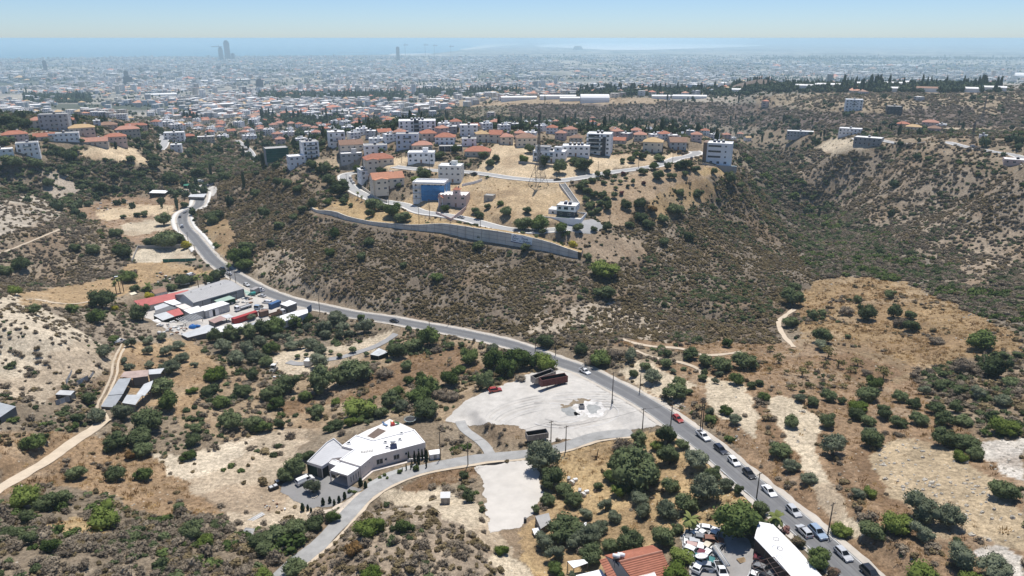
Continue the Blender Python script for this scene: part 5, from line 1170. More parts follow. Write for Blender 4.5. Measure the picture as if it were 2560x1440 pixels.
truck(W(774, 915), heading_px(760, 925, 785, 905), 'small white lorry parked under the olive by the orchard lane', 'white', 5.0, 'box', (.6, .6, .58))
truck(W(498, 459), heading_px(485, 462, 512, 456), 'white lorry in the depot at the head of the valley', 'white', 7.5, 'box', (.6, .6, .6))
truck(W(525, 467), heading_px(515, 470, 535, 463), 'dark blue lorry in the depot at the head of the valley', 'navy', 8.0, 'tip', (.1, .12, .16))
def digger(p, rz, label):
 t = thing('digger', label, 'digger', p, rz)
 ym = pm('digger_paint', (.45, .42, .36), .6, .3)
 b = MB(); b.box(-2.0, -.9, .75, 1.2, .9, 1.5); b.box(.2, -.6, 1.503, 1.15, .6, 1.7); b.build('body', [ym], t)
 c = MB(); c.box(-1.2, -.75, 1.503, .1, .75, 2.9); co = c.build('cab', [ym], t)
 g = MB(); g.box(.1, -.6, 1.8, .13, .6, 2.75); g.box(-1.0, -.78, 1.8, -.1, -.752, 2.7); g.build('window', [CARGLASS], co)
 r_ = MB(); r_.box(-1.35, -.85, 2.903, .25, .85, 3.0); r_.build('cab_roof', [pm('white_sheet', (.72, .72, .70), .6, .1)], t)
 a = MB(); a.tube((1.1, -.7, 1.3), (2.3, -.7, .6), .12); a.tube((1.1, .7, 1.3), (2.3, .7, .6), .12); a.build('loader_arm', [ym], t)
 k = MB(); k.add([(2.2, -1.1, .15), (2.9, -1.1, .1), (2.25, -1.1, .95), (2.2, 1.1, .15), (2.9, 1.1, .1), (2.25, 1.1, .95)], [(0, 1, 2), (5, 4, 3), (0, 3, 4, 1), (0, 2, 5, 3)]); k.build('bucket', [BLACKP], t)
 h = MB(); h.tube((-2.0, 0, 1.4), (-3.2, 0, 3.0), .14); h.tube((-3.2, 0, 3.0), (-3.9, 0, 1.4), .12); h.build('rear_boom', [ym], t)
 wheels(t, [-1.3], 2.1, .7); wheels(t, [1.2], 2.1, .5)
digger(W(684, 930), R(-100), 'old backhoe digger with a white roof at the orchard edge')
digger(W(468, 484), R(30), 'digger parked beside the open shed at the depot')
_sr = random.Random(3)
SCRAP = [(1753,1327,'white'),(1772,1326,'white'),(1784,1336,'white'),(1758,1339,'white'),(1744,1346,'white'),(1722,1344,'grey'),(1717,1355,'white'),(1729,1360,'white'),(1745,1361,'silver'),(1760,1352,'grey'),(1738,1371,'pink'),(1753,1370,'white'),(1770,1365,'cream'),(1733,1384,'white'),(1755,1387,'wine'),(1771,1384,'white'),(1760,1403,'teal'),(1731,1403,'white'),(1794,1372,'grey'),(1783,1355,'rust'),(1747,1417,'white'),(1775,1420,'silver'),(1884,1439,'white'),(1909,1430,'grey'),(1912,1402,'wine')]
_cnt = {}
for i, (a, b, c) in enumerate(SCRAP):
 k = _sr.choice(['hatch', 'sedan', 'suv', 'estate']); p = W(a, b + 3); _cnt[c] = _cnt.get(c, 0) + 1
 if i < 22: lab = f'{ORD[_cnt[c] - 1]} {c} scrapped car, counted from the far end of the heap'
 else: lab = ['white car parked under the steel frame by the white-roofed shed', 'grey car parked beside the steel frame', 'wine-red car half under the white-roofed shed'][i - 22]
 rz = R(-35) + _sr.uniform(-.45, .45) if _sr.random() < .7 else R(60) + _sr.uniform(-.3, .3)
 t = make_car(p, rz, k, c, lab, 'scrapped cars in the yard', 'scrapped_car', False)
 t.rotation_euler = (_sr.uniform(-.06, .06), _sr.uniform(-.06, .06), rz)
make_car(W(1803, 1434), R(-88), 'pickup', 'white', 'white pickup under a load of pipes beside the scrap heap', 'scrapped cars in the yard')
# --- poles, cables, pylon
WOOD = pm('pole_wood', (.085, .07, .055), .9, .25, 1.5, streak=True)
PORC = pm('insulator', (.3, .3, .28), .4, .1)
def pole_mesh(h):
 mb = MB(); mb.tube((0, 0, -.6), (0, 0, h), .16, .105, 8); return mb.mesh('pole', [WOOD])
def utility_pole(px, py, hpx, label, rz=.6):
 g = W(px, py); s = scale_at(g); h = min(11.0, max(6.5, hpx / s / .88))
 t = thing('utility_pole', label, 'pole', g, rz, 'wooden utility poles')
 link_mesh('pole', pole_mesh(h), t)
 c = MB(); c.box(-.8, -.05, h - .45, .8, .05, h - .33); c.build('crossarm', [WOOD], t)
 for x in (-.7, 0.0, .7):
  i = MB(); i.tube((x, 0, h - .33), (x, 0, h - .12), .05, .035, 7); i.build('insulator', [PORC], t)
 TREES_PLACED.append((g.x, g.y, .6))
 return Vector((g.x, g.y, g.z + h - .15))
PTOP = {}
for i, (a, b, h, lab) in enumerate([
 (2069,1338,85,'wooden utility pole beside the pale blue car in the queue'), (1891,1246,66,'wooden utility pole on the left edge of the queue road'), (1676,1072,68,'wooden utility pole beside the red hatchback'),
 (1606,1071,50,'wooden utility pole at the right corner of the gravel lot'), (1751,1066,72,'left of the twin utility poles on the verge above the queue'), (1756,1066,70,'right of the twin utility poles on the verge above the queue'), (1530,1007,75,'utility pole with a meter box between gravel lot and road'),
 (1599,982,62,'utility pole on the verge opposite the gravel lot'), (1389,889,52,'utility pole right of the tall clump behind the trailers'), (1338,880,36,'utility pole left of the tall clump behind the trailers'), (1414,1128,64,'right utility pole beside the pale tipper trailer'), (1377,1114,62,'left utility pole beside the pale tipper trailer'),
 (1170,1163,60,'utility pole on the lane between villa and white lot'), (1101,1148,70,'utility pole at the right corner of the villa garden'), (1074,832,28,'utility pole by the road beside the barn trees'), (1122,813,47,'utility pole under the hill beyond the black saloon'),
 (800,785,50,'utility pole by the road at the end of the long white roof'), (590,708,26,'utility pole behind the ridge of the grey hall'), (677,704,24,'utility pole under the hill above the box lorry'), (491,651,36,'utility pole at the corner of the walled sandy lot'), (446,581,18,'utility pole beside the grey van on the far bend'), (471,606,18,'utility pole beside the yellow tree'), (422,541,20,'utility pole by the sandy dump'), (462,504,10,'utility pole at the depot entrance')]):
 PTOP[i] = utility_pole(a, b, h, lab)
for a, b, h, lab in [(867,459,20,'utility pole on the plateau bend beside the white cars'), (972,517,33,'utility pole on the plateau road left of the blue netting'), (1048,561,40,'utility pole on the plateau verge left of the pink house wall'), (1074,545,45,'utility pole on the plateau road at the pink house'), (1004,407,26,'utility pole left of the unfinished white house'), (1074,427,34,'utility pole in front of the unfinished white house'), (1201,571,26,'utility pole above the retaining wall right of the silver saloon'), (1339,453,38,'utility pole left of the black saloon below the pylon'), (1479,406,19,'utility pole behind the big round bushes'), (1495,431,24,'utility pole at the plateau crossroads'), (1596,420,18,'utility pole on the upper plateau road'), (1681,411,26,'utility pole near the brown-ended white block'), (1524,555,22,'leaning pole at the turning area')]:
 utility_pole(a, b, h, lab)
CABLE = pm('cable_black', (.02, .02, .02), .7, .1)
def cable(a, b, label, sag=.6, r=.028):
 mb = MB(); n = 10; pts = [a.lerp(b, i / n) - Vector((0, 0, sag * 4 * (i / n) * (1 - i / n))) for i in range(n + 1)]
 for i in range(n): mb.tube(pts[i], pts[i + 1], r, r, 5, 0, False)
 tag(mb.build('power_cable', [CABLE]), label, 'cable', 'power cables')
cable(PTOP[10], PTOP[3], 'black cable across the front of the gravel lot'); cable(PTOP[11], PTOP[10], 'black cable between the two poles by the pale trailer'); cable(PTOP[3], PTOP[2], 'black cable from gravel lot corner over the road'); cable(PTOP[2], PTOP[5], 'black cable over the red hatchback'); cable(PTOP[12], PTOP[11], 'black cable along the lane to the pale trailer'); cable(PTOP[13], PTOP[12], 'black cable from the villa garden along the lane')
_b = MB(); _b.box(-.3, -.3, 0, .3, .3, 1.1); _p = W(1530, 1007)
tag(_b.build('meter_box', [pm('meter_grey', (.2, .2, .19), .8)], None, (_p.x, _p.y - .35, _p.z)), 'grey meter box at the foot of the lot pole', 'box')
STEEL = pm('galvanised_steel', (.15, .145, .14), .6, .2, metal=.3)
def pylon(px, py, hpx, label, base=5.0):
 g = W(px, py); s = scale_at(g); H = hpx / s
 t = thing('pylon', label, 'pylon', g, .5, 'power pylons')
 def hw(z): return base * (1 - z / (.34 * H)) + .75 * (z / (.34 * H)) if z < .34 * H else .75 - .45 * (z - .34 * H) / (.66 * H)
 lv = [0, .12 * H, .23 * H, .34 * H] + [H * (.34 + .66 * i / 11) for i in range(1, 12)]
 for sx in (-1, 1):
  for sy in (-1, 1):
   mb = MB()
   for a, b in zip(lv, lv[1:]): mb.tube((sx * hw(a), sy * hw(a), a - (.5 if a == 0 else 0)), (sx * hw(b), sy * hw(b), b), .14, .1, 5, 0, False)
   mb.build('leg', [STEEL], t)
 for i, (a, b) in enumerate(zip(lv, lv[1:])):
  mb = MB()
  for (x0, y0), (x1, y1) in (((-1, -1), (1, -1)), ((1, -1), (1, 1)), ((1, 1), (-1, 1)), ((-1, 1), (-1, -1))):
   mb.tube((x0 * hw(a), y0 * hw(a), a), (x1 * hw(b), y1 * hw(b), b), .065, .065, 4, 0, False); mb.tube((x1 * hw(a), y1 * hw(a), a), (x0 * hw(b), y0 * hw(b), b), .065, .065, 4, 0, False)
   mb.tube((x0 * hw(b), y0 * hw(b), b), (x1 * hw(b), y1 * hw(b), b), .065, .065, 4, 0, False)
  mb.build('bracing', [STEEL], t)
 return t
pylon(1346, 462, 172, 'tall lattice mast rising from the plateau lots', 4.6)
pylon(2452, 312, 72, 'far lattice pylon on the right hillside', 5.0)
pylon(2430, 345, 40, 'short lattice pylon left of the far one', 3.0)
# --- shared building bits
WHITE = pm('white_render', (.82, .81, .785), .85, .07, .3, streak=True)
WHITER = pm('white_roof_coating', (.80, .79, .77), .85, .08, .25)
PINKW = pm('villa_render', (.75, .68, .625), .88, .08, .3, streak=True)
CONCW = pm('raw_concrete', (.34, .33, .315), .92, .18, .4, streak=True, bump=.1)
TILE = pm('terracotta_tile', (.38, .155, .098), .85, .22, .7)
TILE_L = pm('terracotta_pale', (.42, .215, .155), .85, .2, .7)
TILE_B = pm('brown_tile', (.27, .165, .115), .85, .2, .7)
TIN = pm('grey_tin', (.36, .375, .385), .55, .16, .35, metal=.15, dirt=.25)
TIN_L = pm('pale_tin', (.52, .53, .53), .55, .14, .35, metal=.1, dirt=.15)
TIN_R = pm('red_tin', (.44, .125, .11), .6, .16, .35, dirt=.2)
TIN_W = pm('white_tin', (.78, .78, .77), .55, .07, .3)
TIN_G = pm('green_tin', (.30, .40, .33), .6, .15, .35)
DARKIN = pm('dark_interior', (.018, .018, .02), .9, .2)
WINGL = glass()
FRAME = pm('window_frame', (.6, .6, .6), .6, .08)
WMESH = {}
def win_mesh(w, h):
 k = (round(w, 1), round(h, 1))
 if k in WMESH: return WMESH[k]
 w, h = k; f = .07
 g = MB(); g.add([(-w / 2 + f, -.025, f), (w / 2 - f, -.025, f), (w / 2 - f, -.025, h - f), (-w / 2 + f, -.025, h - f)], [(0, 1, 2, 3)]);
 if w > 1.2: g.box(-.03, -.05, f, .03, -.026, h - f, 1)
 g.box(-w / 2, -.06, 0, -w / 2 + f, .0, h, 1); g.box(w / 2 - f, -.06, 0, w / 2, .0, h, 1); g.box(-w / 2 + f, -.06, h - f, w / 2 - f, .0, h, 1); g.box(-w / 2 - .06, -.12, -.06, w / 2 + .06, .0, 0, 1)
 WMESH[k] = g.mesh('window', [WINGL, FRAME]); return WMESH[k]
def door_mesh(w, h, mat):
 k = ('door', round(w, 1), round(h, 1), mat.name)
 if k not in WMESH:
  g = MB(); g.box(-w / 2, -.05, 0, w / 2, .0, h, 0); g.box(w / 2 - .22, -.09, h * .45, w / 2 - .12, -.05, h * .52, 1); WMESH[k] = g.mesh('door', [mat, RIM])
 return WMESH[k]
def wall_item(parent, name, me, a, b, t, z, base=0.0):
 d = Vector((b[0] - a[0], b[1] - a[1])); p = Vector((a[0], a[1])) + d * t
 return link_mesh(name, me, parent, (p.x, p.y, base + z), math.atan2(d.y, d.x))
TANK_M = pm('tank_white', (.78, .78, .77), .4, .06)
PANEL_M = glass('solar_glass', (.02, .025, .05), .1)
def tank_set():
 if 'tank' in WMESH: return WMESH['tank'], WMESH['panel']
 b = MB(); b.tube((-.75, 0, 1.55), (.75, 0, 1.55), .38, .38, 12, 0); b.box(-.6, -.35, 0, -.5, .35, 1.2, 1); b.box(.5, -.35, 0, .6, .35, 1.2, 1); b.tube((.0, .75, 0), (.0, .75, 1.1), .5, .5, 12, 0)
 WMESH['tank'] = b.mesh('water_tank', [TANK_M, STEEL])
 q = MB(); q.add([(-.95, -1.7, .15), (.95, -1.7, .15), (.95, -.5, 1.15), (-.95, -.5, 1.15)], [(0, 1, 2, 3), (3, 2, 1, 0)], 0); q.box(-.95, -1.72, 0, -.88, -1.6, .14, 1); q.box(.88, -1.72, 0, .95, -1.6, .14, 1)
 WMESH['panel'] = q.mesh('solar_panel', [PANEL_M, STEEL]); return WMESH['tank'], WMESH['panel']
def add_tank(parent, x, y, z, rz=0.0):
 a, b = tank_set(); link_mesh('water_tank', a, parent, (x, y, z), rz); link_mesh('solar_panel', b, parent, (x, y, z), rz)
# --- the white villa
def flat_block(parent, name, pts, z0, H, wallm, roofm, par=.28, parw=.3, roof_name='roof'):
 n = len(pts); area = sum(pts[i][0] * pts[(i + 1) % n][1] - pts[(i + 1) % n][0] * pts[i][1] for i in range(n))
 if area < 0: pts = pts[::-1]
 def inset(ps, d):
  out = []
  for i in range(len(ps)):
   a, b, c = Vector(ps[i - 1]), Vector(ps[i]), Vector(ps[(i + 1) % len(ps)])
   u = (b - a).normalized(); v = (c - b).normalized(); nu = Vector((-u.y, u.x)); nv_ = Vector((-v.y, v.x)); m = nu + nv_
   k = m.dot(nu); m = m / max(.35, k) if k > .05 else nu
   out.append((b.x + m.x * d, b.y + m.y * d))
  return out
 q = inset(pts, parw)
 w = MB(); m = len(pts)
 for i in range(m):
  a, b = pts[i], pts[(i + 1) % m]; w.add([(a[0], a[1], z0), (b[0], b[1], z0), (b[0], b[1], H), (a[0], a[1], H)], [(0, 1, 2, 3)], 0)
  c, d = q[i], q[(i + 1) % m]; w.add([(a[0], a[1], H), (b[0], b[1], H), (d[0], d[1], H), (c[0], c[1], H)], [(0, 1, 2, 3)], 1)
  w.add([(c[0], c[1], H - par), (d[0], d[1], H - par), (d[0], d[1], H), (c[0], c[1], H)], [(3, 2, 1, 0)], 1)
 wo = w.build(name, [wallm, roofm], parent)
 r = MB(); r.add([(x, y, H - par) for x, y in q], [tuple(range(m))], 0); ro = r.build(roof_name, [roofm], parent)
 return wo, ro
def build_villa():
 zv = PADZ['villa'] + .02; org = Wz(905, 1165, zv)
 t = thing('villa', 'low white flat-roofed villa with angled wings and a carport', 'house', org)
 def loc(px, py, h):
  p = Wz(px, py, zv + h); return (p.x - org.x, p.y - org.y)
 H = 4.1
 main = [loc(*p, H) for p in [(1063.3,1105.6),(1035.8,1073),(933.5,1099.6),(890.5,1086.7),(853.6,1114.2),(884.5,1122.8),(848.4,1148.6),(901.7,1165),(931.8,1140)]]
 flat_block(t, 'wall', main, -.6, H, PINKW, WHITER)
 A, I, Hh = main[0], main[8], main[7]
 for (a, b, tt, w, h, z) in [(I, A, .12, 1.9, 1.7, .9), (I, A, .235, .8, .8, 1.6), (I, A, .435, 1.8, 1.6, 1.0), (I, A, .62, .7, .8, 1.7), (I, A, .86, .6, .6, 2.0)]:
  wall_item(t, 'window', win_mesh(w, h), a, b, tt, z)
 for tt in (.35, .7):
  g = MB(); g.tube((0, -.12, 0), (0, 0, 0), .08, .08, 8); o = g.build('wall_lamp', [BLACKP], t); p = Vector(Hh).lerp(Vector(I), tt); o.location = (p.x, p.y, 2.9); o.rotation_euler = (0, 0, math.atan2(I[1] - Hh[1], I[0] - Hh[0]))
 h2 = 3.75
 left = [loc(*p, h2) for p in [(834.7,1094.5),(816.6,1104.8),(766.8,1153.8),(804.6,1165.8),(820.1,1155.5),(831.3,1145.2)]] + [loc(855, 1143, h2), loc(884, 1124, h2), loc(858, 1114, h2)]
 n = len(left)
 flat_block(t, 'wall', left[:2] + left[2:3] + [left[3], left[4], left[5]] + left[6:], -.6, h2, PINKW, pm('paver_roof', (.50, .50, .505), .9, .08, .3), .35)
 L_, M_ = left[2], left[3]
 g = MB(); g.box(-1.75, -.06, .0, 1.75, .0, 2.9, 0)
 for i in range(1, 9): g.box(-1.75, -.075, i * .32, 1.75, -.061, i * .32 + .04, 1)
 wall_item(t, 'garage_door', g.mesh('garage_door', [pm('green_gate', (.02, .045, .03), .6, .2), BLACKP]), L_, M_, .33, -.05)
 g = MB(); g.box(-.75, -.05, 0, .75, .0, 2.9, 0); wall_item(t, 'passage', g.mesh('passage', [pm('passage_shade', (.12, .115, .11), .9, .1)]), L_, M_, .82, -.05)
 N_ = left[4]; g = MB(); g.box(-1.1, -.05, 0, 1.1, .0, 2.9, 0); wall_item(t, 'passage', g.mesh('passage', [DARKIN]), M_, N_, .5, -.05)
 c = MB(); a, b, d = Vector(L_), Vector(M_), Vector(left[1]); u = (b - a); v = (Vector(left[0]) - Vector(L_))
 for i in range(1, 16):
  q = a + v * (i / 16) * .94 + u * .05; e = q + u * .82
  nrm = Vector((-u.y, u.x)).normalized() * .03
  c.add([(q.x, q.y, h2 - .33), (e.x, e.y, h2 - .33), (e.x + nrm.x, e.y + nrm.y, h2 - .33), (q.x + nrm.x, q.y + nrm.y, h2 - .33)], [(0, 1, 2, 3), (3, 2, 1, 0)])
 c.build('paving_joint', [pm('joint_grey', (.34, .34, .34), .9)], t)
 h3 = 3.3
 link = [loc(*p, h3) for p in [(821,1157),(835,1147),(854,1154),(840,1164)]]
 flat_block(t, 'link_wall', link, -.6, h3, PINKW, WHITER, .2)
 h4 = 3.65
 Q, Rr, H4, S = [loc(*p, h4) for p in [(825.2,1174.4),(853.6,1153.5),(900.5,1166.2),(869,1188)]]
 cp = MB(); cp.prism([Q, S, H4, Rr], h4 - .55, h4 - .1, 0, 1); cpo = cp.build('carport_roof', [PINKW, WHITER], t)
 bd = MB()
 def wallseg(a, b, z0, z1, th=.3):
  d = (Vector(b) - Vector(a)).normalized(); nn = Vector((-d.y, d.x)) * th
  bd.add([(a[0], a[1], z0), (b[0], b[1], z0), (b[0] + nn.x, b[1] + nn.y, z0), (a[0] + nn.x, a[1] + nn.y, z0), (a[0], a[1], z1), (b[0], b[1], z1), (b[0] + nn.x, b[1] + nn.y, z1), (a[0] + nn.x, a[1] + nn.y, z1)], [(0, 3, 2, 1), (4, 5, 6, 7), (0, 1, 5, 4), (1, 2, 6, 5), (2, 3, 7, 6), (3, 0, 4, 7)])
 wallseg(S, H4, -.5, h4 - .56); wallseg(H4, Rr, -.5, h4 - .56)
 for k in (.0, .45):
  p = Vector(Q).lerp(Vector(Rr), k); bd.box(p.x - .15, p.y - .15, -.5, p.x + .15, p.y + .15, h4 - .56)
 bd.build('carport_wall', [PINKW], t)
 for tt in (.22, .42, .62, .82): wall_item(t, 'slit_window', win_mesh(.4, 1.8), S, H4, tt, .8)
 cf = MB(); ctr = [(Vector(q) * .97 + (Vector(Q) + Vector(S) + Vector(H4) + Vector(Rr)) / 4 * .03) for q in (Q, S, H4, Rr)]
 cf.prism([(p.x, p.y) for p in ctr], -.3, .1, 0); cf.build('carport_floor', [pm('slab', (.42, .40, .37), .9, .12)], t)
 for (px, py, s) in [(963.6,1106.5,.55),(968,1118.5,.55),(999.7,1099.6,.55),(1004,1084,.5),(872,1108.8,.6)]:
  x, y = loc(px, py, H - .2); g = MB(); g.box(-s, -s, 0, s, s, .35, 0); g.box(-s * .7, -s * .7, .353, s * .7, s * .7, .37, 1); o = g.build('skylight', [WHITER, CARGLASS], t, (x, y, H - .26), .4)
 x, y = loc(983, 1115, H - .2); add_tank(t, x, y, H - .26, .3)
 x, y = loc(919, 1126.5, H); g = MB()
 for i in range(7): g.box(-1.5 + i * .46, -.5, 0, -1.2 + i * .46, .5, .2)
 g.build('roof_vent', [pm('vent_grey', (.45, .44, .42), .8)], t, (x, y, H - .27), .3)
 x, y = loc(903, 1130, H); g = MB(); g.tube((0, 0, 0), (0, 0, .7), .12, .1, 8); g.build('chimney_pipe', [STEEL], t, (x, y, H - .27))
 HOUSE_PAD.append((org.x, org.y, 20))
 def sheet(name, pts, h, mat, lab=None):
  mb = MB(); pp = [Wz(a, b, zv + h) for a, b in pts]; mb.prism([(p.x, p.y) for p in pp], zv - .2, zv + h, 0); o = mb.build(name, [mat]); tag(o, kind='structure'); return o
 sheet('terrace', [(948,1063),(974,1047.5),(1006,1060),(1030,1071),(1036,1076),(935,1103),(893,1088),(918,1075)], .12, pm('terrace_pale', (.68, .655, .62), .85, .06, .4))
 sheet('garden_bed', [(918,1090),(945,1070),(965,1077),(935,1096)], .2, pm('bed_soil', (.14, .105, .085), .95, .25, 1.0))
 sheet('footpath', [(901,1199),(932,1172.5),(1020,1152),(1021,1156),(934,1178),(904,1203)], .14, pm('path_slab', (.60, .54, .48), .9, .08))
 p = Wz(1025.5, 1053, zv); tr = thing('trampoline', 'round trampoline with a black mat behind the villa terrace', 'trampoline', p)
 g = MB(); N_ = 20
 g.add([(math.cos(2 * math.pi * i / N_) * 1.55, math.sin(2 * math.pi * i / N_) * 1.55, .8) for i in range(N_)], [tuple(range(N_))]); g.build('mat', [BLACKP], tr)
 g = MB()
 for i in range(N_):
  a, b = 2 * math.pi * i / N_, 2 * math.pi * (i + 1) / N_
  g.add([(math.cos(a) * 1.58, math.sin(a) * 1.58, .84), (math.cos(b) * 1.58, math.sin(b) * 1.58, .84), (math.cos(b) * 1.95, math.sin(b) * 1.95, .82), (math.cos(a) * 1.95, math.sin(a) * 1.95, .82)], [(0, 1, 2, 3), (3, 2, 1, 0)])
 g.build('edge_pad', [pm('pad_grey', (.32, .38, .38), .8)], tr)
 for i in range(6):
  a = i * math.pi / 3; g = MB(); g.tube((math.cos(a) * 1.85, math.sin(a) * 1.85, -.1), (math.cos(a) * 1.85, math.sin(a) * 1.85, .8), .04, .04, 6); g.build('leg', [STEEL], tr)
 p = Wz(985, 1062, zv + .12); ps = thing('play_slide', 'red and green toy slide on the villa terrace', 'slide', p, .4)
 g = MB(); g.box(-1.0, -.5, 0, .2, .5, .9); g.build('climbing_block', [pm('toy_red', (.55, .06, .05), .5)], ps)
 g = MB(); g.add([(.2, -.4, .9), (.2, .4, .9), (1.7, .4, .08), (1.7, -.4, .08), (.2, -.4, 1.1), (1.7, -.4, .28), (.2, .4, 1.1), (1.7, .4, .28)], [(0, 3, 2, 1), (0, 1, 2, 3), (0, 3, 5, 4), (1, 2, 7, 6)]); g.build('slide_chute', [pm('toy_green', (.12, .38, .16), .5)], ps)
 g = MB(); g.box(-.95, -.45, .903, -.8, .45, 1.5); g.box(-.1, -.45, .903, .05, .45, 1.5); g.build('side_rail', [pm('toy_yellow', (.62, .42, .08), .5)], ps)
 p = Wz(963, 1063, zv + .12); ln = thing('sun_lounger', 'blue sun lounger on the villa terrace', 'lounger', p, 2.5)
 g = MB(); g.box(-.9, -.35, .3, .5, .35, .38); g.build('seat', [pm('lounger_blue', (.16, .26, .42), .8)], ln); g = MB(); g.add([(.5, -.35, .38), (.5, .35, .38), (1.1, .35, .9), (1.1, -.35, .9)], [(0, 1, 2, 3), (3, 2, 1, 0)]); g.build('backrest', [MATS['lounger_blue']], ln)
 for a in (-.8, .4):
  g = MB(); g.box(a, -.3, 0, a + .06, .3, .3); g.build('leg', [STEEL], ln)
 p = Wz(1087, 1146, zv); k = thing('pump_house', 'small white flat-roofed hut at the right corner of the villa garden', 'hut', p, .25)
 g = MB(); g.box(-1.5, -1.1, -.4, 1.5, 1.1, 2.0); g.build('wall', [WHITE], k); g = MB(); g.box(-1.6, -1.2, 2.003, 1.6, 1.2, 2.15); g.build('roof', [WHITER], k); g = MB(); g.box(-.4, -1.15, 0, .4, -1.102, 1.8); g.build('door', [CONCW], k)
 a_, b_ = Wz(1019, 1155, zv), Wz(1072, 1150, zv)
 fc = thing('garden_screen', 'low white wall with a dark slatted rail in front of the villa', 'fence', a_, math.atan2(b_.y - a_.y, b_.x - a_.x)); Lf = (b_ - a_).length
 g = MB(); g.box(0, 0, -.4, Lf, .25, .9); g.build('wall', [WHITE], fc)
 for i in range(9):
  g = MB(); x = .2 + i * (Lf - .4) / 8; g.box(x - .04, .08, .9, x + .04, .16, 1.9); g.build('post', [BLACKP], fc)
 for z in (1.3, 1.75):
  g = MB(); g.box(.1, .1, z, Lf - .1, .14, z + .07); g.build('rail', [BLACKP], fc)
 for i, (x, y, h) in enumerate([(1022,1152,24),(1037,1158,32),(1043,1152,18),(1048,1160,34),(1056,1150,28),(1064,1151,32),(1068,1153,30),(1030,1168,20),(1041,1172,20),(1045,1165,22),(1066,1170,22),(1016,1176,18),(1027,1174,16),(1006,1180,14)]):
  put_cypress(x, y, h, None, 'in front of the villa screen', .55)
 for i, (x, y, h) in enumerate([(902,1216,22),(914,1220,18),(825,1257,16),(836,1262,14),(848,1255,16),(862,1247,18),(808,1262,18),(757,1277,20),(770,1275,14),(778,1280,12)]):
  put_cypress(x, y, h, None, 'along the villa driveway edge', 1.5)
 for (x, y, w) in [(925,1200,11),(875,1227,11),(962,1185,12),(968,1193,10),(1000,1178,14),(1040,1170,18),(950,1192,10),(887,1228,14)]:
  put_tree(x, y, w, 'green', 'along the villa drive')
 put_tree(783, 1217, 40, 'olive', '', 'single olive with a bare trunk standing in the grey villa driveway', 1.15)
 p = Wz(786, 1241, _vz); g = MB()
 rg = thing('tree_ring', 'low stone ring round the driveway olive', 'stones', p)
 for i in range(10):
  a = i * .628; s = MB(); s.box(-.18, -.12, -.05, .18, .12, .22); s.build('stone', [ROCKM], rg, (math.cos(a) * .8, math.sin(a) * .8, 0), a + 1.57)
 for i, (a, b) in enumerate([(684, 1222), (700, 1207)]):
  p = W(a, b); cr = thing('dark_crate', ['nearer', 'farther'][i] + ' black open-topped crate at the left end of the drive', 'crate', p, .7, 'black crates by the driveway')
  g = MB(); g.box(-1.2, -.8, 0, 1.2, .8, .9); g.build('box', [BLACKP], cr)
  for q in (-.6, .6):
   g = MB(); g.box(q - .42, -.55, .903, q + .42, .55, 1.0); g.build('lid', [pm('lid_grey', (.5, .5, .5), .7)], cr)
HOUSE_PAD = []
build_villa()
# --- sheds: roofs on walls, outlined at roof height in the photo
def roof_shed(name, label, cat, panels, wallm=None, walls=None, group=None, zb=None, ribs=False):
 cs = [W(*q[:2]) for q in panels[0][1]]
 a0 = panels[0][1]; zg = zb if zb is not None else float(min(W(px, py + h * 6).z for px, py, h in a0))
 org = Wz(a0[0][0], a0[0][1], zg + a0[0][2])
 org.z = zg
 t = thing(name, label, cat, org, 0, group)
 P = []
 for m, pts in panels:
  v = []
  for px, py, h in pts:
   p = Wz(px, py, zg + h); v.append((p.x - org.x, p.y - org.y, h))
  nrm = sum((v[i][0] * v[(i + 1) % len(v)][1] - v[(i + 1) % len(v)][0] * v[i][1]) for i in range(len(v)))
  if nrm < 0: v = v[::-1]
  P.append(v); n = len(v); mb = MB()
  mb.add(v + [(a, b, c - .12) for a, b, c in v], [tuple(range(n)), tuple(range(n, 2 * n))[::-1]] + [(i, n + i, n + (i + 1) % n, (i + 1) % n) for i in range(n)], 0)
  ro = mb.build('roof', [m], t)
  if ribs and n == 4:
   rb = MB(); k = max(5, int((Vector(v[1]) - Vector(v[0])).length / .9))
   for i in range(k + 1):
    a = Vector(v[0]).lerp(Vector(v[1]), i / k); b = Vector(v[3]).lerp(Vector(v[2]), i / k); rb.tube(a + Vector((0, 0, .01)), b + Vector((0, 0, .01)), .035, .035, 4, 0, False)
   rb.build('roof_ribs', [m], ro)
 for pi, v in enumerate(P):
  c = Vector((sum(a[0] for a in v) / len(v), sum(a[1] for a in v) / len(v), 0))
  for i in range(len(v)):
   if walls is not None and (pi, i) not in walls:
    continue
   a, b = Vector(v[i]), Vector(v[(i + 1) % len(v)])
   k = .03; a = a.lerp(Vector((c.x, c.y, a.z)), k); b = b.lerp(Vector((c.x, c.y, b.z)), k)
   w = MB(); w.add([(a.x, a.y, -.6), (b.x, b.y, -.6), (b.x, b.y, b.z - .13), (a.x, a.y, a.z - .13)], [(0, 1, 2, 3), (3, 2, 1, 0)])
   w.build('wall', [wallm or WHITE], t)
  if walls is not None:
   for i in range(len(v)):
    a = Vector(v[i]).lerp(Vector((c.x, c.y, v[i][2])), .05); g = MB(); g.box(a.x - .08, a.y - .08, -.5, a.x + .08, a.y + .08, a.z - .13); g.build('post', [STEEL], t)
 HOUSE_PAD.append((org.x, org.y, 6))
 return t, P
ALL4 = None
zw = PADZ['work_a']
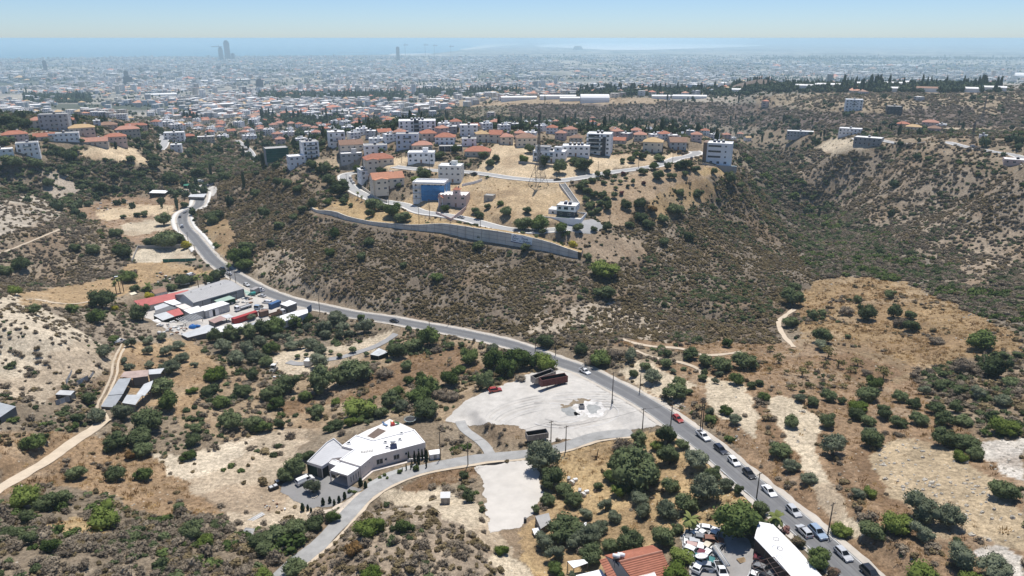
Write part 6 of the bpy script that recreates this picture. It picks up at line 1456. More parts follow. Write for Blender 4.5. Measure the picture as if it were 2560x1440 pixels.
t, P = roof_shed('workshop_hall', 'long workshop hall with a pale grey pitched roof', 'hall', [(pm('hall_roof', (.37, .365, .36), .7, .1, .2), [(458.6,735.9,6.2),(580.6,702.9,6.2),(609,721.4,4.4),(483.6,757,4.4)]), (MATS['hall_roof'], [(458.6,735.9,6.2),(580.6,702.9,6.2),(560,699,4.4),(436.8,737.2,4.4)])], pm('hall_wall', (.50, .52, .55), .8, .1, .3, streak=True), [], zb=zw, ribs=True)
def poly_wall(t, pts, mat, name='wall'):
 w = MB(); w.add(pts, [tuple(range(len(pts))), tuple(range(len(pts)))[::-1]]); return w.build(name, [mat], t)
def _hall_walls():
 o = t.location
 def L(px, py, h): p = Wz(px, py, zw + h); return (p.x - o.x, p.y - o.y)
 f0, f1, b0, b1, r0, r1 = L(483.6,757,4.4), L(609,721.4,4.4), L(436.8,737.2,4.4), L(560,699,4.4), L(458.6,735.9,6.2), L(580.6,702.9,6.2)
 m = MATS['hall_wall']
 poly_wall(t, [(*f0, -.5), (*f1, -.5), (*f1, 4.25), (*f0, 4.25)], m); poly_wall(t, [(*b0, -.5), (*b1, -.5), (*b1, 4.25), (*b0, 4.25)], m)
 poly_wall(t, [(*f0, -.5), (*b0, -.5), (*b0, 4.25), (*r0, 6.05), (*f0, 4.25)], m); poly_wall(t, [(*f1, -.5), (*b1, -.5), (*b1, 4.25), (*r1, 6.05), (*f1, 4.25)], m)
 for i in range(4):
  p = Vector(r0).lerp(Vector(r1), .15 + .2 * i); g = MB(); g.tube((p.x, p.y, 6.1), (p.x, p.y, 6.6), .18, .18, 8); g.build('roof_vent', [BLACKP], t)
 d = Vector(f1) - Vector(f0)
 g = MB(); g.box(-12, -.06, 2.7, 2, -.02, 3.9); o2 = g.build('window', [pm('hall_glazing', (.10, .12, .13), .3, .3, 1.0)], t); q = Vector(f0).lerp(Vector(f1), .78); o2.location = (q.x, q.y, 0); o2.rotation_euler = (0, 0, math.atan2(d.y, d.x))
 for k in range(7):
  q = Vector(f0).lerp(Vector(f1), k / 6); g = MB(); g.box(-.1, -.1, -.5, .1, .0, 4.2); o2 = g.build('column', [STEEL], t, (q.x, q.y, 0), math.atan2(d.y, d.x))
_hall_walls()
roof_shed('red_roof_shed', 'long shed with a red tin roof behind the grey hall', 'shed', [(TIN_R, [(334,752,3.4),(437,731,3.4),(440,748,2.9),(352,768,2.9)]), (TIN_R, [(437,731,3.5),(470,724,3.5),(474,731,3.0),(440,740,3.0)])], WHITE, [(0, 0), (0, 1), (0, 2), (0, 3)], zb=zw, ribs=True)
roof_shed('tiled_hut', 'small hut with a dull red tiled roof among the palms', 'hut', [(TILE_B, [(378,725,3.0),(410,718,3.0),(418,728,2.6),(387,735,2.6)])], WHITE, [(0, 0), (0, 1), (0, 2), (0, 3)], zb=zw)
roof_shed('canopy', 'small cream canopy left of the tiled hut', 'canopy', [(pm('cream_sheet', (.66, .60, .46), .7), [(323,733,2.4),(337,729,2.4),(343,734,2.3),(328,738,2.3)])], WHITE, [], zb=zw)
roof_shed('workshop_annex', 'white flat-roofed annex against the hall gable', 'shed', [(TIN_W, [(409,754,4.0),(436,748,4.0),(454,758,3.9),(433,763,3.9)])], WHITE, [(0, 0), (0, 1), (0, 2), (0, 3)], zb=zw)
roof_shed('workshop_annex', 'pale pink flat roof between the annex and white sheds', 'shed', [(pm('pinkish_roof', (.66, .60, .55), .8, .1), [(437,764,3.6),(462,759,3.6),(480,768,3.5),(458,774,3.5)])], WHITE, [(0, 0), (0, 1), (0, 2), (0, 3)], zb=zw)
roof_shed('long_shed', 'low shed with a pale and a dark grey roof strip', 'shed', [(TIN_L, [(385,766,3.3),(410,757,3.3),(424,764,3.5),(389,776,3.5)]), (pm('dark_roof', (.15, .15, .155), .8, .15), [(388,776.5,3.5),(424,764,3.5),(443,770,2.9),(387,786,2.9)])], WHITE, [(1, 0), (1, 1), (1, 2), (1, 3), (0, 0)], zb=zw)
roof_shed('open_workshop', 'open-fronted shed with half grey half red tin roof', 'shed', [(TIN_L, [(383,788,3.2),(415,779,3.4),(436,791,3.0),(407,801,2.9)]), (TIN_R, [(415,779,3.4),(447,770,3.5),(459,785,3.1),(436,791,3.0)])], DARKIN, [(0, 0), (0, 3), (1, 0)], zb=zw, ribs=True)
roof_shed('lean_to', 'little white lean-to at the lower left of the workshop', 'shed', [(TIN_W, [(375,803,2.4),(394,797,2.4),(405,803,2.2),(386,809,2.2)])], CONCW, [(0, 0), (0, 1), (0, 3)], zb=zw)
roof_shed('white_shed', 'white metal shed left of the one with a dark doorway', 'shed', [(TIN_W, [(458,775,4.1),(495.5,764,4.1),(510,776,3.8),(476,785,3.8)])], TIN_W, [(0, 0), (0, 1), (0, 2), (0, 3)], zb=zw)
_ws, _P = roof_shed('white_shed', 'white metal shed with a tall dark doorway', 'shed', [(TIN_W, [(501,767,4.2),(555,752,4.2),(574,759,3.9),(511,778,3.9)])], TIN_W, [(0, 0), (0, 1), (0, 2), (0, 3)], zb=zw)
def _ws_door():
 o = _ws.location; a = Wz(511, 778, zw + 3.9); b = Wz(574, 759, zw + 3.9); d = b - a; q = a.lerp(b, .36)
 g = MB(); g.box(-1.6, -.0, -.2, 1.6, .2, 3.2); g.build('doorway', [DARKIN], _ws, (q.x - o.x, q.y - o.y - .02, 0), math.atan2(d.y, d.x))
 for s in (-1, 1):
  g = MB(); g.box(-.9, 0, -.2, .9, .12, 3.3); q2 = a.lerp(b, .36 + s * .12); g.build('sliding_door', [TIN_W], _ws, (q2.x - o.x, q2.y - o.y - .25, 0), math.atan2(d.y, d.x))
_ws_door()
roof_shed('green_canopy', 'pale green canopy along the front of the grey hall', 'canopy', [(TIN_G, [(535,751,3.4),(573,739,3.4),(589,745,2.9),(547,757,2.9)])], pm('green_sheet', (.05, .16, .12), .7), [(0, 1), (0, 2)], zb=zw)
roof_shed('green_canopy', 'small green canopy at the road end of the grey hall', 'canopy', [(TIN_G, [(609,724,3.2),(612,731,3.2),(627,730,2.6),(617,738,2.6)])], WHITE, [], zb=zw)
roof_shed('front_shed', 'long grey tin roof at the front of the workshop yard', 'shed', [(TIN_L, [(452,836,2.8),(519,811,3.2),(535,817,3.2),(526,830,2.8),(469,844,2.6)])], CONCW, [(0, 0), (0, 1), (0, 2), (0, 3), (0, 4)], zb=zw)
roof_shed('front_shed', 'short white roof behind the hedge at the front of the yard', 'shed', [(TIN_W, [(526,823,3.3),(560,814,3.3),(605,808,3.3),(611,818,2.9),(569,828,2.9),(530,832,2.9)])], pm('blue_grey_wall', (.36, .42, .47), .8, .1), [(0, i) for i in range(6)], zb=zw)
roof_shed('front_shed', 'long white roof in front of the site office', 'shed', [(TIN_W, [(657,803,3.0),(737,778,3.0),(769,773,3.0),(770,782,2.6),(706,805,2.6),(679,811,2.6)])], WHITE, [(0, i) for i in range(6)], zb=zw)
roof_shed('yard_link', 'narrow grey roof joining the two front white roofs', 'shed', [(TIN, [(612,812,2.7),(655,801,2.7),(660,806,2.4),(616,817,2.4)])], CONCW, [(0, i) for i in range(4)], zb=zw)
_so, _ = roof_shed('site_office', 'white-roofed site office beside the workshop gate', 'hut', [(TIN_W, [(700,760,3.0),(724,750,3.0),(742,757,2.9),(718,766,2.9)])], pm('office_wall', (.42, .40, .37), .85, .1), [(0, i) for i in range(4)], zb=zw)
roof_shed('pink_lean_to', 'dull pink lean-to roof beside the red container', 'shed', [(pm('dull_pink', (.40, .27, .24), .8, .2), [(521,801,2.6),(551,789,2.6),(566,796,2.4),(536,808,2.4)]), (TIN_L, [(551,789,2.6),(572,785,2.6),(585,792,2.4),(566,796,2.4)])], CONCW, [(0, 2), (0, 3)], zb=zw)
CONT = {}
def container(px, py, rz, label, col, L=12.2, z=None):
 p = W(px, py)
 t = thing('shipping_container', label, 'container', p, rz, 'shipping containers')
 m = pm('container_' + str(col[0]), col, .65, .15, .4, dirt=.25)
 g = MB(); g.box(-L / 2, -1.2, .1, L / 2, 1.2, 2.65); g.build('body', [m], t)
 n = int(L / .45); r = MB()
 for i in range(n):
  x = -L / 2 + .3 + i * (L - .6) / (n - 1)
  for s in (-1, 1): r.box(x - .1, s * 1.21 - .03, .25, x + .1, s * 1.21 + .03, 2.5)
 r.build('corrugation', [m], t)
 for s in (-1, 1):
  g = MB(); g.box(-L / 2 - .05, s * .6 - .55, .2, -L / 2 - .003, s * .6 + .55, 2.55); d = g.build('door', [m], t); g = MB(); g.tube((-L / 2 - .08, s * .3, .25), (-L / 2 - .08, s * .3, 2.5), .03, .03, 6); g.build('lock_bar', [STEEL], d)
 return t
container(613, 800, heading_px(580, 810, 646, 788), 'long red shipping container in the workshop yard', (.34, .035, .035), 12.2)
container(688, 768, heading_px(674, 772, 700, 765), 'blue container with a white top in the yard', (.05, .12, .26), 6.1)
container(660, 789, heading_px(650, 792, 672, 786), 'brown crate-like container behind the bush in the yard', (.24, .15, .11), 4.0)
p = W(775, 787); bb = thing('billboard', 'blue-backed billboard at the end of the long white roof', 'billboard', p, R(75))
g = MB(); g.box(-2.0, -.06, 1.2, 2.0, .06, 4.6); g.build('panel', [pm('billboard_blue', (.10, .17, .27), .7, .15)], bb)
for x in (-1.4, 1.4):
 g = MB(); g.tube((x, .12, -.4), (x, .12, 4.5), .07, .07, 6); g.build('post', [STEEL], bb)
for k in range(5):
 g = MB(); g.box(-2.0 + .02, -.09, 1.4 + k * .72, 2.0 - .02, -.061, 1.46 + k * .72); g.build('batten', [STEEL], bb)
p = W(630, 740); tk = thing('gas_tank', 'teal cylindrical tank beside the grey box lorry', 'tank', p, .5)
g = MB(); g.tube((-1.7, 0, 1.4), (1.7, 0, 1.4), .75, .75, 14); g.blob((-1.7, 0, 1.4), .4, .75, .75); g.blob((1.7, 0, 1.4), .4, .75, .75); g.build('vessel', [pm('teal_paint', (.05, .30, .27), .5)], tk)
for x in (-1.1, 1.1):
 g = MB(); g.box(x - .1, -.5, 0, x + .1, .5, .75); g.build('saddle', [CONCW], tk)
p = W(475, 805); fr = thing('girder_stack', 'rack of pale steel girders in the workshop yard', 'girders', p, heading_px(445, 795, 490, 812) * 0 + R(-40))
for i in range(9):
 g = MB(); g.box(-4.5, -.12 + (i - 4) * 1.0, 1.6, 4.5, .12 + (i - 4) * 1.0, 1.9); g.build('girder', [pm('girder_grey', (.45, .46, .47), .6, .1)], fr)
for x in (-4, 4):
 for y in (-4, 4):
  g = MB(); g.box(x - .1, y - .1, 0, x + .1, y + .1, 1.6); g.build('leg', [STEEL], fr)
p = W(482, 820); tp = thing('tarpaulin_stack', 'pile covered by a bright blue tarpaulin', 'tarpaulin', p, .4)
g = MB(); g.blob((0, 0, .1), 1.6, 1.3, 1.6, 0, 10, 5, .22, 4, True); g.build('tarpaulin', [pm('tarp_blue', (.02, .14, .42), .5, .2)], tp); g = MB(); g.blob((1.9, .6, .1), 1.3, .8, 1.0, 0, 9, 4, .22, 6, True); g.build('tarpaulin_fold', [MATS['tarp_blue']], tp)
_jr = random.Random(12)
JM = [pm('junk_white', (.70, .70, .68), .6, .1), pm('junk_grey', (.40, .40, .39), .7, .2), pm('junk_pale', (.58, .55, .50), .8, .2), pm('junk_rust', (.24, .14, .09), .9, .3)]
def junk(px, py, label, group, n, spreadx, spready, s=1.0):
 sets = {}
 for i in range(n):
  a, b = px + _jr.uniform(-spreadx, spreadx), py + _jr.uniform(-spready, spready); p = W(a, b); m = _jr.choice(JM); g = MB()
  w, d, h = [_jr.uniform(.4, 1.0) * s for _ in range(3)]
  k = 0 if _jr.random() < .45 else _jr.choice([1, 1, 2])
  if k == 0: g.box(-w, -d, 0, w, d, h); g.box(-w * .9, -d * .9, h + .003, w * .9, d * .9, h + .08)
  elif k == 1: g.tube((-w, 0, d * .5), (w, 0, d * .5), d * .5, d * .5, 10)
  else: g.blob((0, 0, .1), w, d, h, 0, 7, 4, .25, i, True)
  o = tag(g.build(['scrap_appliance', 'scrap_drum', 'scrap_heap'][k], [m], None, p, _jr.uniform(0, 3)), None, 'scrap', group)
  sets.setdefault(k, []).append((a, o))
 for k, q in sets.items():
  for i, (_, o) in enumerate(sorted(q, key=lambda e: e[0])): o['label'] = f"{ORD[i]} {['boxy appliance', 'lying drum', 'low scrap heap'][k]} from left {label}"
junk(432, 822, 'in the pale workshop clutter', 'clutter in the workshop yard', 34, 38, 16, .9)
junk(600, 755, 'between the hall and flatbed lorry', 'clutter in the workshop yard', 20, 30, 9, .9)
junk(655, 775, 'in the clutter around the blue lorry cab', 'clutter in the workshop yard', 12, 16, 7, .8)
junk(1765, 1385, 'among the scrapped cars', 'scrap in the car yard', 22, 45, 45, .7)
junk(700, 945, 'in the rubbish at the end of the orchard lane', 'rubbish by the orchard lane', 12, 26, 12, .6)
junk(290, 515, 'on the sandy dump in the valley', 'rubble on the valley dump', 16, 50, 14, 1.0)
junk(400, 695, 'in the clearing behind the tiled hut', 'rubbish behind the workshop', 10, 60, 12, .8)
junk(690, 1265, 'on the pale ground left of the driveway', 'building waste by the villa', 12, 28, 14, .4)
junk(520, 465, 'at the depot in the valley head', 'clutter at the valley depot', 14, 26, 14, 1.0)
for i, (a, b, L_) in enumerate([(640, 1328, 6), (636, 1297, 5), (643, 1336, 5)]):
 p = W(a, b); t2 = thing('pipe_bundle', ['long', 'short upper', 'lower'][i] + ' bundle of pale pipes on the ground left of the villa', 'pipes', p, R(-8) + (R(60) if i == 1 else 0), 'pipe bundles')
 for k in range(6):
  g = MB(); g.tube((-L_ / 2, (k - 2.5) * .24, .14), (L_ / 2, (k - 2.5) * .24, .14), .1, .1, 7); g.build('pipe', [JM[k % 3]], t2)
zc = W(300, 1012).z
roof_shed('cattle_shed', 'grey tin cattle shed built round a small yard', 'shed', [
 (TIN, [(270,988,2.7),(297,947,2.7),(328,945,2.5),(307,985,2.5)]), (TIN, [(252,1016,2.6),(270,989.5,2.6),(306,986.5,2.4),(285,1018,2.4)]),
 (pm('rusty_tin', (.34, .26, .225), .7, .35, .5, dirt=.3), [(300,942,2.6),(310,929,2.8),(372,924,2.8),(370,940,2.5),(332,945,2.5)]), (TIN_L, [(372,924,2.9),(411,920,2.9),(401,934,2.7),(372,936,2.7)]),
 (TIN_L, [(340,987,2.5),(360,960,2.7),(383,951,2.7),(376,972,2.5),(362,989,2.4)]), (TIN_L, [(305,1007,2.5),(317,987,2.6),(356,987,2.6),(338,1012,2.4)])],
 CONCW, [(1, 2), (1, 3), (5, 2), (5, 3), (2, 0), (3, 0), (0, 2), (4, 2)], zb=zc, ribs=True)
zc2 = W(165, 1008).z
roof_shed('animal_pen', 'small pen hut with a patched tin roof', 'hut', [(TIN_L, [(138,986,2.3),(150,975,2.4),(187,977,2.4),(176,988,2.2)])], TIN, [(0, 1), (0, 2)], zb=zc2)
for i, (a, b, c, d) in enumerate([(193,963,222,955), (222,955,235,935), (166,962,180,930), (140,1012,176,1012)]):
 A, B = W(a, b), W(c, d); L_ = (B - A).length; f = thing('pen_fence', ['front', 'right', 'back', 'lower'][i] + ' tin fence panel of the animal pen', 'fence', A, math.atan2(B.y - A.y, B.x - A.x), 'pen fence panels')
 k = max(2, int(L_ / 1.2))
 for j in range(k):
  g = MB(); g.box(j * L_ / k, -.02, -.3, (j + .96) * L_ / k, .02, 1.5); g.build('sheet', [[TIN, TIN_L, CONCW][j % 3]], f)
 for j in (0, 1):
  g = MB(); g.tube((j * L_, 0, -.4), (j * L_, 0, 1.7), .05, .05, 6); g.build('post', [WOOD], f)
roof_shed('roadside_shed', 'grey tin shed cut off by the left edge', 'shed', [(TIN, [(-55,1012,2.8),(-5,1005,2.8),(40,1016,2.6),(0,1043,2.6)])], CONCW, [(0, 0), (0, 1), (0, 2), (0, 3)])
roof_shed('wooden_barn', 'open barn with a grey tin roof beside the orchard lane', 'barn', [(TIN_L, [(925,886,2.6),(947,870,2.8),(971,880,2.8),(946,890,2.5)])], DARKIN, [(0, 0), (0, 3)], ribs=True)
roof_shed('open_shed', 'open shed with a white roof at the valley head', 'shed', [(TIN_W, [(372,482,5.0),(382,475,5.2),(422,476,5.2),(413,483,4.9)])], CONCW, [(0, 2)])
roof_shed('depot_canopy', 'long green canopy at the depot', 'canopy', [(pm('depot_green', (.04, .18, .12), .7), [(458,464,3.5),(460,459,3.6),(492,460,3.6),(491,465,3.4)])], CONCW, [])
roof_shed('depot_shed', 'low white depot roof beside the road bend', 'shed', [(TIN_L, [(470,492,3.5),(476,486,3.6),(516,484,3.6),(510,493,3.4)])], CONCW, [(0, 0), (0, 1), (0, 2), (0, 3)])
p = W(1114, 1258); h = thing('metal_hut', 'small grey metal hut on the pale ground right of the lane', 'hut', p, .05)
g = MB(); g.box(-1.1, -.9, -.3, 1.1, .9, 2.2); g.build('wall', [pm('hut_wall', (.24, .235, .23), .8, .12)], h); g = MB(); g.add([(-1.25, -1.05, 2.2), (1.25, -1.05, 2.2), (1.25, 1.1, 2.55), (-1.25, 1.1, 2.55), (-1.25, -1.05, 2.3), (1.25, -1.05, 2.3), (1.25, 1.1, 2.65), (-1.25, 1.1, 2.65)], [(3, 2, 1, 0), (4, 5, 6, 7), (0, 1, 5, 4), (1, 2, 6, 5), (2, 3, 7, 6), (3, 0, 4, 7)]); g.build('roof', [TIN_L], h); g = MB(); g.box(-.4, -.95, 0, .4, -.903, 1.9); g.build('door', [CONCW], h)
p = W(1454, 1021); sk = thing('concrete_bin', 'square concrete bin on the white patch of the gravel lot', 'bin', p, .1)
for a in ((-.8, -.8, 0, .8, -.65, 1.3), (-.8, .65, 0, .8, .8, 1.3), (-.8, -.65, 0, -.65, .65, 1.3), (.65, -.65, 0, .8, .65, 1.3)):
 g = MB(); g.box(*a); g.build('side', [CONCW], sk)
g = MB(); g.box(-.65, -.65, 0, .65, .65, .5); g.build('bottom', [DARKIN], sk)
p = W(1313, 1305); b2 = thing('black_barrel', 'black barrel at the lower right of the white yard', 'barrel', p); g = MB(); g.tube((0, 0, 0), (0, 0, 1.1), .35, .35, 12); g.build('drum', [BLACKP], b2); g = MB(); g.tube((0, 0, 1.1), (0, 0, 1.14), .37, .37, 12); g.build('rim', [STEEL], b2)
roof_shed('block_hut', 'grey flat-roofed hut at the corner of the white yard', 'hut', [(CONCW, [(1338,1290,2.4),(1372,1282,2.4),(1378,1305,2.4),(1352,1322,2.4)])], CONCW, [(0, i) for i in range(4)])
roof_shed('tin_table', 'white sheet roof in front of the grey flat-roofed hut', 'canopy', [(TIN_W, [(1330,1322,1.2),(1350,1318,1.2),(1354,1332,1.1),(1336,1337,1.1)])], CONCW, [])
roof_shed('field_canopy', 'white sheet leaning between the olives', 'canopy', [(TIN_W, [(1452,1310,1.6),(1466,1305,1.6),(1467,1325,1.2),(1456,1328,1.2)])], CONCW, [])
roof_shed('white_canopy', 'white canopy left of the orange roofed house', 'canopy', [(TIN_W, [(1418,1403,2.8),(1460,1398,2.8),(1470,1407,2.6),(1434,1420,2.6)])], WHITE, [])
for i, (a, b) in enumerate([(1430, 1205), (1458, 1235)]):
 p = W(a, b); wr = thing('junk_heap', ['upper', 'lower'][i] + ' heap of pale discarded furniture in the straw field', 'heap', p, .4)
 for k in range(7):
  g = MB(); s = .5 + .3 * ((k * 37) % 5) / 5; g.box(-s, -.35, 0, s, .35, .5 + .2 * (k % 3)); g.build('slab', [JM[k % 3]], wr, (math.cos(k * 2.1) * 1.0, math.sin(k * 2.1) * 1.1, .25 * (k % 2)), k)
p = W(1490, 1148); dt = thing('dead_tree', 'bare dead tree stump in the straw field', 'tree', p)
g = MB(); g.tube((0, 0, -.3), (.3, 0, 1.6), .25, .16, 7); g.tube((.3, 0, 1.6), (.6, .2, 3.2), .14, .05, 6); g.build('trunk', [BARK], dt)
g = MB()
for k in range(9): a = k * .7; g.tube((.1, 0, .3 + .1 * k), (-1.6 + .3 * math.cos(a), 1.0 * math.sin(a), .3 + .15 * k), .06, .02, 5)
g.build('branches', [BARK], dt)
# --- the orange-roofed house and the shed at the bottom edge
def bottom_house():
 zg = W(1590, 1400).z; e = 3.6; r = 5.2
 org = Wz(1590, 1400, zg)
 t = thing('tiled_house', 'house with an orange ribbed tile roof at the bottom edge', 'house', org)
 def L(px, py, h): p = Wz(px, py, zg + h); return Vector((p.x - org.x, p.y - org.y, h))
 b0, b1 = L(1511,1388,e), L(1631,1362,e); r0, r1 = L(1548,1404,r), L(1655,1378,r)
 f0 = r0 + (r0 - b0) * 1.35; f1 = r1 + (r1 - b1) * 1.35; f0.z = f1.z = r - (r - e) * 1.35
 for nm, q in (('back', (b0, b1, r1, r0)), ('front', (r0, r1, f1, f0))):
  mb = MB(); q = list(q); mb.add([*q, *[Vector((v.x, v.y, v.z - .2)) for v in q]], [(0, 1, 2, 3), (3, 2, 1, 0), (4, 5, 6, 7), (0, 4, 5, 1), (1, 5, 6, 2), (2, 6, 7, 3), (3, 7, 4, 0)]); ro = mb.build('roof', [TILE], t)
  n = 26 if nm == 'front' else 26
  for i in range(13):
   rb = MB()
   if nm == 'front':
    a, b = q[0].lerp(q[3], (i + .5) / 13), q[1].lerp(q[2], (i + .5) / 13)
   else:
    a, b = q[0].lerp(q[3], (i + .5) / 13), q[1].lerp(q[2], (i + .5) / 13)
   rb.tube(a + Vector((0, 0, .03)), b + Vector((0, 0, .03)), .085 if nm == 'front' else .03, None, 5, 0, False); rb.build('tile_course', [TILE], ro)
 rg = MB(); rg.tube(r0 + Vector((0, 0, .06)), r1 + Vector((0, 0, .06)), .16, .16, 6); rg.build('ridge', [TILE_L], t)
 w = MB()
 ins = [b0.lerp(r0, .08), b1.lerp(r1, .08), f1.lerp(r1, .08), f0.lerp(r0, .08)]
 for i in range(4):
  a, b = ins[i], ins[(i + 1) % 4]
  if i == 1: w.add([(a.x, a.y, -.5), (b.x, b.y, -.5), (b.x, b.y, b.z - .25), (r1.x, r1.y, r - .25), (a.x, a.y, a.z - .25)], [(0, 1, 2, 3, 4), (4, 3, 2, 1, 0)])
  elif i == 3: w.add([(a.x, a.y, -.5), (b.x, b.y, -.5), (b.x, b.y, b.z - .25), (r0.x, r0.y, r - .25), (a.x, a.y, a.z - .25)], [(0, 1, 2, 3, 4), (4, 3, 2, 1, 0)])
  else: w.add([(a.x, a.y, -.5), (b.x, b.y, -.5), (b.x, b.y, b.z - .25), (a.x, a.y, a.z - .25)], [(0, 1, 2, 3), (3, 2, 1, 0)])
 w.build('wall', [WHITE], t)
 q = [L(1498,1400,3.2), L(1516,1394,3.9), L(1545,1445,3.9), L(1525,1455,3.2)]
 mb = MB(); mb.add(q, [(0, 1, 2, 3), (3, 2, 1, 0)]); wr = mb.build('wing_roof', [TILE], t)
 for i in range(9):
  rb = MB(); rb.tube(q[0].lerp(q[3], i / 9 + .05) + Vector((0, 0, .03)), q[1].lerp(q[2], i / 9 + .05) + Vector((0, 0, .03)), .07, .07, 5, 0, False); rb.build('tile_course', [TILE], wr)
 a, b = tank_set(); p = L(1540, 1405, 4.2); link_mesh('water_tank', a, t, p, -.3); link_mesh('solar_panel', b, t, (p.x - .9, p.y + .2, p.z), 1.2)
 p = L(1552, 1402, 4.2); link_mesh('water_tank', a, t, p, -.3)
 p = L(1536, 1420, 3.8); g = MB(); g.tube((0, 0, 0), (0, 0, 2.6), .05, .05, 6); g.box(-.5, -.03, 2.3, .5, .03, 2.36); g.build('aerial', [STEEL], t, p)
 s, _ = roof_shed('flat_annex', 'white flat roof at the bottom edge left of the orange roof', 'annex', [(TIN_W, [(1440,1438,3.0),(1502,1423,3.0),(1522,1450,3.0),(1440,1475,3.0)])], WHITE, [(0, i) for i in range(4)])
 s, _ = roof_shed('flat_annex', 'white flat roof in front of the orange roof', 'annex', [(TIN_W, [(1588,1440,2.9),(1636,1429,2.9),(1650,1460,2.9),(1600,1475,2.9)])], WHITE, [(0, i) for i in range(4)])
bottom_house()
_sh, _ = roof_shed('long_white_shed', 'long shed with a stained white roof along the road at the bottom', 'shed', [(pm('stained_white', (.76, .75, .74), .8, .12, .3), [(1896,1304,3.8),(1932,1310,3.8),(1990,1368,3.8),(2062,1448,3.8),(2020,1480,3.8),(1955,1418,3.8),(1912,1372,3.8),(1886,1345,3.8)])], pm('brown_block', (.17, .125, .10), .9, .2), [(0, i) for i in range(8)])
zs = W(1930, 1400).z
sf = thing('steel_frame', 'rusty open steel roof frame beside the long white shed', 'frame', Wz(1905, 1430, zs)); so = sf.location
def SL(px, py, h): p = Wz(px, py, zs + h); return Vector((p.x - so.x, p.y - so.y, h))
fa, fb, fc_, fd = SL(1880,1408,3.2), SL(1935,1392,3.2), SL(1985,1450,3.2), SL(1905,1475,3.2)
for k in range(6):
 g = MB(); g.tube(fa.lerp(fd, k / 5), fb.lerp(fc_, k / 5), .06, .06, 5); g.build('beam', [pm('rust_steel', (.10, .07, .06), .9, .2)], sf)
for k in range(4):
 g = MB(); g.tube(fa.lerp(fb, k / 3), fd.lerp(fc_, k / 3), .06, .06, 5); g.build('purlin', [MATS['rust_steel']], sf)
for q in (fa, fb, fc_, fd):
 g = MB(); g.tube((q.x, q.y, -.3), (q.x, q.y, 3.2), .07, .07, 6); g.build('post', [MATS['rust_steel']], sf)
for i, (a, b) in enumerate([(1950, 1372), (1940, 1348)]):
 p = Wz(a, b, W(1930, 1345).z + 3.83); mb = MB(); N_ = 16
 for j in range(N_):
  c0, c1 = 2 * math.pi * j / N_, 2 * math.pi * (j + 1) / N_
  mb.tube((math.cos(c0) * .55, math.sin(c0) * .55, .05), (math.cos(c1) * .55, math.sin(c1) * .55, .05), .05, .05, 5, 0, False)
 tag(mb.build('hose_ring', [BLACKP], None, p), ['lower', 'upper'][i] + ' black ring of hose lying on the stained white roof', 'hose', 'hose rings on the white roof')
p = W(1745, 1408); ds = thing('satellite_dish', 'large white satellite dish beside the scrapped cars', 'dish', p, .5)
g = MB(); g.tube((0, 0, 0), (0, 0, 2.0), .1, .08, 8); g.build('mast', [STEEL], ds); g = MB(); g.blob((0, 0, 2.2), 1.3, 1.3, .55, 0, 16, 5, 0, 0, True); d_ = g.build('dish', [TIN_W], ds); d_.rotation_euler = (R(160), 0, 0); d_.location = (0, 0, 4.6)
p = W(1855, 1402); pl = thing('pallet', 'brown wooden pallet on the scrap yard floor', 'pallet', p, .3)
for k in range(5):
 g = MB(); g.box(-.9, -.6 + k * .28, .12, .9, -.42 + k * .28, .18); g.build('board', [pm('pallet_wood', (.30, .21, .12), .9, .2)], pl)
for k in range(3):
 g = MB(); g.box(-.85 + k * .8, -.6, 0, -.75 + k * .8, .7, .117); g.build('bearer', [MATS['pallet_wood']], pl)
p = W(1801, 1404); pp = thing('pipe_load', 'long bundle of white pipes on the pickup', 'pipes', (p.x, p.y, p.z + 1.2), R(-80))
for k in range(8):
 g = MB(); g.tube((-3, (k % 4 - 1.5) * .3, .15 + .25 * (k // 4)), (3, (k % 4 - 1.5) * .3, .15 + .25 * (k // 4)), .11, .11, 7); g.build('pipe', [JM[k % 3]], pp)
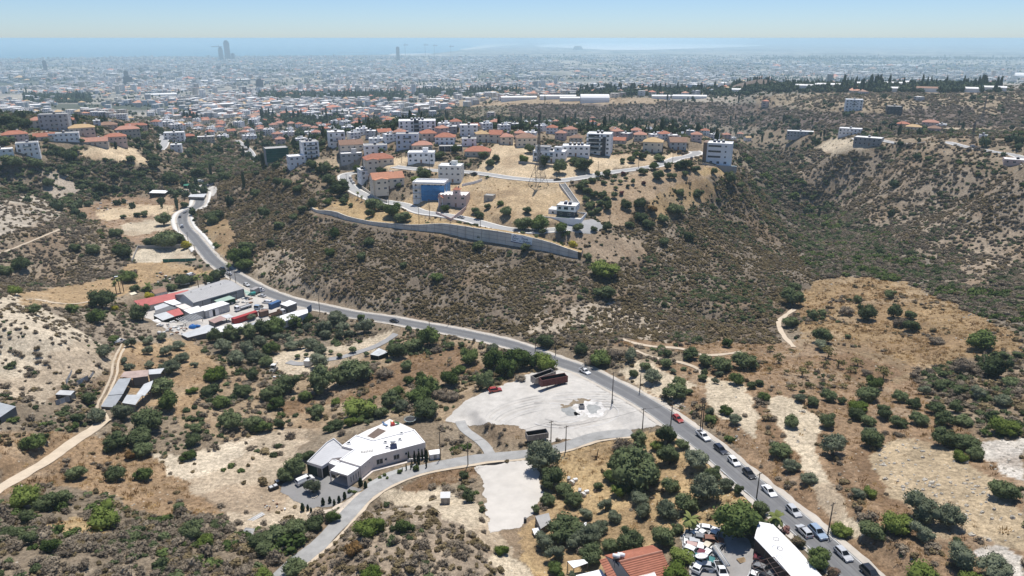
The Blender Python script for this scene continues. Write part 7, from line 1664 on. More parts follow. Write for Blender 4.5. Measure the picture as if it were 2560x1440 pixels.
# --- retaining wall and banner
def retaining_wall():
 n = len(_wf); org = Vector((_wf[0, 0], _wf[0, 1], _wfz[0]))
 t = thing('retaining_wall', 'long curved grey concrete retaining wall below the plateau road', 'wall', org)
 cm = pm('wall_concrete', (.68, .635, .55), .92, .16, .35, streak=True, dirt=.3)
 step = 3
 for i in range(0, n - step, step):
  a, b = i, min(n - 1, i + step); f = .09
  pa, pb = _wf[a], _wf[b]; d = pb - pa; l = np.hypot(*d); u = d / l; nb = np.array([-u[1], u[0]])
  if nb[1] < 0: nb = -nb
  g = MB(); A = pa + u * f - org[:2]; B = pb - u * f - org[:2]; th = .5
  za, zb = _wfz[a] - org.z, _wfz[b] - org.z
  vs_ = []
  for q, zz, hh in ((A, za, _wh[a]), (B, zb, _wh[b])):
   vs_ += [(q[0], q[1], zz - 1.5), (q[0], q[1], zz + hh), (q[0] + nb[0] * th, q[1] + nb[1] * th, zz + hh), (q[0] + nb[0] * th, q[1] + nb[1] * th, zz - 1.5)]
  g.add(vs_, [(0, 4, 5, 1), (1, 5, 6, 2), (2, 6, 7, 3), (0, 1, 2, 3), (7, 6, 5, 4)])
  k = max(1, int(_wh[a] / 2.0))
  for j in range(1, k + 1):
   z0, z1 = za + j * 2.0, zb + j * 2.0
   if z0 < za + _wh[a] - .4: g.add([(A[0] - nb[0] * .03, A[1] - nb[1] * .03, z0), (B[0] - nb[0] * .03, B[1] - nb[1] * .03, z1), (B[0] - nb[0] * .03, B[1] - nb[1] * .03, z1 + .16), (A[0] - nb[0] * .03, A[1] - nb[1] * .03, z0 + .16)], [(0, 1, 2, 3), (3, 2, 1, 0)], 1)
  g.build('wall_panel', [cm, pm('pour_line', (.33, .33, .315), .95)], t)
 q, b = _wf[-1] - np.array(org[:2]), _back[-1]; z = _wfz[-1] - org.z; g = MB(); e = q + b * 6
 g.add([(q[0], q[1], z - 2), (e[0], e[1], z - 2), (e[0], e[1], z + _wh[-1]), (q[0], q[1], z + _wh[-1])], [(0, 1, 2, 3), (3, 2, 1, 0)]); g.build('wall_panel', [cm], t)
 return org
retaining_wall()
HOUSE_PAD += [(float(a), float(b) - 1.2, 2.6) for a, b in _wf[::2]]
def banner():
 px, py, d = project(_wf[:, 0], _wf[:, 1], _wfz)
 i0, i1 = int(np.abs(px - 1275).argmin()), int(np.abs(px - 1329).argmin())
 a, b = _wf[i0], _wf[i1]; L_ = float(np.hypot(*(b - a))); ang = math.atan2(b[1] - a[1], b[0] - a[0])
 ta, tb = _wfz[i0] + _wh[i0], _wfz[i1] + _wh[i1]
 Hb = 4.2
 tilt = math.atan2(tb - ta, L_)
 t = thing('banner', 'white banner with blue lettering and a house logo on the retaining wall', 'banner', (a[0], a[1], ta - Hb - .2), 0)
 t.rotation_euler = (0, -tilt, ang)
 t.rotation_mode = 'XYZ'
 g = MB(); g.box(0, -.32, .35, L_, -.24, Hb); g.build('sheet', [pm('banner_white', (.88, .90, .92), .6, .03)], t)
 g = MB(); g.box(0, -.322, 0, L_, -.242, .345); g.build('border', [pm('banner_navy', (.01, .03, .10), .7, .1)], t)
 navy = MATS['banner_navy']; teal = pm('banner_teal', (.02, .20, .26), .7, .1)
 def text(s, x, z, size, m, nm='lettering'):
  c = bpy.data.curves.new('txt', 'FONT'); c.body = s; c.size = size; c.extrude = .004; c.offset = .03 * size; c.resolution_u = 2
  o = bpy.data.objects.new('txt', c); COL.objects.link(o); bpy.context.view_layer.update()
  dg = bpy.context.evaluated_depsgraph_get(); me = bpy.data.meshes.new_from_object(o.evaluated_get(dg)); bpy.data.objects.remove(o)
  me.materials.clear(); me.materials.append(m)
  q = link_mesh(nm, me, t, (x, -.335, z)); q.rotation_euler = (R(90), 0, 0); return q
 k = L_ / 13.0
 text('Στέγη', 6.3 * k, 2.5, 1.45 * k, navy); text('για', 5.1 * k, 1.1, .95 * k, teal); text('όλους!', 7.2 * k, 1.05, 1.5 * k, navy)
 text('ΚΟΑΓ', 1.8 * k, 1.9, 1.05 * k, teal, 'logo_lettering')
 lg = MB()
 pts = [(3.2, 3.3), (2.3, 3.85), (1.2, 2.9), (1.2, 1.0), (3.0, 1.2)]
 for p, q in zip(pts, pts[1:]): lg.tube((p[0] * k, -.34, p[1]), (q[0] * k, -.34, q[1]), .15, .15, 4)
 lg.build('house_logo', [navy], t)
banner()
# --- houses
WALLC = {'white': (.84, .83, .81), 'cream': (.70, .62, .50), 'beige': (.56, .485, .40), 'pink': (.60, .47, .42), 'grey': (.42, .42, .42), 'pale': (.68, .69, .65), 'blue': (.55, .60, .66), 'brown': (.22, .155, .12), 'dark': (.07, .07, .075), 'concrete': (.33, .32, .305), 'stone': (.48, .43, .35)}
def wallmat(c): return pm('render_' + c, WALLC[c], .88, .08, .25, streak=True)
ROOFM = {'red': TILE, 'pale_red': TILE_L, 'brown': TILE_B, 'orange': pm('orange_tile', (.46, .215, .13), .85, .2, .7), 'dark': pm('dark_slate', (.09, .09, .095), .8, .2), 'tan': pm('tan_tile', (.52, .36, .19), .85, .18, .7)}
BALC = glass('balcony_glass', (.16, .19, .20), .1)
_hr = random.Random(21)
def block(t, x, y, w, d, z0, h, wall, roof=None, roofc='red', floors=1, sides=True, windows=True, door=False, axis=None, rh=None, balcony=False, tank=0, below=3.0, band=None, wsize=(1.2, 1.25), parapet=.35):
 wm = wallmat(wall); x0, x1, y1 = x - w / 2, x + w / 2, y + d; zb = z0 - (below if z0 < .1 else 0)
 b = MB(); H = z0 + h
 if roof is None:
  k = .22
  b.box(x0, y, zb, x1, y1, H - parapet, 0)
  for a in ((x0, y, x1, y + k), (x0, y1 - k, x1, y1), (x0, y + k, x0 + k, y1 - k), (x1 - k, y + k, x1, y1 - k)): b.box(a[0], a[1], H - parapet + .001, a[2], a[3], H, 0)
  b.build('wall', [wm], t)
  r = MB(); r.box(x0 + k, y + k, H - parapet + .002, x1 - k, y1 - k, H - parapet + .05, 0); r.build('roof', [WHITER if _hr.random() < .75 else pm('bitumen_grey', (.40, .39, .37), .9, .15)], t)
 else:
  b.box(x0, y, zb, x1, y1, H, 0)
  rr = MB(); ax = axis or ('x' if w >= d else 'y'); q = rh or .28 * min(w, d)
  if roof == 'gable': rr.gable(x0, y, x1, y1, H + .002, q, 0, 1, ax)
  else: rr.hip(x0, y, x1, y1, H + .002, q, 0, .5)
  b.build('wall', [wm], t); ro = rr.build('roof', [ROOFM[roofc], wm], t)
  if _hr.random() < .4:
   c = MB(); c.box(x + w * .2, y + d * .45, H, x + w * .2 + .6, y + d * .45 + .6, H + q + .7); c.build('chimney', [wm], ro)
 fh = h / floors
 if windows:
  for f in range(floors):
   zz = z0 + f * fh + fh * .32; n = max(1, int(w / 3.4))
   for i in range(n):
    px = x0 + (i + .5) * w / n
    ww = wsize[0] * (1.5 if (i + f) % 3 == 1 else 1.0)
    if door and f == 0 and i == n // 2:
     link_mesh('door', door_mesh(1.1, 2.2, TILE_B), t, (px, y, z0)); continue
    tall = balcony and (i % 2 == 0) and f > 0
    link_mesh('window', win_mesh(ww, min(fh * .72, 2.1) if tall else min(wsize[1], fh * .5)), t, (px, y, z0 + f * fh + .12 if tall else zz))
   if sides:
    m = max(1, int(d / 4.5))
    for i in range(m):
     for sx, rz in ((x0, -math.pi / 2), (x1, math.pi / 2)):
      link_mesh('window', win_mesh(1.0, min(1.2, fh * .5)), t, (sx, y + (i + .5) * d / m, zz), rz)
   if balcony and f > 0:
    bw = min(w * .55, 5.5); s = MB(); s.box(x - bw / 2, y - 1.3, z0 + f * fh - .15, x + bw / 2, y - .002, z0 + f * fh + .02, 0); bo = s.build('balcony', [wm], t)
    g = MB(); g.box(x - bw / 2, y - 1.3, z0 + f * fh + .021, x + bw / 2, y - 1.24, z0 + f * fh + .95, 0); g.build('balustrade', [BALC if _hr.random() < .6 else wm], bo)
 if band:
  g = MB(); g.box(x0 - .04, y - .05, H - parapet - .05, x1 + .04, y - .003, H + .02); g.build('fascia', [wallmat(band)], t)
 for i in range(tank):
  add_tank(t, x + (i - (tank - 1) / 2) * 2.6, y + d * .55, H - (parapet if roof is None else -.2) + .05, _hr.uniform(-.3, .3))
def place_house(name, label, x0, x1, yb, yt, d=10, yaw=0.0, floors=2, group='houses on the plateau', roofh=0.0):
 g = W((x0 + x1) / 2, yb); s = scale_at(g); vis = (x1 - x0) / s; a = abs(math.radians(yaw))
 w = max(5.0, (vis - d * math.sin(a)) / math.cos(a))
 dep = math.atan2(CAM_H - g.z, math.hypot(g.x, g.y))
 H = ((yb - yt) / s - d * math.sin(dep) * .85) / math.cos(dep) - roofh
 H = min(max(H, 2.7 * floors), 3.5 * floors)
 view = math.atan2(g.x, g.y)
 t = thing(name, label, 'house' if 'house' in name or 'villa' in name else 'building', g, -view + math.radians(yaw), group)
 HOUSE_PAD.append((g.x + math.sin(view) * d / 2, g.y + math.cos(view) * d / 2, max(w, d) * .6))
 return t, w, H
def simple_house(label, x0, x1, yb, yt, wall='white', roof=None, roofc='red', d=10, yaw=0, floors=2, name='house', balcony=False, tank=1, extra=None, group='houses on the plateau', axis=None, band=None):
 t, w, H = place_house(name, label, x0, x1, yb, yt, d, yaw, floors, group, 1.2 if roof else 0)
 block(t, 0, 0, w, d, 0, H, wall, roof, roofc, floors, True, True, True, axis, None, balcony, tank if not roof else 0, band=band)
 if roof and tank: add_tank(t, w * .15, d * .62, H + 1.6)
 if extra == 'stairbox': block(t, w * .15, d * .35, 3.4, 4, H - .34, 2.7, wall, windows=False, floors=1)
 if extra == 'wing': block(t, -w * .32, -3.0, w * .36, 3.0, 0, H * .55, wall, None, floors=1, sides=False, tank=0)
 if extra == 'wing_gable': block(t, -w * .25, -3.2, w * .4, 3.2, 0, H, wall, 'gable', roofc, floors, False, axis='y')
 if extra == 'porch':
  for i in range(3):
   g = MB(); g.box(-w * .3 + i * w * .3 - .15, -2.3, -2, -w * .3 + i * w * .3 + .15, -2.0, 2.7); g.build('column', [wallmat(wall)], t)
  g = MB(); g.box(-w * .35, -2.5, 2.702, w * .35, -.004, 2.95); g.build('porch_roof', [WHITER], t)
 if extra == 'terrace': block(t, w * .3, -4, w * .4, 4, 0, H / floors, wall, None, floors=1, sides=False, tank=0)
 if extra == 'tower': block(t, w * .12, d * .2, 3.6, 3.6, H - .34, 2.9, wall, 'hip', roofc, 1, True, rh=1.5)
 return t, w, H
# --- hand-placed houses of the plateau
simple_house('cream two-storey house with an orange gable roof on the plateau bend', 930, 1016, 474, 424, 'cream', 'gable', 'orange', 11, 12, 2, extra='wing_gable')
simple_house('cream house with a red hipped roof behind the orange-gabled one', 912, 988, 424, 384, 'cream', 'hip', 'red', 11, 8, 2, extra='wing_gable')
simple_house('white and dark modern house left of the orange-gabled one', 899, 934, 451, 418, 'white', None, 'red', 10, 15, 2, balcony=True, tank=2, band='dark')
simple_house('grey flat-roofed house with a white stair box on the bend', 853, 908, 408, 377, 'grey', None, 'red', 10, 5, 2, extra='stairbox', tank=0)
simple_house('tall pale grey-green cube house with few windows', 1092, 1157, 456, 399, 'pale', None, 'red', 11, -12, 3, extra='stairbox')
t, w, H = simple_house('pink crenellated house with a small red-capped turret', 1091, 1171, 517, 470, 'pink', None, 'red', 11, -14, 2, extra='tower')
for i in range(2):
 g = MB(); g.box(-w / 2 + .4 + i * 2.2, -1.9, -1.5, -w / 2 + .7 + i * 2.2, -1.6, 5.4); g.build('column', [wallmat('white')], t)
g = MB(); g.gable(-w / 2 + .1, -2.0, -w / 2 + 3.2, .0, 5.402, 1.1, 0, 1, 'y', .2); g.build('portico_roof', [TILE, wallmat('pink')], t)
for i in range(8):
 g = MB(); g.box(-w / 2 + .3 + i * w / 8, -.05, H + .001, -w / 2 + .3 + i * w / 8 + w / 18, .22, H + .45); g.build('merlon', [wallmat('pink')], t)
t, w, H = place_house('construction_building', 'unfinished building wrapped in blue netting and scaffold', 1027, 1118, 499, 447, 12, -14, 3)
block(t, 0, 0, w, 12, 0, H, 'white', None, floors=3, tank=0, parapet=1.0)
NET = pm('blue_net', (.06, .22, .46), .7, .25, .5)
for i in range(3):
 g = MB(); g.box(-w / 2 + w * .28, -1.35, i * H / 3 * .9 - .5, w / 2 + .2, -1.3, (i + 1) * H / 3 * .9 - .55); g.build('netting', [NET], t)
g = MB(); g.box(w / 2 + .9, -1.3, 0, w / 2 + .95, 12, H * .85); g.build('netting', [NET], t)
for i in range(9):
 g = MB(); g.tube((-w / 2 - .2 + i * (w + .4) / 8, -1.25, -1.5), (-w / 2 - .2 + i * (w + .4) / 8, -1.25, H * .92), .06, .06, 5); g.build('scaffold_pole', [STEEL], t)
for i in range(4):
 g = MB(); g.box(-w / 2 - .3, -1.3, i * H / 3.6 + .6, w / 2 + .3, -.35, i * H / 3.6 + .68); g.build('scaffold_deck', [pm('plank', (.42, .36, .27), .9)], t)
simple_house('unfinished white house with a box-like top storey', 1018, 1088, 408, 366, 'white', None, 'red', 10, -6, 2, extra='stairbox', balcony=True, tank=0)
t, w, H = simple_house('white three-storey house with a blue-grey front', 990, 1048, 373, 330, 'blue', None, 'red', 10, -5, 3, balcony=True)
simple_house('white apartment block with a dark stair strip', 822, 866, 366, 322, 'white', None, 'red', 10, 5, 3, 'apartment_block', True, band='dark')
simple_house('brown-beige house at the back of the plateau bend', 850, 912, 386, 353, 'beige', 'gable', 'brown', 10, 8, 2)
simple_house('white house with few windows beside the brown-beige house', 911, 970, 388, 354, 'white', None, 'red', 10, 3, 2)
simple_house('tall white apartment block at the left plateau edge', 756, 803, 396, 350, 'white', None, 'red', 12, 10, 4, 'apartment_block', True, 2)
simple_house('small white block in front of the tall white apartments', 722, 768, 415, 380, 'white', None, 'red', 10, 10, 2, tank=0)
t, w, H = place_house('construction_building', 'unfinished block wrapped in dark green netting', 666, 725, 404, 362, 12, 8, 3)
block(t, 0, 0, w, 12, 0, H, 'concrete', None, floors=3, tank=0)
for i in range(3):
 g = MB(); g.box(-w / 2, -.9, i * H / 3, w / 2, -.85, (i + 1) * H / 3 - .1); g.build('netting', [pm('green_net', (.03, .12, .09), .8, .3, .5)], t)
for a in [
 ('red-tiled house with a steep hipped roof behind the plateau lots', 1052, 1095, 353, 331, 'cream', 'hip', 'red', 9, 10, 2), ('white house with a broad red hipped roof behind the plateau lots', 1085, 1138, 363, 336, 'white', 'hip', 'red', 10, -8, 2),
 ('low house with a pale red roof below the blue-grey house', 1030, 1083, 376, 352, 'cream', 'hip', 'pale_red', 9, 6, 1), ('beige villa with a wide red hipped roof by the bare lots', 1160, 1226, 392, 363, 'beige', 'hip', 'red', 11, -6, 1),
 ('white flat house left of the wide red-roofed villa', 1155, 1191, 366, 345, 'white', None, 'red', 9, 0, 2), ('cream house with a tan hipped roof on the skyline', 1190, 1226, 356, 328, 'cream', 'hip', 'tan', 9, 10, 2),
 ('house with a red gable roof beside the tan-roofed one', 1217, 1256, 357, 329, 'cream', 'gable', 'red', 9, -15, 2), ('low house with a pale red hipped roof above the bare lots', 1250, 1284, 362, 337, 'cream', 'hip', 'pale_red', 9, 5, 2),
 ('white stepped house on the skyline behind the red roofs', 1150, 1195, 341, 312, 'white', None, 'red', 9, 0, 3), ('long cream house with a brown roof left of the mast', 1290, 1345, 367, 337, 'cream', 'hip', 'brown', 10, 8, 2),
 ('cream house with a peach hipped roof right of the tall block', 1605, 1655, 381, 347, 'cream', 'hip', 'tan', 10, -5, 2), ('pale gabled house behind the white road end', 1672, 1718, 375, 350, 'grey', 'gable', 'brown', 10, 10, 2)]:
 simple_house(*a[:5], wall=a[5], roof=a[6], roofc=a[7], d=a[8], yaw=a[9], floors=a[10])
t, w, H = place_house('pergola_house', 'dark timber pergola house behind the unfinished white house', 1098, 1156, 378, 358, 8, 0, 1); block(t, 0, 0, w, 8, 0, H, 'dark', None, floors=1, tank=0)
for i in range(5):
 g = MB(); g.box(-w / 2 + i * w / 4 - .12, -2.2, -1, -w / 2 + i * w / 4 + .12, -2.0, H); g.build('post', [wallmat('white')], t)
t, w, H = simple_house('large white modern house with cubic wings under the mast', 1328, 1415, 405, 361, 'white', None, 'red', 11, -10, 2, balcony=True, tank=2)
block(t, -w * .22, 2.0, w * .45, 7, H - .34, 3.0, 'grey', None, floors=1, tank=0); block(t, w * .27, .8, w * .22, 5, H - .34, 3.1, 'white', None, floors=1, tank=0)
simple_house('long white two-storey house with solar panels', 1404, 1474, 391, 357, 'white', None, 'red', 10, -4, 2, balcony=False, tank=4)
t, w, H = simple_house('tall white five-storey block with dark balconies', 1462, 1528, 387, 330, 'white', None, 'red', 12, -8, 5, 'apartment_block', True, 2)
g = MB(); g.box(w * .12, -.9, -2, w * .30, -.004, H * .86); g.build('stair_tower', [wallmat('dark')], t)
for f in range(1, 5):
 g = MB(); g.box(-w * .48, -1.9, f * H / 5 - .2, w * .1, -.004, f * H / 5); bo = g.build('balcony', [wallmat('white')], t); g = MB(); g.box(-w * .48, -1.9, f * H / 5 + .001, w * .1, -1.84, f * H / 5 + .9); g.build('balustrade', [BALC], bo)
 g = MB(); g.box(-w * .42, -.06, f * H / 5 + .05, w * .02, -.003, f * H / 5 + 2.2); g.build('balcony_door', [WINGL], t)
t, w, H = place_house('office_block', 'white four-storey block with brown end wall and ribbon windows', 1755, 1826, 411, 352, 12, -4, 4); H = max(H, 12.5)
block(t, 0, 0, w, 12, 0, H, 'white', None, floors=4, windows=False, tank=3, below=5)
for f in range(1, 4):
 g = MB(); g.box(-w * .33, -.07, f * H / 4 + .9, w * .12, -.003, f * H / 4 + 2.1); g.build('ribbon_window', [WINGL], t)
 g = MB(); g.box(w * .26, -.06, f * H / 4 + 1.0, w * .31, -.003, f * H / 4 + 2.0); g.build('window', [WINGL], t)
g = MB(); g.box(-w / 2 - .25, -.3, -4, -w / 2 + w * .12, 12.2, H + .1); g.build('end_wall', [wallmat('brown')], t)
for i in range(3): link_mesh('window', win_mesh(1.8, 1.6), t, (-w * .2 + i * w * .25, 0, .5))
g = MB(); g.box(-w * .6, -4.5, -4, w * .75, -4.2, .2); g.build('garden_wall', [CONCW], t)
g = MB(); g.box(-w * .58, -4.19, -4, w * .73, -.01, -.3); g.build('terrace', [PAVE], t)
g = MB(); g.box(w * .52, -3.6, -.296, w * .7, -1.0, -.22); g.build('pool', [pm('pool_water', (.10, .42, .52), .05, .1)], t)
t, w, H = place_house('modern_villa', 'white and charcoal modern villa in a walled garden with lawn', 1366, 1452, 542, 486, 9, -14, 2); H = 6.6
block(t, w * .05, 0, w * .55, 9, 0, 3.2, 'dark', None, floors=1, tank=0, below=2); block(t, w * .08, -.6, w * .62, 9.6, 3.2, 3.4, 'white', None, floors=1, tank=2, band='dark', wsize=(1.6, 1.5)); block(t, -w * .38, 1.5, w * .3, 8, 0, 3.4, 'white', None, floors=1, tank=0, below=2)
for nm, pts in (('garden_wall', [(-w * .62, -6.0), (w * .62, -6.0), (w * .62, 10), (-w * .62, 10)]),):
 for i in range(4):
  a, b = Vector(pts[i]), Vector(pts[(i + 1) % 4]); d_ = (b - a); g = MB(); g.box(0, -.12, -3.0, d_.length, .12, .9); g.build(nm, [wallmat('white')], t, (a.x, a.y, 0), math.atan2(d_.y, d_.x))
g = MB(); g.box(-w * .6, -5.8, -2.5, w * .2, -.3, .12); g.build('lawn', [pm('artificial_grass', (.06, .20, .09), .95, .12)], t)
g = MB(); g.box(w * .22, -5.8, -2.5, w * .6, -.3, .1); g.build('paving', [PAVE], t)
t, w, H = place_house('pump_hut', 'small concrete hut on the sandy plateau lot', 1206, 1236, 503, 484, 5, -20, 1, 'huts on the plateau'); block(t, 0, 0, w, 5, 0, max(2.6, H), 'stone', None, floors=1, windows=False, tank=0); link_mesh('door', door_mesh(1.1, 2.0, CONCW), t, (0, 0, 0))
a, b = W(1442, 512), W(1405, 460)
st = thing('outdoor_stairs', 'long straight outdoor stairway beside the modern villa', 'stairs', a, math.atan2(b.y - a.y, b.x - a.x)); L_ = math.hypot(b.x - a.x, b.y - a.y); n = 24
for i in range(n):
 g = MB(); g.box(i * L_ / n, -1.5, -1.5, (i + 1) * L_ / n, 1.5, (i + 1) * (b.z - a.z) / n + .1); g.build('step', [CONC], st)
for s in (-1, 1):
 g = MB(); z = b.z - a.z; y = s * 1.75; g.add([(0, y - .15, -1.5), (L_, y - .15, z - 1.5), (L_, y - .15, z + .9), (0, y - .15, .9), (0, y + .15, -1.5), (L_, y + .15, z - 1.5), (L_, y + .15, z + .9), (0, y + .15, .9)], [(0, 1, 2, 3), (7, 6, 5, 4), (3, 2, 6, 7), (0, 3, 7, 4), (1, 5, 6, 2)]); g.build('side_wall', [PAVE], st)
for i, (p, lab, m) in enumerate([([(1296,408),(1350,414),(1393,420),(1425,403)], 'grey garden wall round the large white modern house', CONCW), ([(1090,535),(1128,552),(1165,522)], 'pink garden wall below the turreted house', wallmat('pink')), ([(905,470),(945,500),(968,508)], 'pale garden wall along the plateau bend', wallmat('cream')), ([(1155,466),(1190,458),(1205,452)], 'white wall behind the pink turreted house', wallmat('white')), ([(690,412),(730,423),(775,414)], 'concrete wall below the small white block', CONCW), ([(1755,412),(1800,421),(1830,420)], 'grey plinth wall under the brown-ended block', CONCW), ([(330,657),(345,620),(470,616)], 'dark boundary wall of the sandy lot', CONCW)]):
 ws = [W(*q) for q in p]; t = thing('garden_wall', lab, 'wall', ws[0], 0, 'garden walls')
 for a, b in zip(ws, ws[1:]):
  d_ = b - a; g = MB(); L_ = math.hypot(d_.x, d_.y); g.add([(0, -.12, -1.5), (L_, -.12, d_.z - 1.5), (L_, -.12, d_.z + 1.5), (0, -.12, 1.5), (0, .12, -1.5), (L_, .12, d_.z - 1.5), (L_, .12, d_.z + 1.5), (0, .12, 1.5)], [(0, 1, 2, 3), (7, 6, 5, 4), (3, 2, 6, 7), (0, 3, 7, 4), (1, 5, 6, 2)]); g.build('wall', [m], t, (a.x - ws[0].x, a.y - ws[0].y, a.z - ws[0].z), math.atan2(d_.y, d_.x))
a, b = W(408, 656), W(492, 650); d_ = b - a
gf = thing('green_fence', 'green netting fence along the front of the sandy lot', 'fence', a, math.atan2(d_.y, d_.x)); L_ = math.hypot(d_.x, d_.y)
for i in range(6):
 g = MB(); g.box(i * L_ / 6, -.03, -.8, (i + .97) * L_ / 6, .03, 2.0); g.build('net_panel', [pm('fence_green', (.03, .17, .12), .8)], gf)
 g = MB(); g.tube((i * L_ / 6, 0, -.8), (i * L_ / 6, 0, 2.2), .05, .05, 6); g.build('post', [STEEL], gf)
# --- left hill, in front of the town
LEFT = 'houses on the left hill'
for a in [
 ('grey four-storey apartment block on the left hill', 104, 174, 327, 280, 'grey', None, 'red', 12, -12, 4), ('cream house with a round red roof beside the grey block', 80, 126, 322, 292, 'cream', 'hip', 'pale_red', 10, 0, 2),
 ('pink house with a red roof at the left edge', 14, 70, 354, 330, 'pink', 'hip', 'red', 10, 5, 2), ('white round-fronted house above the pool', 48, 98, 390, 354, 'white', None, 'red', 10, -5, 3), ('white modern house cut off by the left edge', -22, 32, 396, 370, 'white', None, 'red', 10, 0, 2),
 ('low house with a red gabled roof in front of the grey block', 90, 136, 352, 332, 'cream', 'gable', 'red', 9, 0, 1), ('long white windowless house on the left hill', 128, 196, 354, 326, 'white', None, 'red', 10, -6, 2), ('house with a wide orange hipped roof on the left hill', 180, 236, 340, 314, 'beige', 'hip', 'tan', 10, 0, 2),
 ('red-roofed house right behind the grey block', 166, 192, 316, 295, 'pink', 'hip', 'red', 9, 0, 2), ('beige house with a white carport gable', 209, 268, 364, 339, 'beige', 'gable', 'pale_red', 10, -5, 1), ('pink two-storey house with a red hipped roof', 268, 316, 362, 336, 'pink', 'hip', 'red', 10, 0, 2),
 ('large house with a pale red roof behind the pink one', 294, 350, 342, 314, 'beige', 'hip', 'pale_red', 11, 4, 2), ('low brown-red roofed house left of the skyline cypress', 250, 292, 322, 306, 'beige', 'hip', 'brown', 10, 0, 1), ('long red-roofed house on the left skyline', 312, 366, 322, 308, 'beige', 'hip', 'red', 9, 0, 1),
 ('white three-storey house beside the curved street', 412, 462, 356, 322, 'white', None, 'red', 10, -10, 3), ('windowless grey-white block below the curved street', 427, 455, 379, 347, 'white', None, 'red', 9, -8, 2), ('house with a dark red roof beside the white three-storey one', 461, 487, 354, 336, 'brown', 'hip', 'red', 9, 0, 2), ('beige flat-roofed house with arches in the valley town', 497, 536, 357, 338, 'beige', None, 'red', 9, 0, 2),
 ('small white house at the back of the left hill', 236, 252, 316, 304, 'white', None, 'red', 8, 0, 2)]:
 simple_house(*a[:5], wall=a[5], roof=a[6], roofc=a[7], d=a[8], yaw=a[9], floors=a[10], group=LEFT, balcony=a[10] > 2)
# --- right hill
RIGHT = 'houses on the right hill'
for a in [
 ('white stepped block of flats high on the right slope', 2112, 2154, 277, 244, 'white', None, 'red', 14, 6, 4), ('dark glazed building with a white pillar on the right slope', 2216, 2254, 288, 256, 'dark', None, 'red', 14, 10, 3), ('white cubic house on the right hill crest', 2096, 2150, 338, 313, 'white', None, 'red', 11, -6, 2),
 ('grey and white house at the left end of the right hill', 1968, 2030, 344, 316, 'grey', None, 'red', 11, 0, 2), ('unfinished dark concrete house above the white scree', 2132, 2200, 364, 338, 'concrete', None, 'red', 12, -10, 2), ('pink house with a red roof among the cypresses', 2243, 2270, 318, 303, 'pink', 'hip', 'red', 9, 0, 1),
 ('cream house with a pale roof among the cypresses', 2266, 2300, 326, 310, 'cream', 'hip', 'tan', 9, 0, 1), ('larger pink house right of the cypresses', 2306, 2342, 320, 302, 'pink', 'hip', 'pale_red', 10, 0, 2), ('low pink house in front of the larger pink one', 2320, 2348, 330, 316, 'pink', 'hip', 'brown', 9, 0, 1), ('white house beside the pink ones', 2342, 2364, 318, 306, 'white', None, 'red', 8, 0, 1),
 ('pale flat house at the right edge below the road', 2512, 2575, 412, 386, 'pink', None, 'red', 11, 8, 1), ('small pale hut beside the far lorry road', 2448, 2466, 346, 338, 'white', None, 'red', 6, 0, 1)]:
 simple_house(*a[:5], wall=a[5], roof=a[6], roofc=a[7], d=a[8], yaw=a[9], floors=a[10], group=RIGHT, balcony=a[10] > 1 and a[6] is None)
# --- large apartments behind the plateau
t, w, H = simple_house('long white and dark three-storey apartment building behind the plateau', 998, 1090, 330, 298, 'white', None, 'red', 14, 0, 3, 'apartment_block', True, 4, group='buildings behind the plateau')
g = MB(); g.box(-w * .09, -.6, -2, w * .04, -.004, H + .6); g.build('stair_tower', [wallmat('dark')], t)
for i, (px, py, h) in enumerate([(290,372,16),(370,322,16),(2198,330,13),(2190,332,11),(2222,322,11),(2228,324,10),(2060,338,12),(2052,340,10),(2330,335,9),(1905,352,12),(462,300,20),(470,302,18),(478,301,20),(486,303,19),(494,302,18),(1145,330,12),(1330,356,14),(590,345,14),(628,318,16),(580,322,12)]):
 put_cypress(px, py, h, None, 'among the hill houses' if py > 310 else 'in the dark row in the town', 1.3)
# --- the town: prototypes copied house by house, then the far mass
PROTO = []
def make_proto(i, wall, roof, roofc, floors, w, d, cat):
 t = thing('town_house' if cat == 'house' else 'town_block', None, cat, (0, 0, -5000))
 h = floors * 3.0
 below = 2.5
 st = _hr.getstate()
 block(t, 0, -d / 2, w, d, 0, h, wall, roof, roofc, floors, False, True, False, None, None, floors > 2, 0, below, None, (1.3, 1.3))
 for s, rz in ((-w / 2, -math.pi / 2), (w / 2, math.pi / 2)): link_mesh('window', win_mesh(1.1, 1.2), t, (s, 0, h - 2.0), rz)
 if roof is None and i % 2 == 0: block(t, w * .2, 0, 3.0, 3.0, h - .34, 2.3, wall, None, floors=1, windows=False)
 add_tank(t, -w * .15, 1.0, h + (1.2 if roof else -.3), .2 * i)
 return t
SPEC = [('white', None, '', 2, 11, 10), ('cream', 'hip', 'pale_red', 2, 12, 10), ('white', 'hip', 'red', 2, 11, 9), ('beige', 'gable', 'red', 1, 13, 9), ('white', None, '', 3, 14, 12), ('grey', None, '', 2, 10, 10), ('cream', 'hip', 'brown', 1, 12, 10), ('pale', None, '', 4, 16, 13), ('pink', 'hip', 'pale_red', 2, 10, 9), ('white', 'gable', 'tan', 2, 11, 9), ('white', None, '', 1, 13, 10), ('blue', None, '', 3, 12, 11)]
RWORD = {None: 'flat-roofed', 'hip': 'hip-roofed', 'gable': 'gabled'}
CWORD = {'pale_red': 'pale red', 'red': 'red', 'brown': 'brown', 'tan': 'tan', '': ''}
FW = {1: 'single-storey', 2: 'two-storey', 3: 'three-storey', 4: 'four-storey'}
for i, s in enumerate(SPEC): PROTO.append(make_proto(i, *s, 'house' if s[3] < 3 else 'building'))
_used = [False] * len(PROTO)
TOWN_P = []
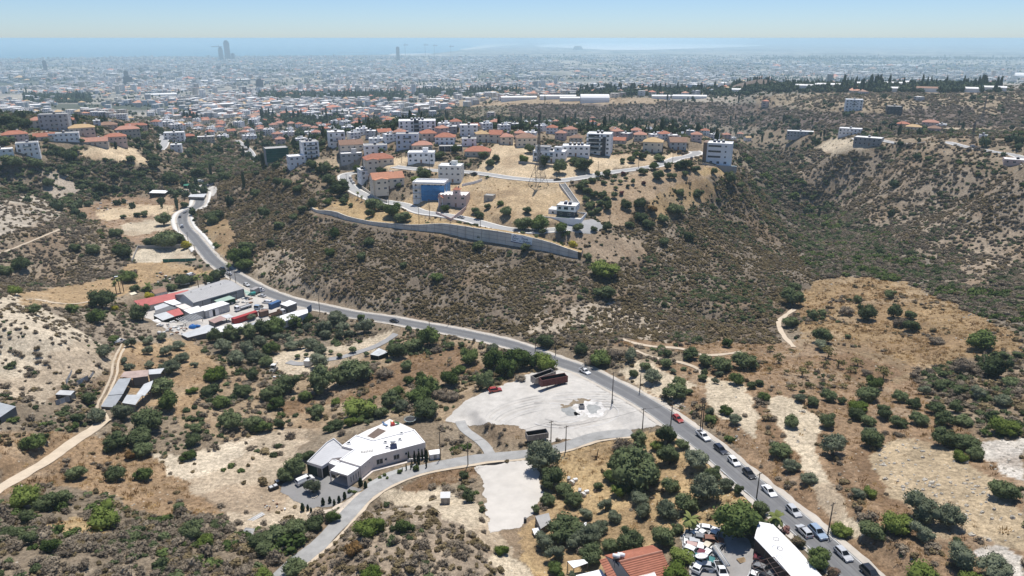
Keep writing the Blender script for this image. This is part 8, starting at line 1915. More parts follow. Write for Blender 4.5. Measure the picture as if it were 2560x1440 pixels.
def put_town(px, py, k, place, rz=None, sc=1.0):
 g = W(px, py)
 if 'valley' not in place: k = {4: 0, 7: 8, 11: 10}.get(k, k)
 k = k % len(PROTO)
 if not _used[k]: o = PROTO[k]; _used[k] = True
 else: o = copy_tree(PROTO[k])
 o.location = (g.x, g.y, g.z); o.rotation_euler = (0, 0, (-math.atan2(g.x, g.y) + _hr.uniform(-.6, .6)) if rz is None else rz); o.scale = (sc, sc, sc)
 s = SPEC[k]; word = f"{FW[s[3]]} {s[0]} {RWORD[s[1]]} {'house' if s[3] < 3 else 'block'}" + (f" with {CWORD[s[2]]} tiles" if s[1] else '')
 TOWN_P.append([o, word, place, px, py]); HOUSE_PAD.append((g.x, g.y, 9))
for i, (x, y, k) in enumerate([(1300,347,8),(1325,337,1),(1352,327,0),(1380,333,2),(1402,347,8),(1425,337,1),(1420,320,10),(1440,351,2),(1466,327,0),(1542,342,8),(1565,347,2),(1577,331,0),(1600,351,1),(1640,342,0),(1660,349,2),(1700,339,11),(1712,326,7),(1740,351,8),(1762,337,2),(1785,346,1),(1815,347,8),(1868,352,9),(1548,357,10),(1850,341,1),(1480,313,2),(1370,306,1),(1390,311,8),(1425,303,2),(1482,301,1),(1290,322,5),(1312,312,0),(1535,330,1),(1620,332,0),(1680,352,5),(1725,337,0),(1590,340,8),(1335,310,5),(1450,312,0),(1505,318,3),(1830,352,0)]):
 put_town(x, y, [0, 10, 5, 0, 8, 10, 3, 6][i % 8] if i % 3 == 1 else k, 'in the village behind the mast', None, .74)
for i, (x, y, k) in enumerate([(905,335,0),(930,341,5),(960,336,3),(885,345,4),(975,350,0),(940,352,10),(1000,345,1),(1110,322,0),(1130,330,5),(1140,318,2),(1105,335,8),(800,345,0),(780,338,10),(840,340,5),(870,330,0),(815,330,2),(1215,322,0),(1240,318,1),(1260,326,0),(1270,315,5),(1180,322,3)]):
 put_town(x, y, k, 'on the plateau back edge', None, .76)
_tr = random.Random(77)
n = 0
TOWN_POLY = [(380,320),(420,292),(520,275),(700,268),(860,275),(990,285),(1000,310),(860,322),(800,345),(700,362),(640,352),(560,352),(500,335)]
pxy = []
for _ in range(4000):
 x, y = _tr.uniform(380, 1000), _tr.uniform(268, 362)
 if not bool(in_poly(np.array([x]), np.array([y]), TOWN_POLY)[0]): continue
 g = W(x, y);
 if any((g.x - a) ** 2 + (g.y - b) ** 2 < 19 ** 2 for a, b in pxy): continue
 pxy.append((g.x, g.y)); put_town(x, y, _tr.choice([0, 1, 1, 2, 2, 8, 8, 5, 10, 3, 6, 9, 4, 0, 0, 10]), 'in the valley town'); n += 1
 if n >= 150: break
def drop(o):
 for c in list(o.children): drop(c)
 bpy.data.objects.remove(o)
for k, u in enumerate(_used):
 if not u: drop(PROTO[k])
def label_town():
 sets = {}
 for p in TOWN_P: sets.setdefault((p[1], p[2]), []).append(p)
 for (w, pl), ps in sets.items():
  ps.sort(key=lambda p: p[3])
  for i, p in enumerate(ps):
   if len(ps) == 1: l = f'{w} {pl}'
   elif i == 0: l = f'leftmost {w} {pl}'
   elif i == len(ps) - 1: l = f'rightmost {w} {pl}'
   elif i < 8: l = f'{ORD[i]} {w} from left {pl}'
   else: l = f'{ORD[min(i, 34)]} {w} from left {pl}'
   p[0]['label'] = l if len(l.split()) <= 16 else l.replace(' from left', '') if len(l.replace(' from left', '').split()) <= 16 else f'{w} {pl}'
   p[0]['group'] = 'houses ' + pl
label_town()
# --- far town as one mass: thousands of plain volumes and garden trees
def town_mask(px, py):
 d = np.zeros(px.shape)
 d = np.where((px < 1320) & (py < 300), 1.0, d)
 d = np.where((px >= 1320) & (py < 236), .85, d)
 d = np.where((px > 1700) & (py < 236), .6, d)
 d = np.where((px > 640) & (px < 1010) & (py > 232) & (py < 252), .08, d)
 d = np.where((px > 1000) & (px < 1320) & (py > 226) & (py < 300), .18, d)
 d = np.where((px > 1250) & (px < 2000) & (py > 216) & (py < 262), .22, d)
 d = np.where((px > 1850) & (py > 206) & (py < 300), .012, d)
 d = np.where((px > 1880) & (py < 168), .16, d)
 d = np.where((px > 1320) & (px < 1900) & (py < 146), .08, d)
 d = np.where((px > 1260) & (px <= 1320) & (py < 140), .2, d)
 d = np.where((px > 1820) & (px < 2080) & (py > 190) & (py < 222), .05, d)
 d = np.where((px < 220) & (py > 236) & (py < 262), .15, d)
 return d
def far_town():
 r_ = np.random.default_rng(15)
 n = 150000
 rr = np.exp(r_.uniform(math.log(1050), math.log(11500), n)); th = r_.uniform(R(-46), R(46), n)
 x, y = rr * np.sin(th), rr * np.cos(th); z = ground_z(x, y)
 px, py, d = project(x, y, z)
 m = town_mask(px, py)
 m = m * np.clip((fbm(x / 420, y / 420, 141, 3) - .3) * 4.0, .06, 1.15) * np.where((np.abs(vnoise(x / 600, y / 2400, 5) - .5) < .035) | (np.abs(vnoise(x / 2600, y / 500, 6) - .5) < .03), .05, 1.0)
 keep = (r_.random(n) < m * .55 * np.clip(rr / 3200, .45, 1.0)) & (z > .9) & ((py > 141) | (px > 1250)) & (py < 300)
 hid = (px > 660) & (px < 1000) & (py > 300)
 x, y, z, px, py, rr = [a[keep & ~hid] for a in (x, y, z, px, py, rr)]
 k = np.ones(len(x), bool)
 for (hx, hy, hr) in HOUSE_PAD[-330:]: k &= (x - hx) ** 2 + (y - hy) ** 2 > 13 ** 2
 x, y, z, px, py, rr = [a[k] for a in (x, y, z, px, py, rr)]
 N_ = len(x)
 big = np.clip(rr / 2600, 1, 2.1)
 w = r_.uniform(9, 15, N_) * big; dd = r_.uniform(8, 13, N_) * big; h = r_.choice([3.2, 6.2, 6.2, 9, 9, 12, 15], N_) * np.clip(rr / 4200, .85, 1.35)
 huge = r_.random(N_) < .045; w = np.where(huge, w * r_.uniform(1.6, 3.6, N_), w); dd = np.where(huge, dd * r_.uniform(1.2, 2.2, N_), dd)
 tall = (r_.random(N_) < .035) & (rr > 2200); h = np.where(tall, h + r_.uniform(8, 22, N_), h)
 a = r_.uniform(0, 3.14, N_); c, s = np.cos(a), np.sin(a)
 cx = np.array([-1, 1, 1, -1]) / 2; cy = np.array([-1, -1, 1, 1]) / 2
 X = x[:, None] + (w[:, None] * cx) * c[:, None] - (dd[:, None] * cy) * s[:, None]; Y = y[:, None] + (w[:, None] * cx) * s[:, None] + (dd[:, None] * cy) * c[:, None]
 zb = np.repeat((z - 3)[:, None], 4, 1); zt = np.repeat((z + h)[:, None], 4, 1)
 hip = (r_.random(N_) < np.where(rr < 3600, .42, .16)) & ~tall & (h < 10)
 wallc = np.array([(.70, .69, .67), (.62, .57, .48), (.52, .47, .40), (.45, .45, .45), (.58, .46, .40), (.30, .29, .28)])[r_.choice(6, N_, p=[.40, .22, .14, .12, .08, .04])]
 tilec = np.array([(.44, .19, .125), (.48, .25, .17), (.30, .19, .14), (.46, .33, .19)])[r_.choice(4, N_)]
 flatc = np.array([(.72, .71, .69), (.52, .50, .47), (.36, .355, .35)])[r_.choice(3, N_, p=[.5, .33, .17])]
 wallc = np.minimum(wallc * r_.uniform(.95, 1.3, (N_, 1)), .88); flatc = np.where((huge & (r_.random(N_) < .5))[:, None], .8, flatc)
 ap = np.stack([x, y, z + h + np.where(hip, np.minimum(w, dd) * .28, .0)], -1)
 V = np.concatenate([np.stack([X, Y, zb], -1), np.stack([X, Y, zt], -1), np.stack([X, Y, zt + .02], -1), ap[:, None, :]], 1)
 C = np.concatenate([np.repeat(wallc[:, None], 8, 1), np.repeat(np.where(hip[:, None], tilec, flatc)[:, None], 5, 1)], 1)
 b = np.arange(N_)[:, None] * 13
 F = [b + np.array([[i, (i + 1) % 4, 4 + (i + 1) % 4, 4 + i]]) for i in range(4)]
 T = [b + np.array([[8 + i, 8 + (i + 1) % 4, 12, 12]]) for i in range(4)]
 me = bpy.data.meshes.new('far_town'); FQ = np.concatenate(F); FT = np.concatenate(T)[:, :3]
 Vv = V.reshape(-1, 3).astype(np.float32)
 me.vertices.add(len(Vv)); me.vertices.foreach_set('co', Vv.ravel())
 loops = np.concatenate([FQ.ravel(), FT.ravel()]).astype(np.int32)
 tot = np.concatenate([np.full(len(FQ), 4), np.full(len(FT), 3)]).astype(np.int32); start = np.concatenate([[0], np.cumsum(tot)[:-1]]).astype(np.int32)
 me.loops.add(len(loops)); me.loops.foreach_set('vertex_index', loops); me.polygons.add(len(tot)); me.polygons.foreach_set('loop_start', start); me.polygons.foreach_set('loop_total', tot)
 me.update(calc_edges=True)
 at = me.color_attributes.new('Col', 'FLOAT_COLOR', 'POINT'); at.data.foreach_set('color', np.concatenate([C.reshape(-1, 3), np.ones((len(Vv), 1))], 1).astype(np.float32).ravel())
 m_, nt, out = _nodes('far_town_surfaces'); pb = nt.nodes.new('ShaderNodeBsdfPrincipled'); pb.inputs['Roughness'].default_value = .9
 av = nt.nodes.new('ShaderNodeAttribute'); av.attribute_name = 'Col'
 tc = nt.nodes.new('ShaderNodeTexCoord'); sx = nt.nodes.new('ShaderNodeSeparateXYZ'); nt.links.new(tc.outputs['Object'], sx.inputs[0])
 def wave(src, per):
  q = nt.nodes.new('ShaderNodeMath'); q.operation = 'MULTIPLY'; q.inputs[1].default_value = 6.283 / per; nt.links.new(src, q.inputs[0]); s_ = nt.nodes.new('ShaderNodeMath'); s_.operation = 'SINE'; nt.links.new(q.outputs[0], s_.inputs[0]); g_ = nt.nodes.new('ShaderNodeMath'); g_.operation = 'GREATER_THAN'; g_.inputs[1].default_value = .15; nt.links.new(s_.outputs[0], g_.inputs[0]); return g_.outputs[0]
 sm = nt.nodes.new('ShaderNodeMath'); sm.operation = 'ADD'; nt.links.new(sx.outputs[0], sm.inputs[0]); nt.links.new(sx.outputs[1], sm.inputs[1])
 gm = nt.nodes.new('ShaderNodeNewGeometry'); gs = nt.nodes.new('ShaderNodeSeparateXYZ'); nt.links.new(gm.outputs['Normal'], gs.inputs[0]); ab = nt.nodes.new('ShaderNodeMath'); ab.operation = 'ABSOLUTE'; nt.links.new(gs.outputs[2], ab.inputs[0]); lt = nt.nodes.new('ShaderNodeMath'); lt.operation = 'LESS_THAN'; lt.inputs[1].default_value = .1; nt.links.new(ab.outputs[0], lt.inputs[0])
 m1 = nt.nodes.new('ShaderNodeMath'); m1.operation = 'MULTIPLY'; nt.links.new(wave(sx.outputs[2], 3.0), m1.inputs[0]); nt.links.new(wave(sm.outputs[0], 3.6), m1.inputs[1])
 m2 = nt.nodes.new('ShaderNodeMath'); m2.operation = 'MULTIPLY'; nt.links.new(m1.outputs[0], m2.inputs[0]); nt.links.new(lt.outputs[0], m2.inputs[1])
 mx = nt.nodes.new('ShaderNodeMix'); mx.data_type = 'RGBA'; nt.links.new(m2.outputs[0], mx.inputs[0]); nt.links.new(av.outputs['Color'], mx.inputs[6]); mx.inputs[7].default_value = (.09, .10, .11, 1)
 nt.links.new(mx.outputs[2], pb.inputs['Base Color']); nt.links.new(pb.outputs[0], out.inputs[0])
 me.materials.append(m_)
 o = link_mesh('far_town', me); tag(o, 'dense pale town spreading over the coastal plain', 'town', kind='stuff')
 print('far houses', N_)
 return x, y
far_xy = far_town()
def far_trees():
 r_ = np.random.default_rng(31)
 n = 190000
 rr = np.exp(r_.uniform(math.log(540), math.log(11500), n)); th = r_.uniform(R(-46), R(46), n)
 x, y = rr * np.sin(th), rr * np.cos(th); z = ground_z(x, y); px, py, d = project(x, y, z)
 zi = zone_at(x, y, z, False)
 m = .30 * np.clip((fbm(x / 300, y / 300, 151, 3) - .42) * 6, .06, 2.2)
 belt = ((px > 640) & (px < 1010) & (py > 233) & (py < 252)) | ((px > 1450) & (px < 1900) & (py > 226) & (py < 240)) | ((px > 1830) & (px < 2500) & (py > 215) & (py < 232)) | ((px > 1040) & (px < 1300) & (py > 226) & (py < 240)) | ((px > 60) & (px < 230) & (py > 238) & (py < 258)) | ((px > 650) & (px < 860) & (py > 292) & (py < 318)) | ((px > 1900) & (py > 128) & (py < 150))
 m = np.where((px > 1850) & (py > 232), .05, m); m = np.where(belt, 3.2, m); m = np.where((zi >= 0) & ~belt, .04, m)
 m = np.where((px > 780) & (px < 1880) & (py > 298) & (py < 356), .55, m)
 m = np.where((px > 1320) & (py < 146), .5, m)
 valley = (px > 1650) & (px < 2050) & (py > 296) & (py < 345); m = np.where(valley, .7, m)
 keep = (r_.random(n) < m * .42 * np.clip(rr / 2400, .35, 1.0)) & (z > .9) & ((py > 142) | (px > 1250)) & (px > -250) & (px < 2810)
 x, y, z, rr, belt = [a[keep] for a in (x, y, z, rr, belt)]
 k = np.ones(len(x), bool)
 for (hx, hy, hr) in HOUSE_PAD: k &= (x - hx) ** 2 + (y - hy) ** 2 > min(hr, 11) ** 2
 x, y, z, rr, belt = [a[k] for a in (x, y, z, rr, belt)]
 N_ = len(x); s = r_.uniform(2.0, 4.2, N_) * np.clip(rr / 2600, 1, 2.1) * np.where(belt, 1.5, 1.0)
 src = crown_mesh('far_crown', 991, foliage('leaf_far', srgb(52, 66, 48), srgb(94, 104, 78), .05, .2), lobes=5, leaves=10, leaf=.4, ex=(1, 1, .8), spread=.5, lr=(.4, .6), core=.85, z0=-.1)
 rot = np.zeros((N_, 3)); rot[:, 2] = r_.random(N_) * 6.28
 tallf = r_.uniform(.9, 1.5, N_); tallf = np.where(r_.random(N_) < .08, 2.6, tallf); nar = np.where(tallf > 2, .45, 1.0)
 gn_scatter('garden_trees', src, np.column_stack([x, y, z - .3]), np.column_stack([s * nar, s * nar, s * tallf]), rot, 'dark green garden and roadside trees of the plain')
 print('far trees', N_)
# --- landmarks of the plain
FARB = pm('tower_grey', (.16, .165, .18), .6, .15, .02); FARW = pm('big_white_roof', (.78, .77, .75), .8, .06, .02)
def tower(px0, px1, ybase, ytop, label, dist, mat=FARB, name='tower_block', tiers=((0, 1, 1),)):
 a, b, c = pix_dir((px0 + px1) / 2, ybase); k = dist / math.hypot(float(a), float(b)); x, y = float(a) * k, float(b) * k; z = float(ground_z(x, y)); s = FPX / (y * CP - (z - CAM_H) * SP)
 w = .86 * (px1 - px0) / s; H = CAM_H + y * math.tan(math.atan((720 - ytop) / FPX) - PITCH) - z
 t = thing(name, label, 'tower', (x, y, z), -math.atan2(x, y), 'far towers')
 for i, (z0, z1, f) in enumerate(tiers):
  g = MB(); g.box(-w * f / 2, -w * f / 2, z0 * H - (4 if z0 == 0 else 0), w * f / 2, w * f / 2, z1 * H - .01); g.build('shaft', [mat], t)
 n = max(3, int(H / 9)); g = MB()
 for i in range(1, n): g.box(-w * .46, -w * .46 - .6, i * H / n - 1, w * .46, -w * .455, i * H / n + 2)
 g.build('window_bands', [pm('far_glass', (.05, .06, .07), .3)], t)
 g = MB(); g.box(-w * .25, -w * .25, H, w * .25, w * .25, H + w * .15); g.build('roof_plant', [mat], t)
 return t, w, H
t, w, H = tower(562, 578, 146, 103, 'tallest far tower standing before the sea', 9300, tiers=((0, .93, 1), (.93, 1.0, .75)))
tower(547, 560, 146, 119, 'shorter far tower left of the tallest one', 9300, tiers=((0, .85, 1), (.85, 1.0, .7)))
tower(578, 588, 146, 134, 'low far block right of the tallest tower', 9300)
tower(990, 1000, 138, 118, 'lone slim far tower near the harbour', 8600)
tower(640, 660, 218, 199, 'dark office block in the middle of the town', 3300); tower(310, 322, 192, 178, 'dark square tower in the left half of the town', 4300); tower(308, 332, 203, 192, 'wide dark block below the dark square tower', 4000)
tower(107, 117, 165, 152, 'slim grey tower at the far left of the town', 6300)
def crane(px, ybase, ytop, arm_px, label, dist):
 a, b, c = pix_dir(px, ybase); k = dist / math.hypot(float(a), float(b)); x, y = float(a) * k, float(b) * k; z = float(ground_z(x, y)); s = FPX / (y * CP - (z - CAM_H) * SP); H = CAM_H + y * math.tan(math.atan((720 - ytop) / FPX) - PITCH) - z; A = arm_px / s
 t = thing('harbour_crane', label, 'crane', (x, y, z), 0, 'far cranes'); g = MB(); g.box(-1.5, -1.5, -3, 1.5, 1.5, H); g.build('mast', [FARB], t); g = MB(); g.box(-A * .3, -1, H * .86, A * .7, 1, H * .9); g.build('jib', [FARB], t); g = MB(); g.tube((0, 0, H), (A * .6, 0, H * .9), .5, .5, 5); g.build('stay', [FARB], t)
crane(551, 146, 112, -28, 'tower crane over the shorter far tower', 9280)
for i, (px, yt) in enumerate([(1013, 108), (1063, 108), (1086, 110), (1127, 112)]): crane(px, 130, yt, 12, ORD[i] + ' far harbour crane from the left', 9900)
def big_shed(x0, x1, yb, yt, label, mat=FARW, d=30, barrel=False):
 g0 = W((x0 + x1) / 2, yb); s = scale_at(g0); w = (x1 - x0) / s; H = 7.0
 d = max(14.0, min(90.0, ((yb - yt) / s - H) / max(.04, math.sin(math.atan2(CAM_H - g0.z, math.hypot(g0.x, g0.y))))))
 t = thing('warehouse', label, 'warehouse', g0, -math.atan2(g0.x, g0.y) + .06, 'warehouses on the plain')
 b = MB(); b.box(-w / 2, 0, -3, w / 2, d, H * .8); b.build('wall', [wallmat('white')], t)
 r = MB()
 if barrel:
  n = 8; vs_ = [(-w / 2 - .3 + (w + .6) * j, d / 2 - math.cos(math.pi * i / n) * d / 2, H * .8 + math.sin(math.pi * i / n) * d * .22 + .02) for j in (0, 1) for i in range(n + 1)]
  r.add(vs_, [(i, i + n + 1, i + n + 2, i + 1)[::-1] for i in range(n)] + [tuple(range(n + 1)), tuple(range(n + 1, 2 * n + 2))[::-1]])
 else: r.gable(-w / 2, 0, w / 2, d, H * .8 + .02, 1.8, 0, None, 'x', .5)
 r.build('roof', [mat], t)
 HOUSE_PAD.append((g0.x, g0.y, w * .6))
for a in [(1350,1440,248,240,'long white greenhouse roof behind the purple slope'),(1400,1472,253,243,'white shed roof in front of the long greenhouse'),(1452,1523,257,243,'white barrel-roofed hangar on the plain',True),(1253,1342,251,243,'white sheds at the left end of the greenhouse row'),(1075,1130,254,247,'low white school roof left of the pine belt'),(1065,1100,266,260,'white domed hall below the pine belt',True),(1680,1765,248,240,'white farm buildings right of the hangar'),(1630,1675,248,241,'grey farm sheds between hangar and farm buildings'),(1830,1862,232,226,'white roof below the dark hill'),(2280,2350,230,216,'brown roofed farm hall on the right ridge'),(2405,2446,231,222,'pale shed on the right ridge'),(2460,2510,228,222,'long low shed on the right ridge'),(2225,2245,230,225,'small white shed on the right ridge'),(1990,2030,222,214,'white roof left of the white estate'),(2040,2110,220,208,'broad white roof of the industrial estate'),(2110,2160,216,209,'white sheds right of the broad estate roof'),(2190,2260,216,209,'row of white sheds on the industrial estate'),(2265,2300,214,208,'last white shed of the industrial estate'),(398,420,219,211,'bright white roof in the left town'),(370,440,240,232,'long white hall roof below the stadium'),(70,100,269,261,'white hall roof at the far left'),(2540,2575,196,180,'white arched roof at the right edge',True),(1960,2020,180,174,'white greenhouse strip on the far plain'),(2210,2300,164,161,'long thin greenhouse strip on the far plain'),(1500,1560,152,146,'bright sheds on the far plain left'),(2100,2300,164,160,'pale greenhouse strips on the far right plain'),(1995,2060,164,160,'short pale greenhouse strip on the far plain'),(2290,2375,143,140,'thin pale strip near the right horizon')]:
 big_shed(*a[:5], mat=(ROOFM['brown'] if 'brown' in a[4] else FARW), barrel=len(a) > 5)
for i, (x0, x1, yb, lab) in enumerate([(505, 552, 208, 'left curved white stand of the stadium'), (578, 624, 205, 'right curved white stand of the stadium')]):
 g0 = W((x0 + x1) / 2, yb); s = scale_at(g0); w = (x1 - x0) / s; t = thing('stadium_stand', lab, 'stadium', g0, -math.atan2(g0.x, g0.y), 'stadium stands'); r = MB(); n = 10; vs_ = []
 for k in range(n + 1):
  a = math.pi * (.15 + .7 * k / n) * (1 if i == 0 else 1); vs_ += [(-math.cos(a) * w * .6, -math.sin(a) * w * .5 + 20, 14), (-math.cos(a) * w * .45, -math.sin(a) * w * .32 + 20, 17)]
 if i: vs_ = [(-a_, b_, c_) for a_, b_, c_ in vs_]
 r.add(vs_, [(2 * k, 2 * k + 2, 2 * k + 3, 2 * k + 1) for k in range(n)] + [(2 * k + 1, 2 * k + 3, 2 * k + 2, 2 * k) for k in range(n)]); r.build('roof', [FARW], t)
 b = MB(); b.prism([(v[0] * .97, v[1]) for v in vs_[::2]] + [(v[0], v[1]) for v in vs_[1::2][::-1]], -3, 12, 0); b.build('terraces', [wallmat('concrete')], t)
mw = np.array([(W(a, b).x, W(a, b).y) for a, b in [(980, 197), (1040, 193), (1100, 188), (1180, 182), (1260, 177), (1340, 175), (1420, 176)]]); c = catmull(mw, 60); LINE['mw'] = np.column_stack([c, ground_z(c[:, 0], c[:, 1]) + 7])
tag(ribbon('motorway', LINE['mw'], -14, 14, 0, pm('motorway_grey', (.22, .22, .22), .9, .1), 0, 1, 40, skirt=8), kind='structure')
def hill(px, py, wpx, hpx, name, col, flat=False):
 g0 = W(px, py); s = scale_at(g0); w = wpx / s / 2; H = hpx / s; mb = MB(); n = 28; rings = 7; vs_ = []
 for j in range(rings + 1):
  q = j / rings
  for i in range(n):
   a = 2 * math.pi * i / n; k = (1 - q) * (1 + .15 * math.sin(3 * a + px) + .08 * math.sin(7 * a))
   z = H * (1 - (1 - q) ** 1.6) if not flat else H * min(1, q * 2.2)
   vs_.append((g0.x + math.cos(a) * w * k, g0.y + math.sin(a) * w * .7 * k, g0.z - 4 + z + 4 * q + math.sin(i * 2.3 + j) * H * .03))
 mb.add(vs_, [(j * n + i, j * n + (i + 1) % n, (j + 1) * n + (i + 1) % n, (j + 1) * n + i) for j in range(rings) for i in range(n)], 0, True)
 tag(mb.build(name, [pm(name + '_soil', col, .95, .25, .01)]), kind='structure')
hill(1900, 219, 190, 20, 'dark_hill', (.16, .125, .10)); hill(1445, 124, 26, 9, 'flat_hill', (.12, .125, .11), True)
# --- sea, salt lake, beach
def water_material(name, col, rough=.25):
 m, nt, out = _nodes(name); b = nt.nodes.new('ShaderNodeBsdfPrincipled'); b.inputs['Base Color'].default_value = (*col, 1); b.inputs['Roughness'].default_value = rough
 tc = nt.nodes.new('ShaderNodeTexCoord'); n = nt.nodes.new('ShaderNodeTexNoise'); n.inputs['Scale'].default_value = .02; n.inputs['Detail'].default_value = 4; nt.links.new(tc.outputs['Object'], n.inputs['Vector'])
 bp = nt.nodes.new('ShaderNodeBump'); bp.inputs['Strength'].default_value = .3; bp.inputs['Distance'].default_value = 2.0; nt.links.new(n.outputs[0], bp.inputs['Height']); nt.links.new(bp.outputs[0], b.inputs['Normal']); nt.links.new(b.outputs[0], out.inputs[0]); return m
def plane_poly(name, pts, z, mat, dense=True):
 P = [Wz(a, b, z) for a, b in pts]; mb = MB(); mb.add([(p.x, p.y, z) for p in P], [tuple(range(len(P)))]); me = mb.mesh(name, [mat])
 import bmesh
 bm = bmesh.new(); bm.from_mesh(me); bmesh.ops.recalc_face_normals(bm, faces=bm.faces)
 for f in bm.faces:
  if f.normal.z < 0: f.normal_flip()
 bmesh.ops.triangulate(bm, faces=bm.faces); bm.to_mesh(me); bm.free()
 o = link_mesh(name, me); tag(o, kind='structure'); return o
SEA = water_material('sea_water', (.03, .14, .17), .3)
plane_poly('sea', [(-1500,147),(0,146),(120,147),(300,143),(480,141),(560,145),(700,139),(860,138),(990,136),(1080,134),(1150,126),(1180,119),(1230,113),(1240,108),(1100,106),(960,103),(880,101),(1000,99.2),(1500,97.5),(-1500,97.0)], 2.6, SEA)
plane_poly('salt_lake', [(1336,114),(1380,110.5),(1450,108.8),(1600,108.3),(1800,110.5),(1920,113.5),(1860,117),(1740,121),(1620,124.5),(1530,125),(1460,122),(1400,119),(1350,117.5)], 6.0, pm('salt_flat', (.78, .76, .72), .6, .06, .001))
plane_poly('salt_lake', [(1180,119),(1215,111),(1290,108.5),(1300,112),(1260,115),(1215,120),(1160,125),(1145,124)], 5.0, pm('beach_sand', (.62, .58, .50), .9, .06, .001))
plane_poly('breakwater', [(846,132),(880,131),(920,130.8),(921,131.6),(880,132),(848,133)], 4.0, pm('breakwater_rock', (.2, .2, .2), .9))
plane_poly('quay', [(970,137),(980,134.5),(1075,133.5),(1080,136),(1000,138)], 4.2, pm('quay_concrete', (.5, .49, .47), .9))
plant_groves()
HOUSE_CLEAR_SRC = HOUSE_PAD
# --- scrub cover: too many to count, placed by zone
EXCL = [[(690,1180),(760,1060),(960,1040),(1080,1040),(1110,1140),(1060,1185),(960,1210),(900,1250),(800,1285),(700,1250)],
  [(320,800),(330,740),(440,700),(600,690),(680,725),(790,765),(790,790),(640,840),(460,850),(400,840)],
  [(1110,1055),(1160,1000),(1330,935),(1420,925),(1480,945),(1640,1050),(1600,1080),(1420,1100),(1330,1100),(1220,1060)],
  [(1188,1165),(1335,1148),(1365,1240),(1300,1320),(1220,1332)],
  [(1480,1360),(1690,1340),(1730,1310),(1930,1280),(2100,1440),(2100,1600),(1480,1600)],
  [(255,1020),(300,930),(420,920),(440,960),(350,1030),(290,1050)],
  [(1400,560),(1480,545),(1515,570),(1470,590)], [(1365,490),(1440,475),(1470,540),(1380,545)],
  [(470,468),(545,455),(545,500),(470,500)], [(330,620),(480,612),(490,655),(340,660)]]
HOUSE_CLEAR = HOUSE_PAD
def scatter_points():
 r_ = np.random.default_rng(4)
 n = 2400000
 r0, r1 = 62.0, 1500.0
 q = r_.random(n)
 rr = (r0 ** 1.15 + q * (r1 ** 1.15 - r0 ** 1.15)) ** (1 / 1.15)
 th = r_.uniform(R(-45), R(45), n)
 cand = n * 1.15 * rr ** .15 / (r1 ** 1.15 - r0 ** 1.15) / (rr * R(90))
 x, y = rr * np.sin(th), rr * np.cos(th); z = ground_z(x, y)
 px, py, d = project(x, y, z)
 ok = (px > -220) & (px < 2780) & (py < 1540)
 x, y, z, px, py, d, rr, cand = [a[ok] for a in (x, y, z, px, py, d, rr, cand)]
 zi = zone_at(x, y, z)
 dens = np.array([zz[1] for zz in ZONES] + [26.0])[zi] / 100.0
 clump = fbm(x / 9, y / 9, 121, 3)
 dens = dens * np.clip((clump - .22) * 3.4, .36, 1.9)
 grow = np.clip(rr / 420, 1, 2.0)
 dens = dens / grow ** 1.6
 dens = np.where((zi < 0) & (rr > 900), dens * .25, dens)
 keep = r_.random(len(x)) < dens / cand
 u = np.arctan2(x, y); fi = np.clip(((u - TH0) / (TH1 - TH0) * (NTH - 1)).astype(int), 0, NTH - 1); fj = _vidx(np.log(rr)).astype(int)
 keep &= _DIST[fj, fi] > .9
 x, y, z, px, py, d, rr, zi, grow = [a[keep] for a in (x, y, z, px, py, d, rr, zi, grow)]
 k = np.ones(len(x), bool)
 for p in EXCL: k &= ~in_poly(px, py, p)
 for (hx, hy, hr) in HOUSE_CLEAR: k &= (x - hx) ** 2 + (y - hy) ** 2 > hr * hr
 for (tx, ty, tr) in TREES_PLACED: k &= (x - tx) ** 2 + (y - ty) ** 2 > (tr * .55) ** 2
 x, y, z, px, py, d, rr, zi, grow = [a[k] for a in (x, y, z, px, py, d, rr, zi, grow)]
 mix = np.cumsum(np.array([zz[2] for zz in ZONES] + [M_MIX]), 1)[zi]
 t = np.clip(.6 * r_.random(len(x)) + .8 * (fbm(x / 14, y / 14, 131, 2) - .5) + .2, 0, .999) * mix[:, -1]
 kind = (t[:, None] > mix).sum(1)
 size = np.clip(r_.lognormal(0, .32, len(x)), .5, 2.1) * np.array([.82, .76, .66, 1.1, .75, .33])[np.clip(kind, 0, 5)] * grow
 bl = np.array([zz[2] is M_BL or zz[2] is M_MIX or zz[2] is M_VAL or zz[2] is M_LEFT for zz in ZONES] + [False])[zi]
 size = np.where(bl & (kind < 4), size * 1.25, size)
 return x, y, z, px, py, d, np.clip(kind, 0, 5), size
SCRUB = {0: ('leaf_dark', 'dark'), 1: ('leaf_grey', 'grey'), 2: ('leaf_scrub', 'scrub'), 3: ('leaf_green', 'green')}
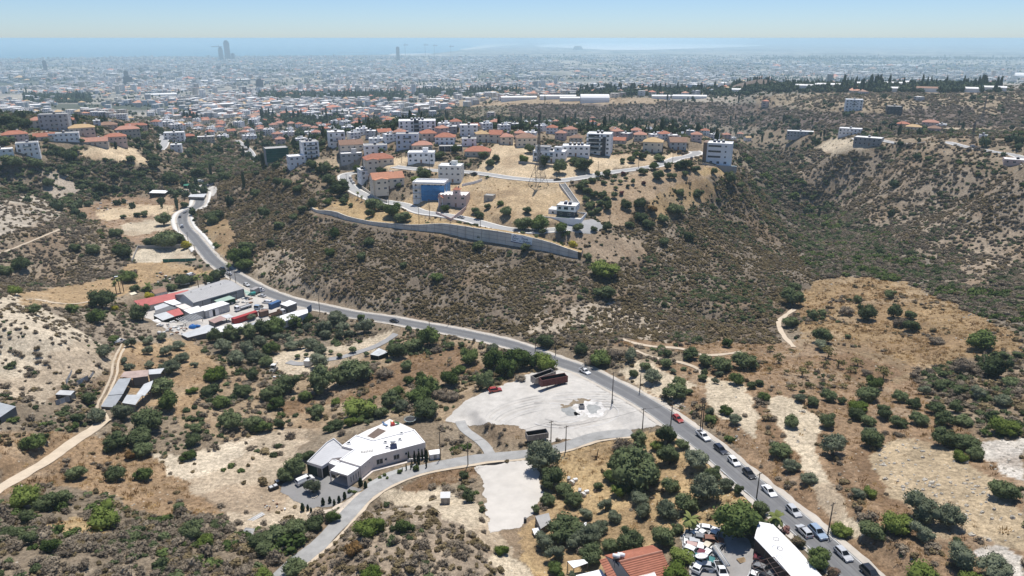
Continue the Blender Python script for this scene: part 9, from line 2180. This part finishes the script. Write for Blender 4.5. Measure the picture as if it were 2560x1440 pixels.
def scrub_sources():
 out = {}
 for k, (m, key) in SCRUB.items():
  out[k] = [crown_mesh('bush', 900 + 10 * k + i, LEAF[key], lobes=6, leaves=40 if k != 1 else 62, leaf=.22 if k != 1 else .16, ex=(1, 1, .6), spread=.56, lr=(.32, .5), core=.74 if k != 1 else .6, z0=-.12) for i in range(3)]
 tm = []
 for i in range(2):
  r_ = random.Random(40 + i); mb = MB()
  for j in range(22):
   a = r_.uniform(0, 6.28); q = r_.uniform(0, .75); bx, by = math.cos(a) * q, math.sin(a) * q; l = r_.uniform(.25, .6); e = r_.uniform(-.5, .5)
   c, s_ = math.cos(a + e), math.sin(a + e); w = r_.uniform(.06, .16)
   mb.add([(bx - s_ * w, by + c * w, -.05), (bx + s_ * w, by - c * w, -.05), (bx + c * l * .6, by + s_ * l * .6, l)], [(0, 1, 2)])
  tm.append(mb.mesh('tuft', [LEAF['straw' if i else 'tuftbrown']]))
 out[4] = tm
 rk = []
 for i in range(2):
  mb = MB(); mb.blob((0, 0, .25), 1, .8, .7, 0, 6, 4, .3, i + 3)
  for q in range(len(mb.sm)): mb.sm[q] = False
  rk.append(mb.mesh('rock', [ROCKM]))
 out[5] = rk
 return out
def gn_scatter(name, src, pts, sc, rot, label):
 me = bpy.data.meshes.new(name); me.vertices.add(len(pts)); me.vertices.foreach_set('co', np.ascontiguousarray(pts, np.float32).ravel())
 a = me.attributes.new('sc', 'FLOAT_VECTOR', 'POINT'); a.data.foreach_set('vector', np.ascontiguousarray(sc, np.float32).ravel())
 a = me.attributes.new('rot', 'FLOAT_VECTOR', 'POINT'); a.data.foreach_set('vector', np.ascontiguousarray(rot, np.float32).ravel())
 o = link_mesh(name, me)
 ng = bpy.data.node_groups.new(name + '_nodes', 'GeometryNodeTree')
 ng.interface.new_socket('Geometry', in_out='INPUT', socket_type='NodeSocketGeometry'); ng.interface.new_socket('Geometry', in_out='OUTPUT', socket_type='NodeSocketGeometry')
 gi, go = ng.nodes.new('NodeGroupInput'), ng.nodes.new('NodeGroupOutput')
 ip = ng.nodes.new('GeometryNodeInstanceOnPoints'); ob = ng.nodes.new('GeometryNodeObjectInfo'); ob.inputs['As Instance'].default_value = True
 so = bpy.data.objects.new(name + '_source', src); ob.inputs['Object'].default_value = so
 n1 = ng.nodes.new('GeometryNodeInputNamedAttribute'); n1.data_type = 'FLOAT_VECTOR'; n1.inputs['Name'].default_value = 'sc'
 n2 = ng.nodes.new('GeometryNodeInputNamedAttribute'); n2.data_type = 'FLOAT_VECTOR'; n2.inputs['Name'].default_value = 'rot'
 er = ng.nodes.new('FunctionNodeEulerToRotation')
 ng.links.new(gi.outputs[0], ip.inputs['Points']); ng.links.new(ob.outputs['Geometry'], ip.inputs['Instance'])
 ng.links.new(n1.outputs['Attribute'], ip.inputs['Scale']); ng.links.new(n2.outputs['Attribute'], er.inputs[0]); ng.links.new(er.outputs[0], ip.inputs['Rotation'])
 ng.links.new(ip.outputs[0], go.inputs[0])
 mod = o.modifiers.new('scatter', 'NODES'); mod.node_group = ng
 tag(o, label, 'scrub' if 'bush' in name or 'scrub' in name else 'ground cover', kind='stuff')
 return o
BUSH_WORD = {0: ('dark green bush', 'evergreen_bush'), 1: ('grey dried-out bush', 'dry_bush'), 2: ('olive-brown bush', 'spiny_bush'), 3: ('fresh green bush', 'green_bush')}
def place_word(px, py):
 if py > 1240 and px < 760:
  c = ['far-left', 'mid-left', 'mid-right', 'lane-side'][min(3, int(px / 190))]
  return f"in the {c} lower scrub{', bottom row' if py > 1360 else ', upper row' if py < 1300 else ''}"
 if py > 1240 and px < 1330: return 'on the ' + ('left' if px < 930 else 'middle' if px < 1100 else 'right') + ' of the laneside knoll'
 if px > 1700 and py > 860: return 'on the terraces right of the queue road'
 if px < 320 and py > 720: return 'on the pale eroded slope'
 if 1240 > py > 860 and px < 1330: return ('left of' if px < 640 else 'above' if px < 1000 else 'right of') + ' the white villa'
 if px > 1330 and py > 1060: return 'around the straw field'
 if px > 1900: return 'on the valley floor at right'
 if px < 560: return 'on the slopes left of the valley road'
 return 'on the hillside above the valley road'
def build_scrub():
 x, y, z, px, py, d, kind, size = scatter_points()
 src = scrub_sources()
 r_ = np.random.default_rng(8)
 ang = r_.random(len(x)) * 6.283
 sz = np.column_stack([size * r_.uniform(.85, 1.2, len(x)), size * r_.uniform(.85, 1.2, len(x)), size * r_.uniform(.75, 1.25, len(x))])
 var = r_.integers(0, 3, len(x))
 vis = (px > 0) & (px < 2560) & (py < 1440) & (kind < 4)
 app = np.where(vis, size * FPX / d, 0)
 top = set(np.argsort(-app)[:300].tolist())
 sets = {}
 for i in top:
  k = int(kind[i]); w, nm = BUSH_WORD[k]
  o = link_mesh(nm, src[k][int(var[i]) % 3], None, (x[i], y[i], z[i] - .05), ang[i], tuple(sz[i]))
  pw = place_word(px[i], py[i]); tag(o, None, 'bush', f'{w}es {pw}'); sets.setdefault((w, pw), []).append((px[i], o))
 for (w, pw), os_ in sets.items():
  os_.sort(key=lambda q: q[0]); m = len(os_)
  for i, (_, o) in enumerate(os_):
   o['label'] = f'{w} {pw}' if m == 1 else f'leftmost {w} {pw}' if i == 0 else f'rightmost {w} {pw}' if i == m - 1 else f'{ORD[min(i, 34)]} {w} from left {pw}'
 rest = np.array([i not in top for i in range(len(x))])
 names = {0: 'evergreen_scrub', 1: 'dry_scrub', 2: 'spiny_scrub', 3: 'green_scrub', 4: 'dry_grass', 5: 'loose_stones'}
 labs = {0: 'dark green scrub covering the slopes', 1: 'grey dried scrub covering the slopes', 2: 'olive-brown spiny scrub on the hillsides', 3: 'fresh green scrub in the damp hollows', 4: 'tufts of straw-coloured dry grass', 5: 'pale loose stones on fields and slopes'}
 for k, ms in src.items():
  for vi, m in enumerate(ms):
   s = np.where(rest & (kind == k) & (var % len(ms) == vi))[0]
   if len(s) == 0: continue
   rot = np.zeros((len(s), 3)); rot[:, 2] = ang[s]
   gn_scatter(names[k], m, np.column_stack([x[s], y[s], z[s] - .06]), sz[s], rot, labs[k])
 print('scrub', len(x), np.bincount(kind))
far_trees()
build_scrub()
label_pending()
# --- haze over the plain
def make_haze():
 mb = MB(); mb.box(-70000, -70000, -8.0, 70000, 70000, 251.5)
 m, nt, out = _nodes('haze_air')
 pv = nt.nodes.new('ShaderNodeVolumePrincipled')
 pv.inputs['Color'].default_value = (.65, .88, 1.0, 1)
 pv.inputs['Density'].default_value = 1.0e-4
 pv.inputs['Anisotropy'].default_value = .2
 nt.links.new(pv.outputs[0], out.inputs['Volume'])
 o = mb.build('haze', [m])
 tag(o, 'pale blue summer haze over the coastal plain', 'haze', kind='stuff')
make_haze()
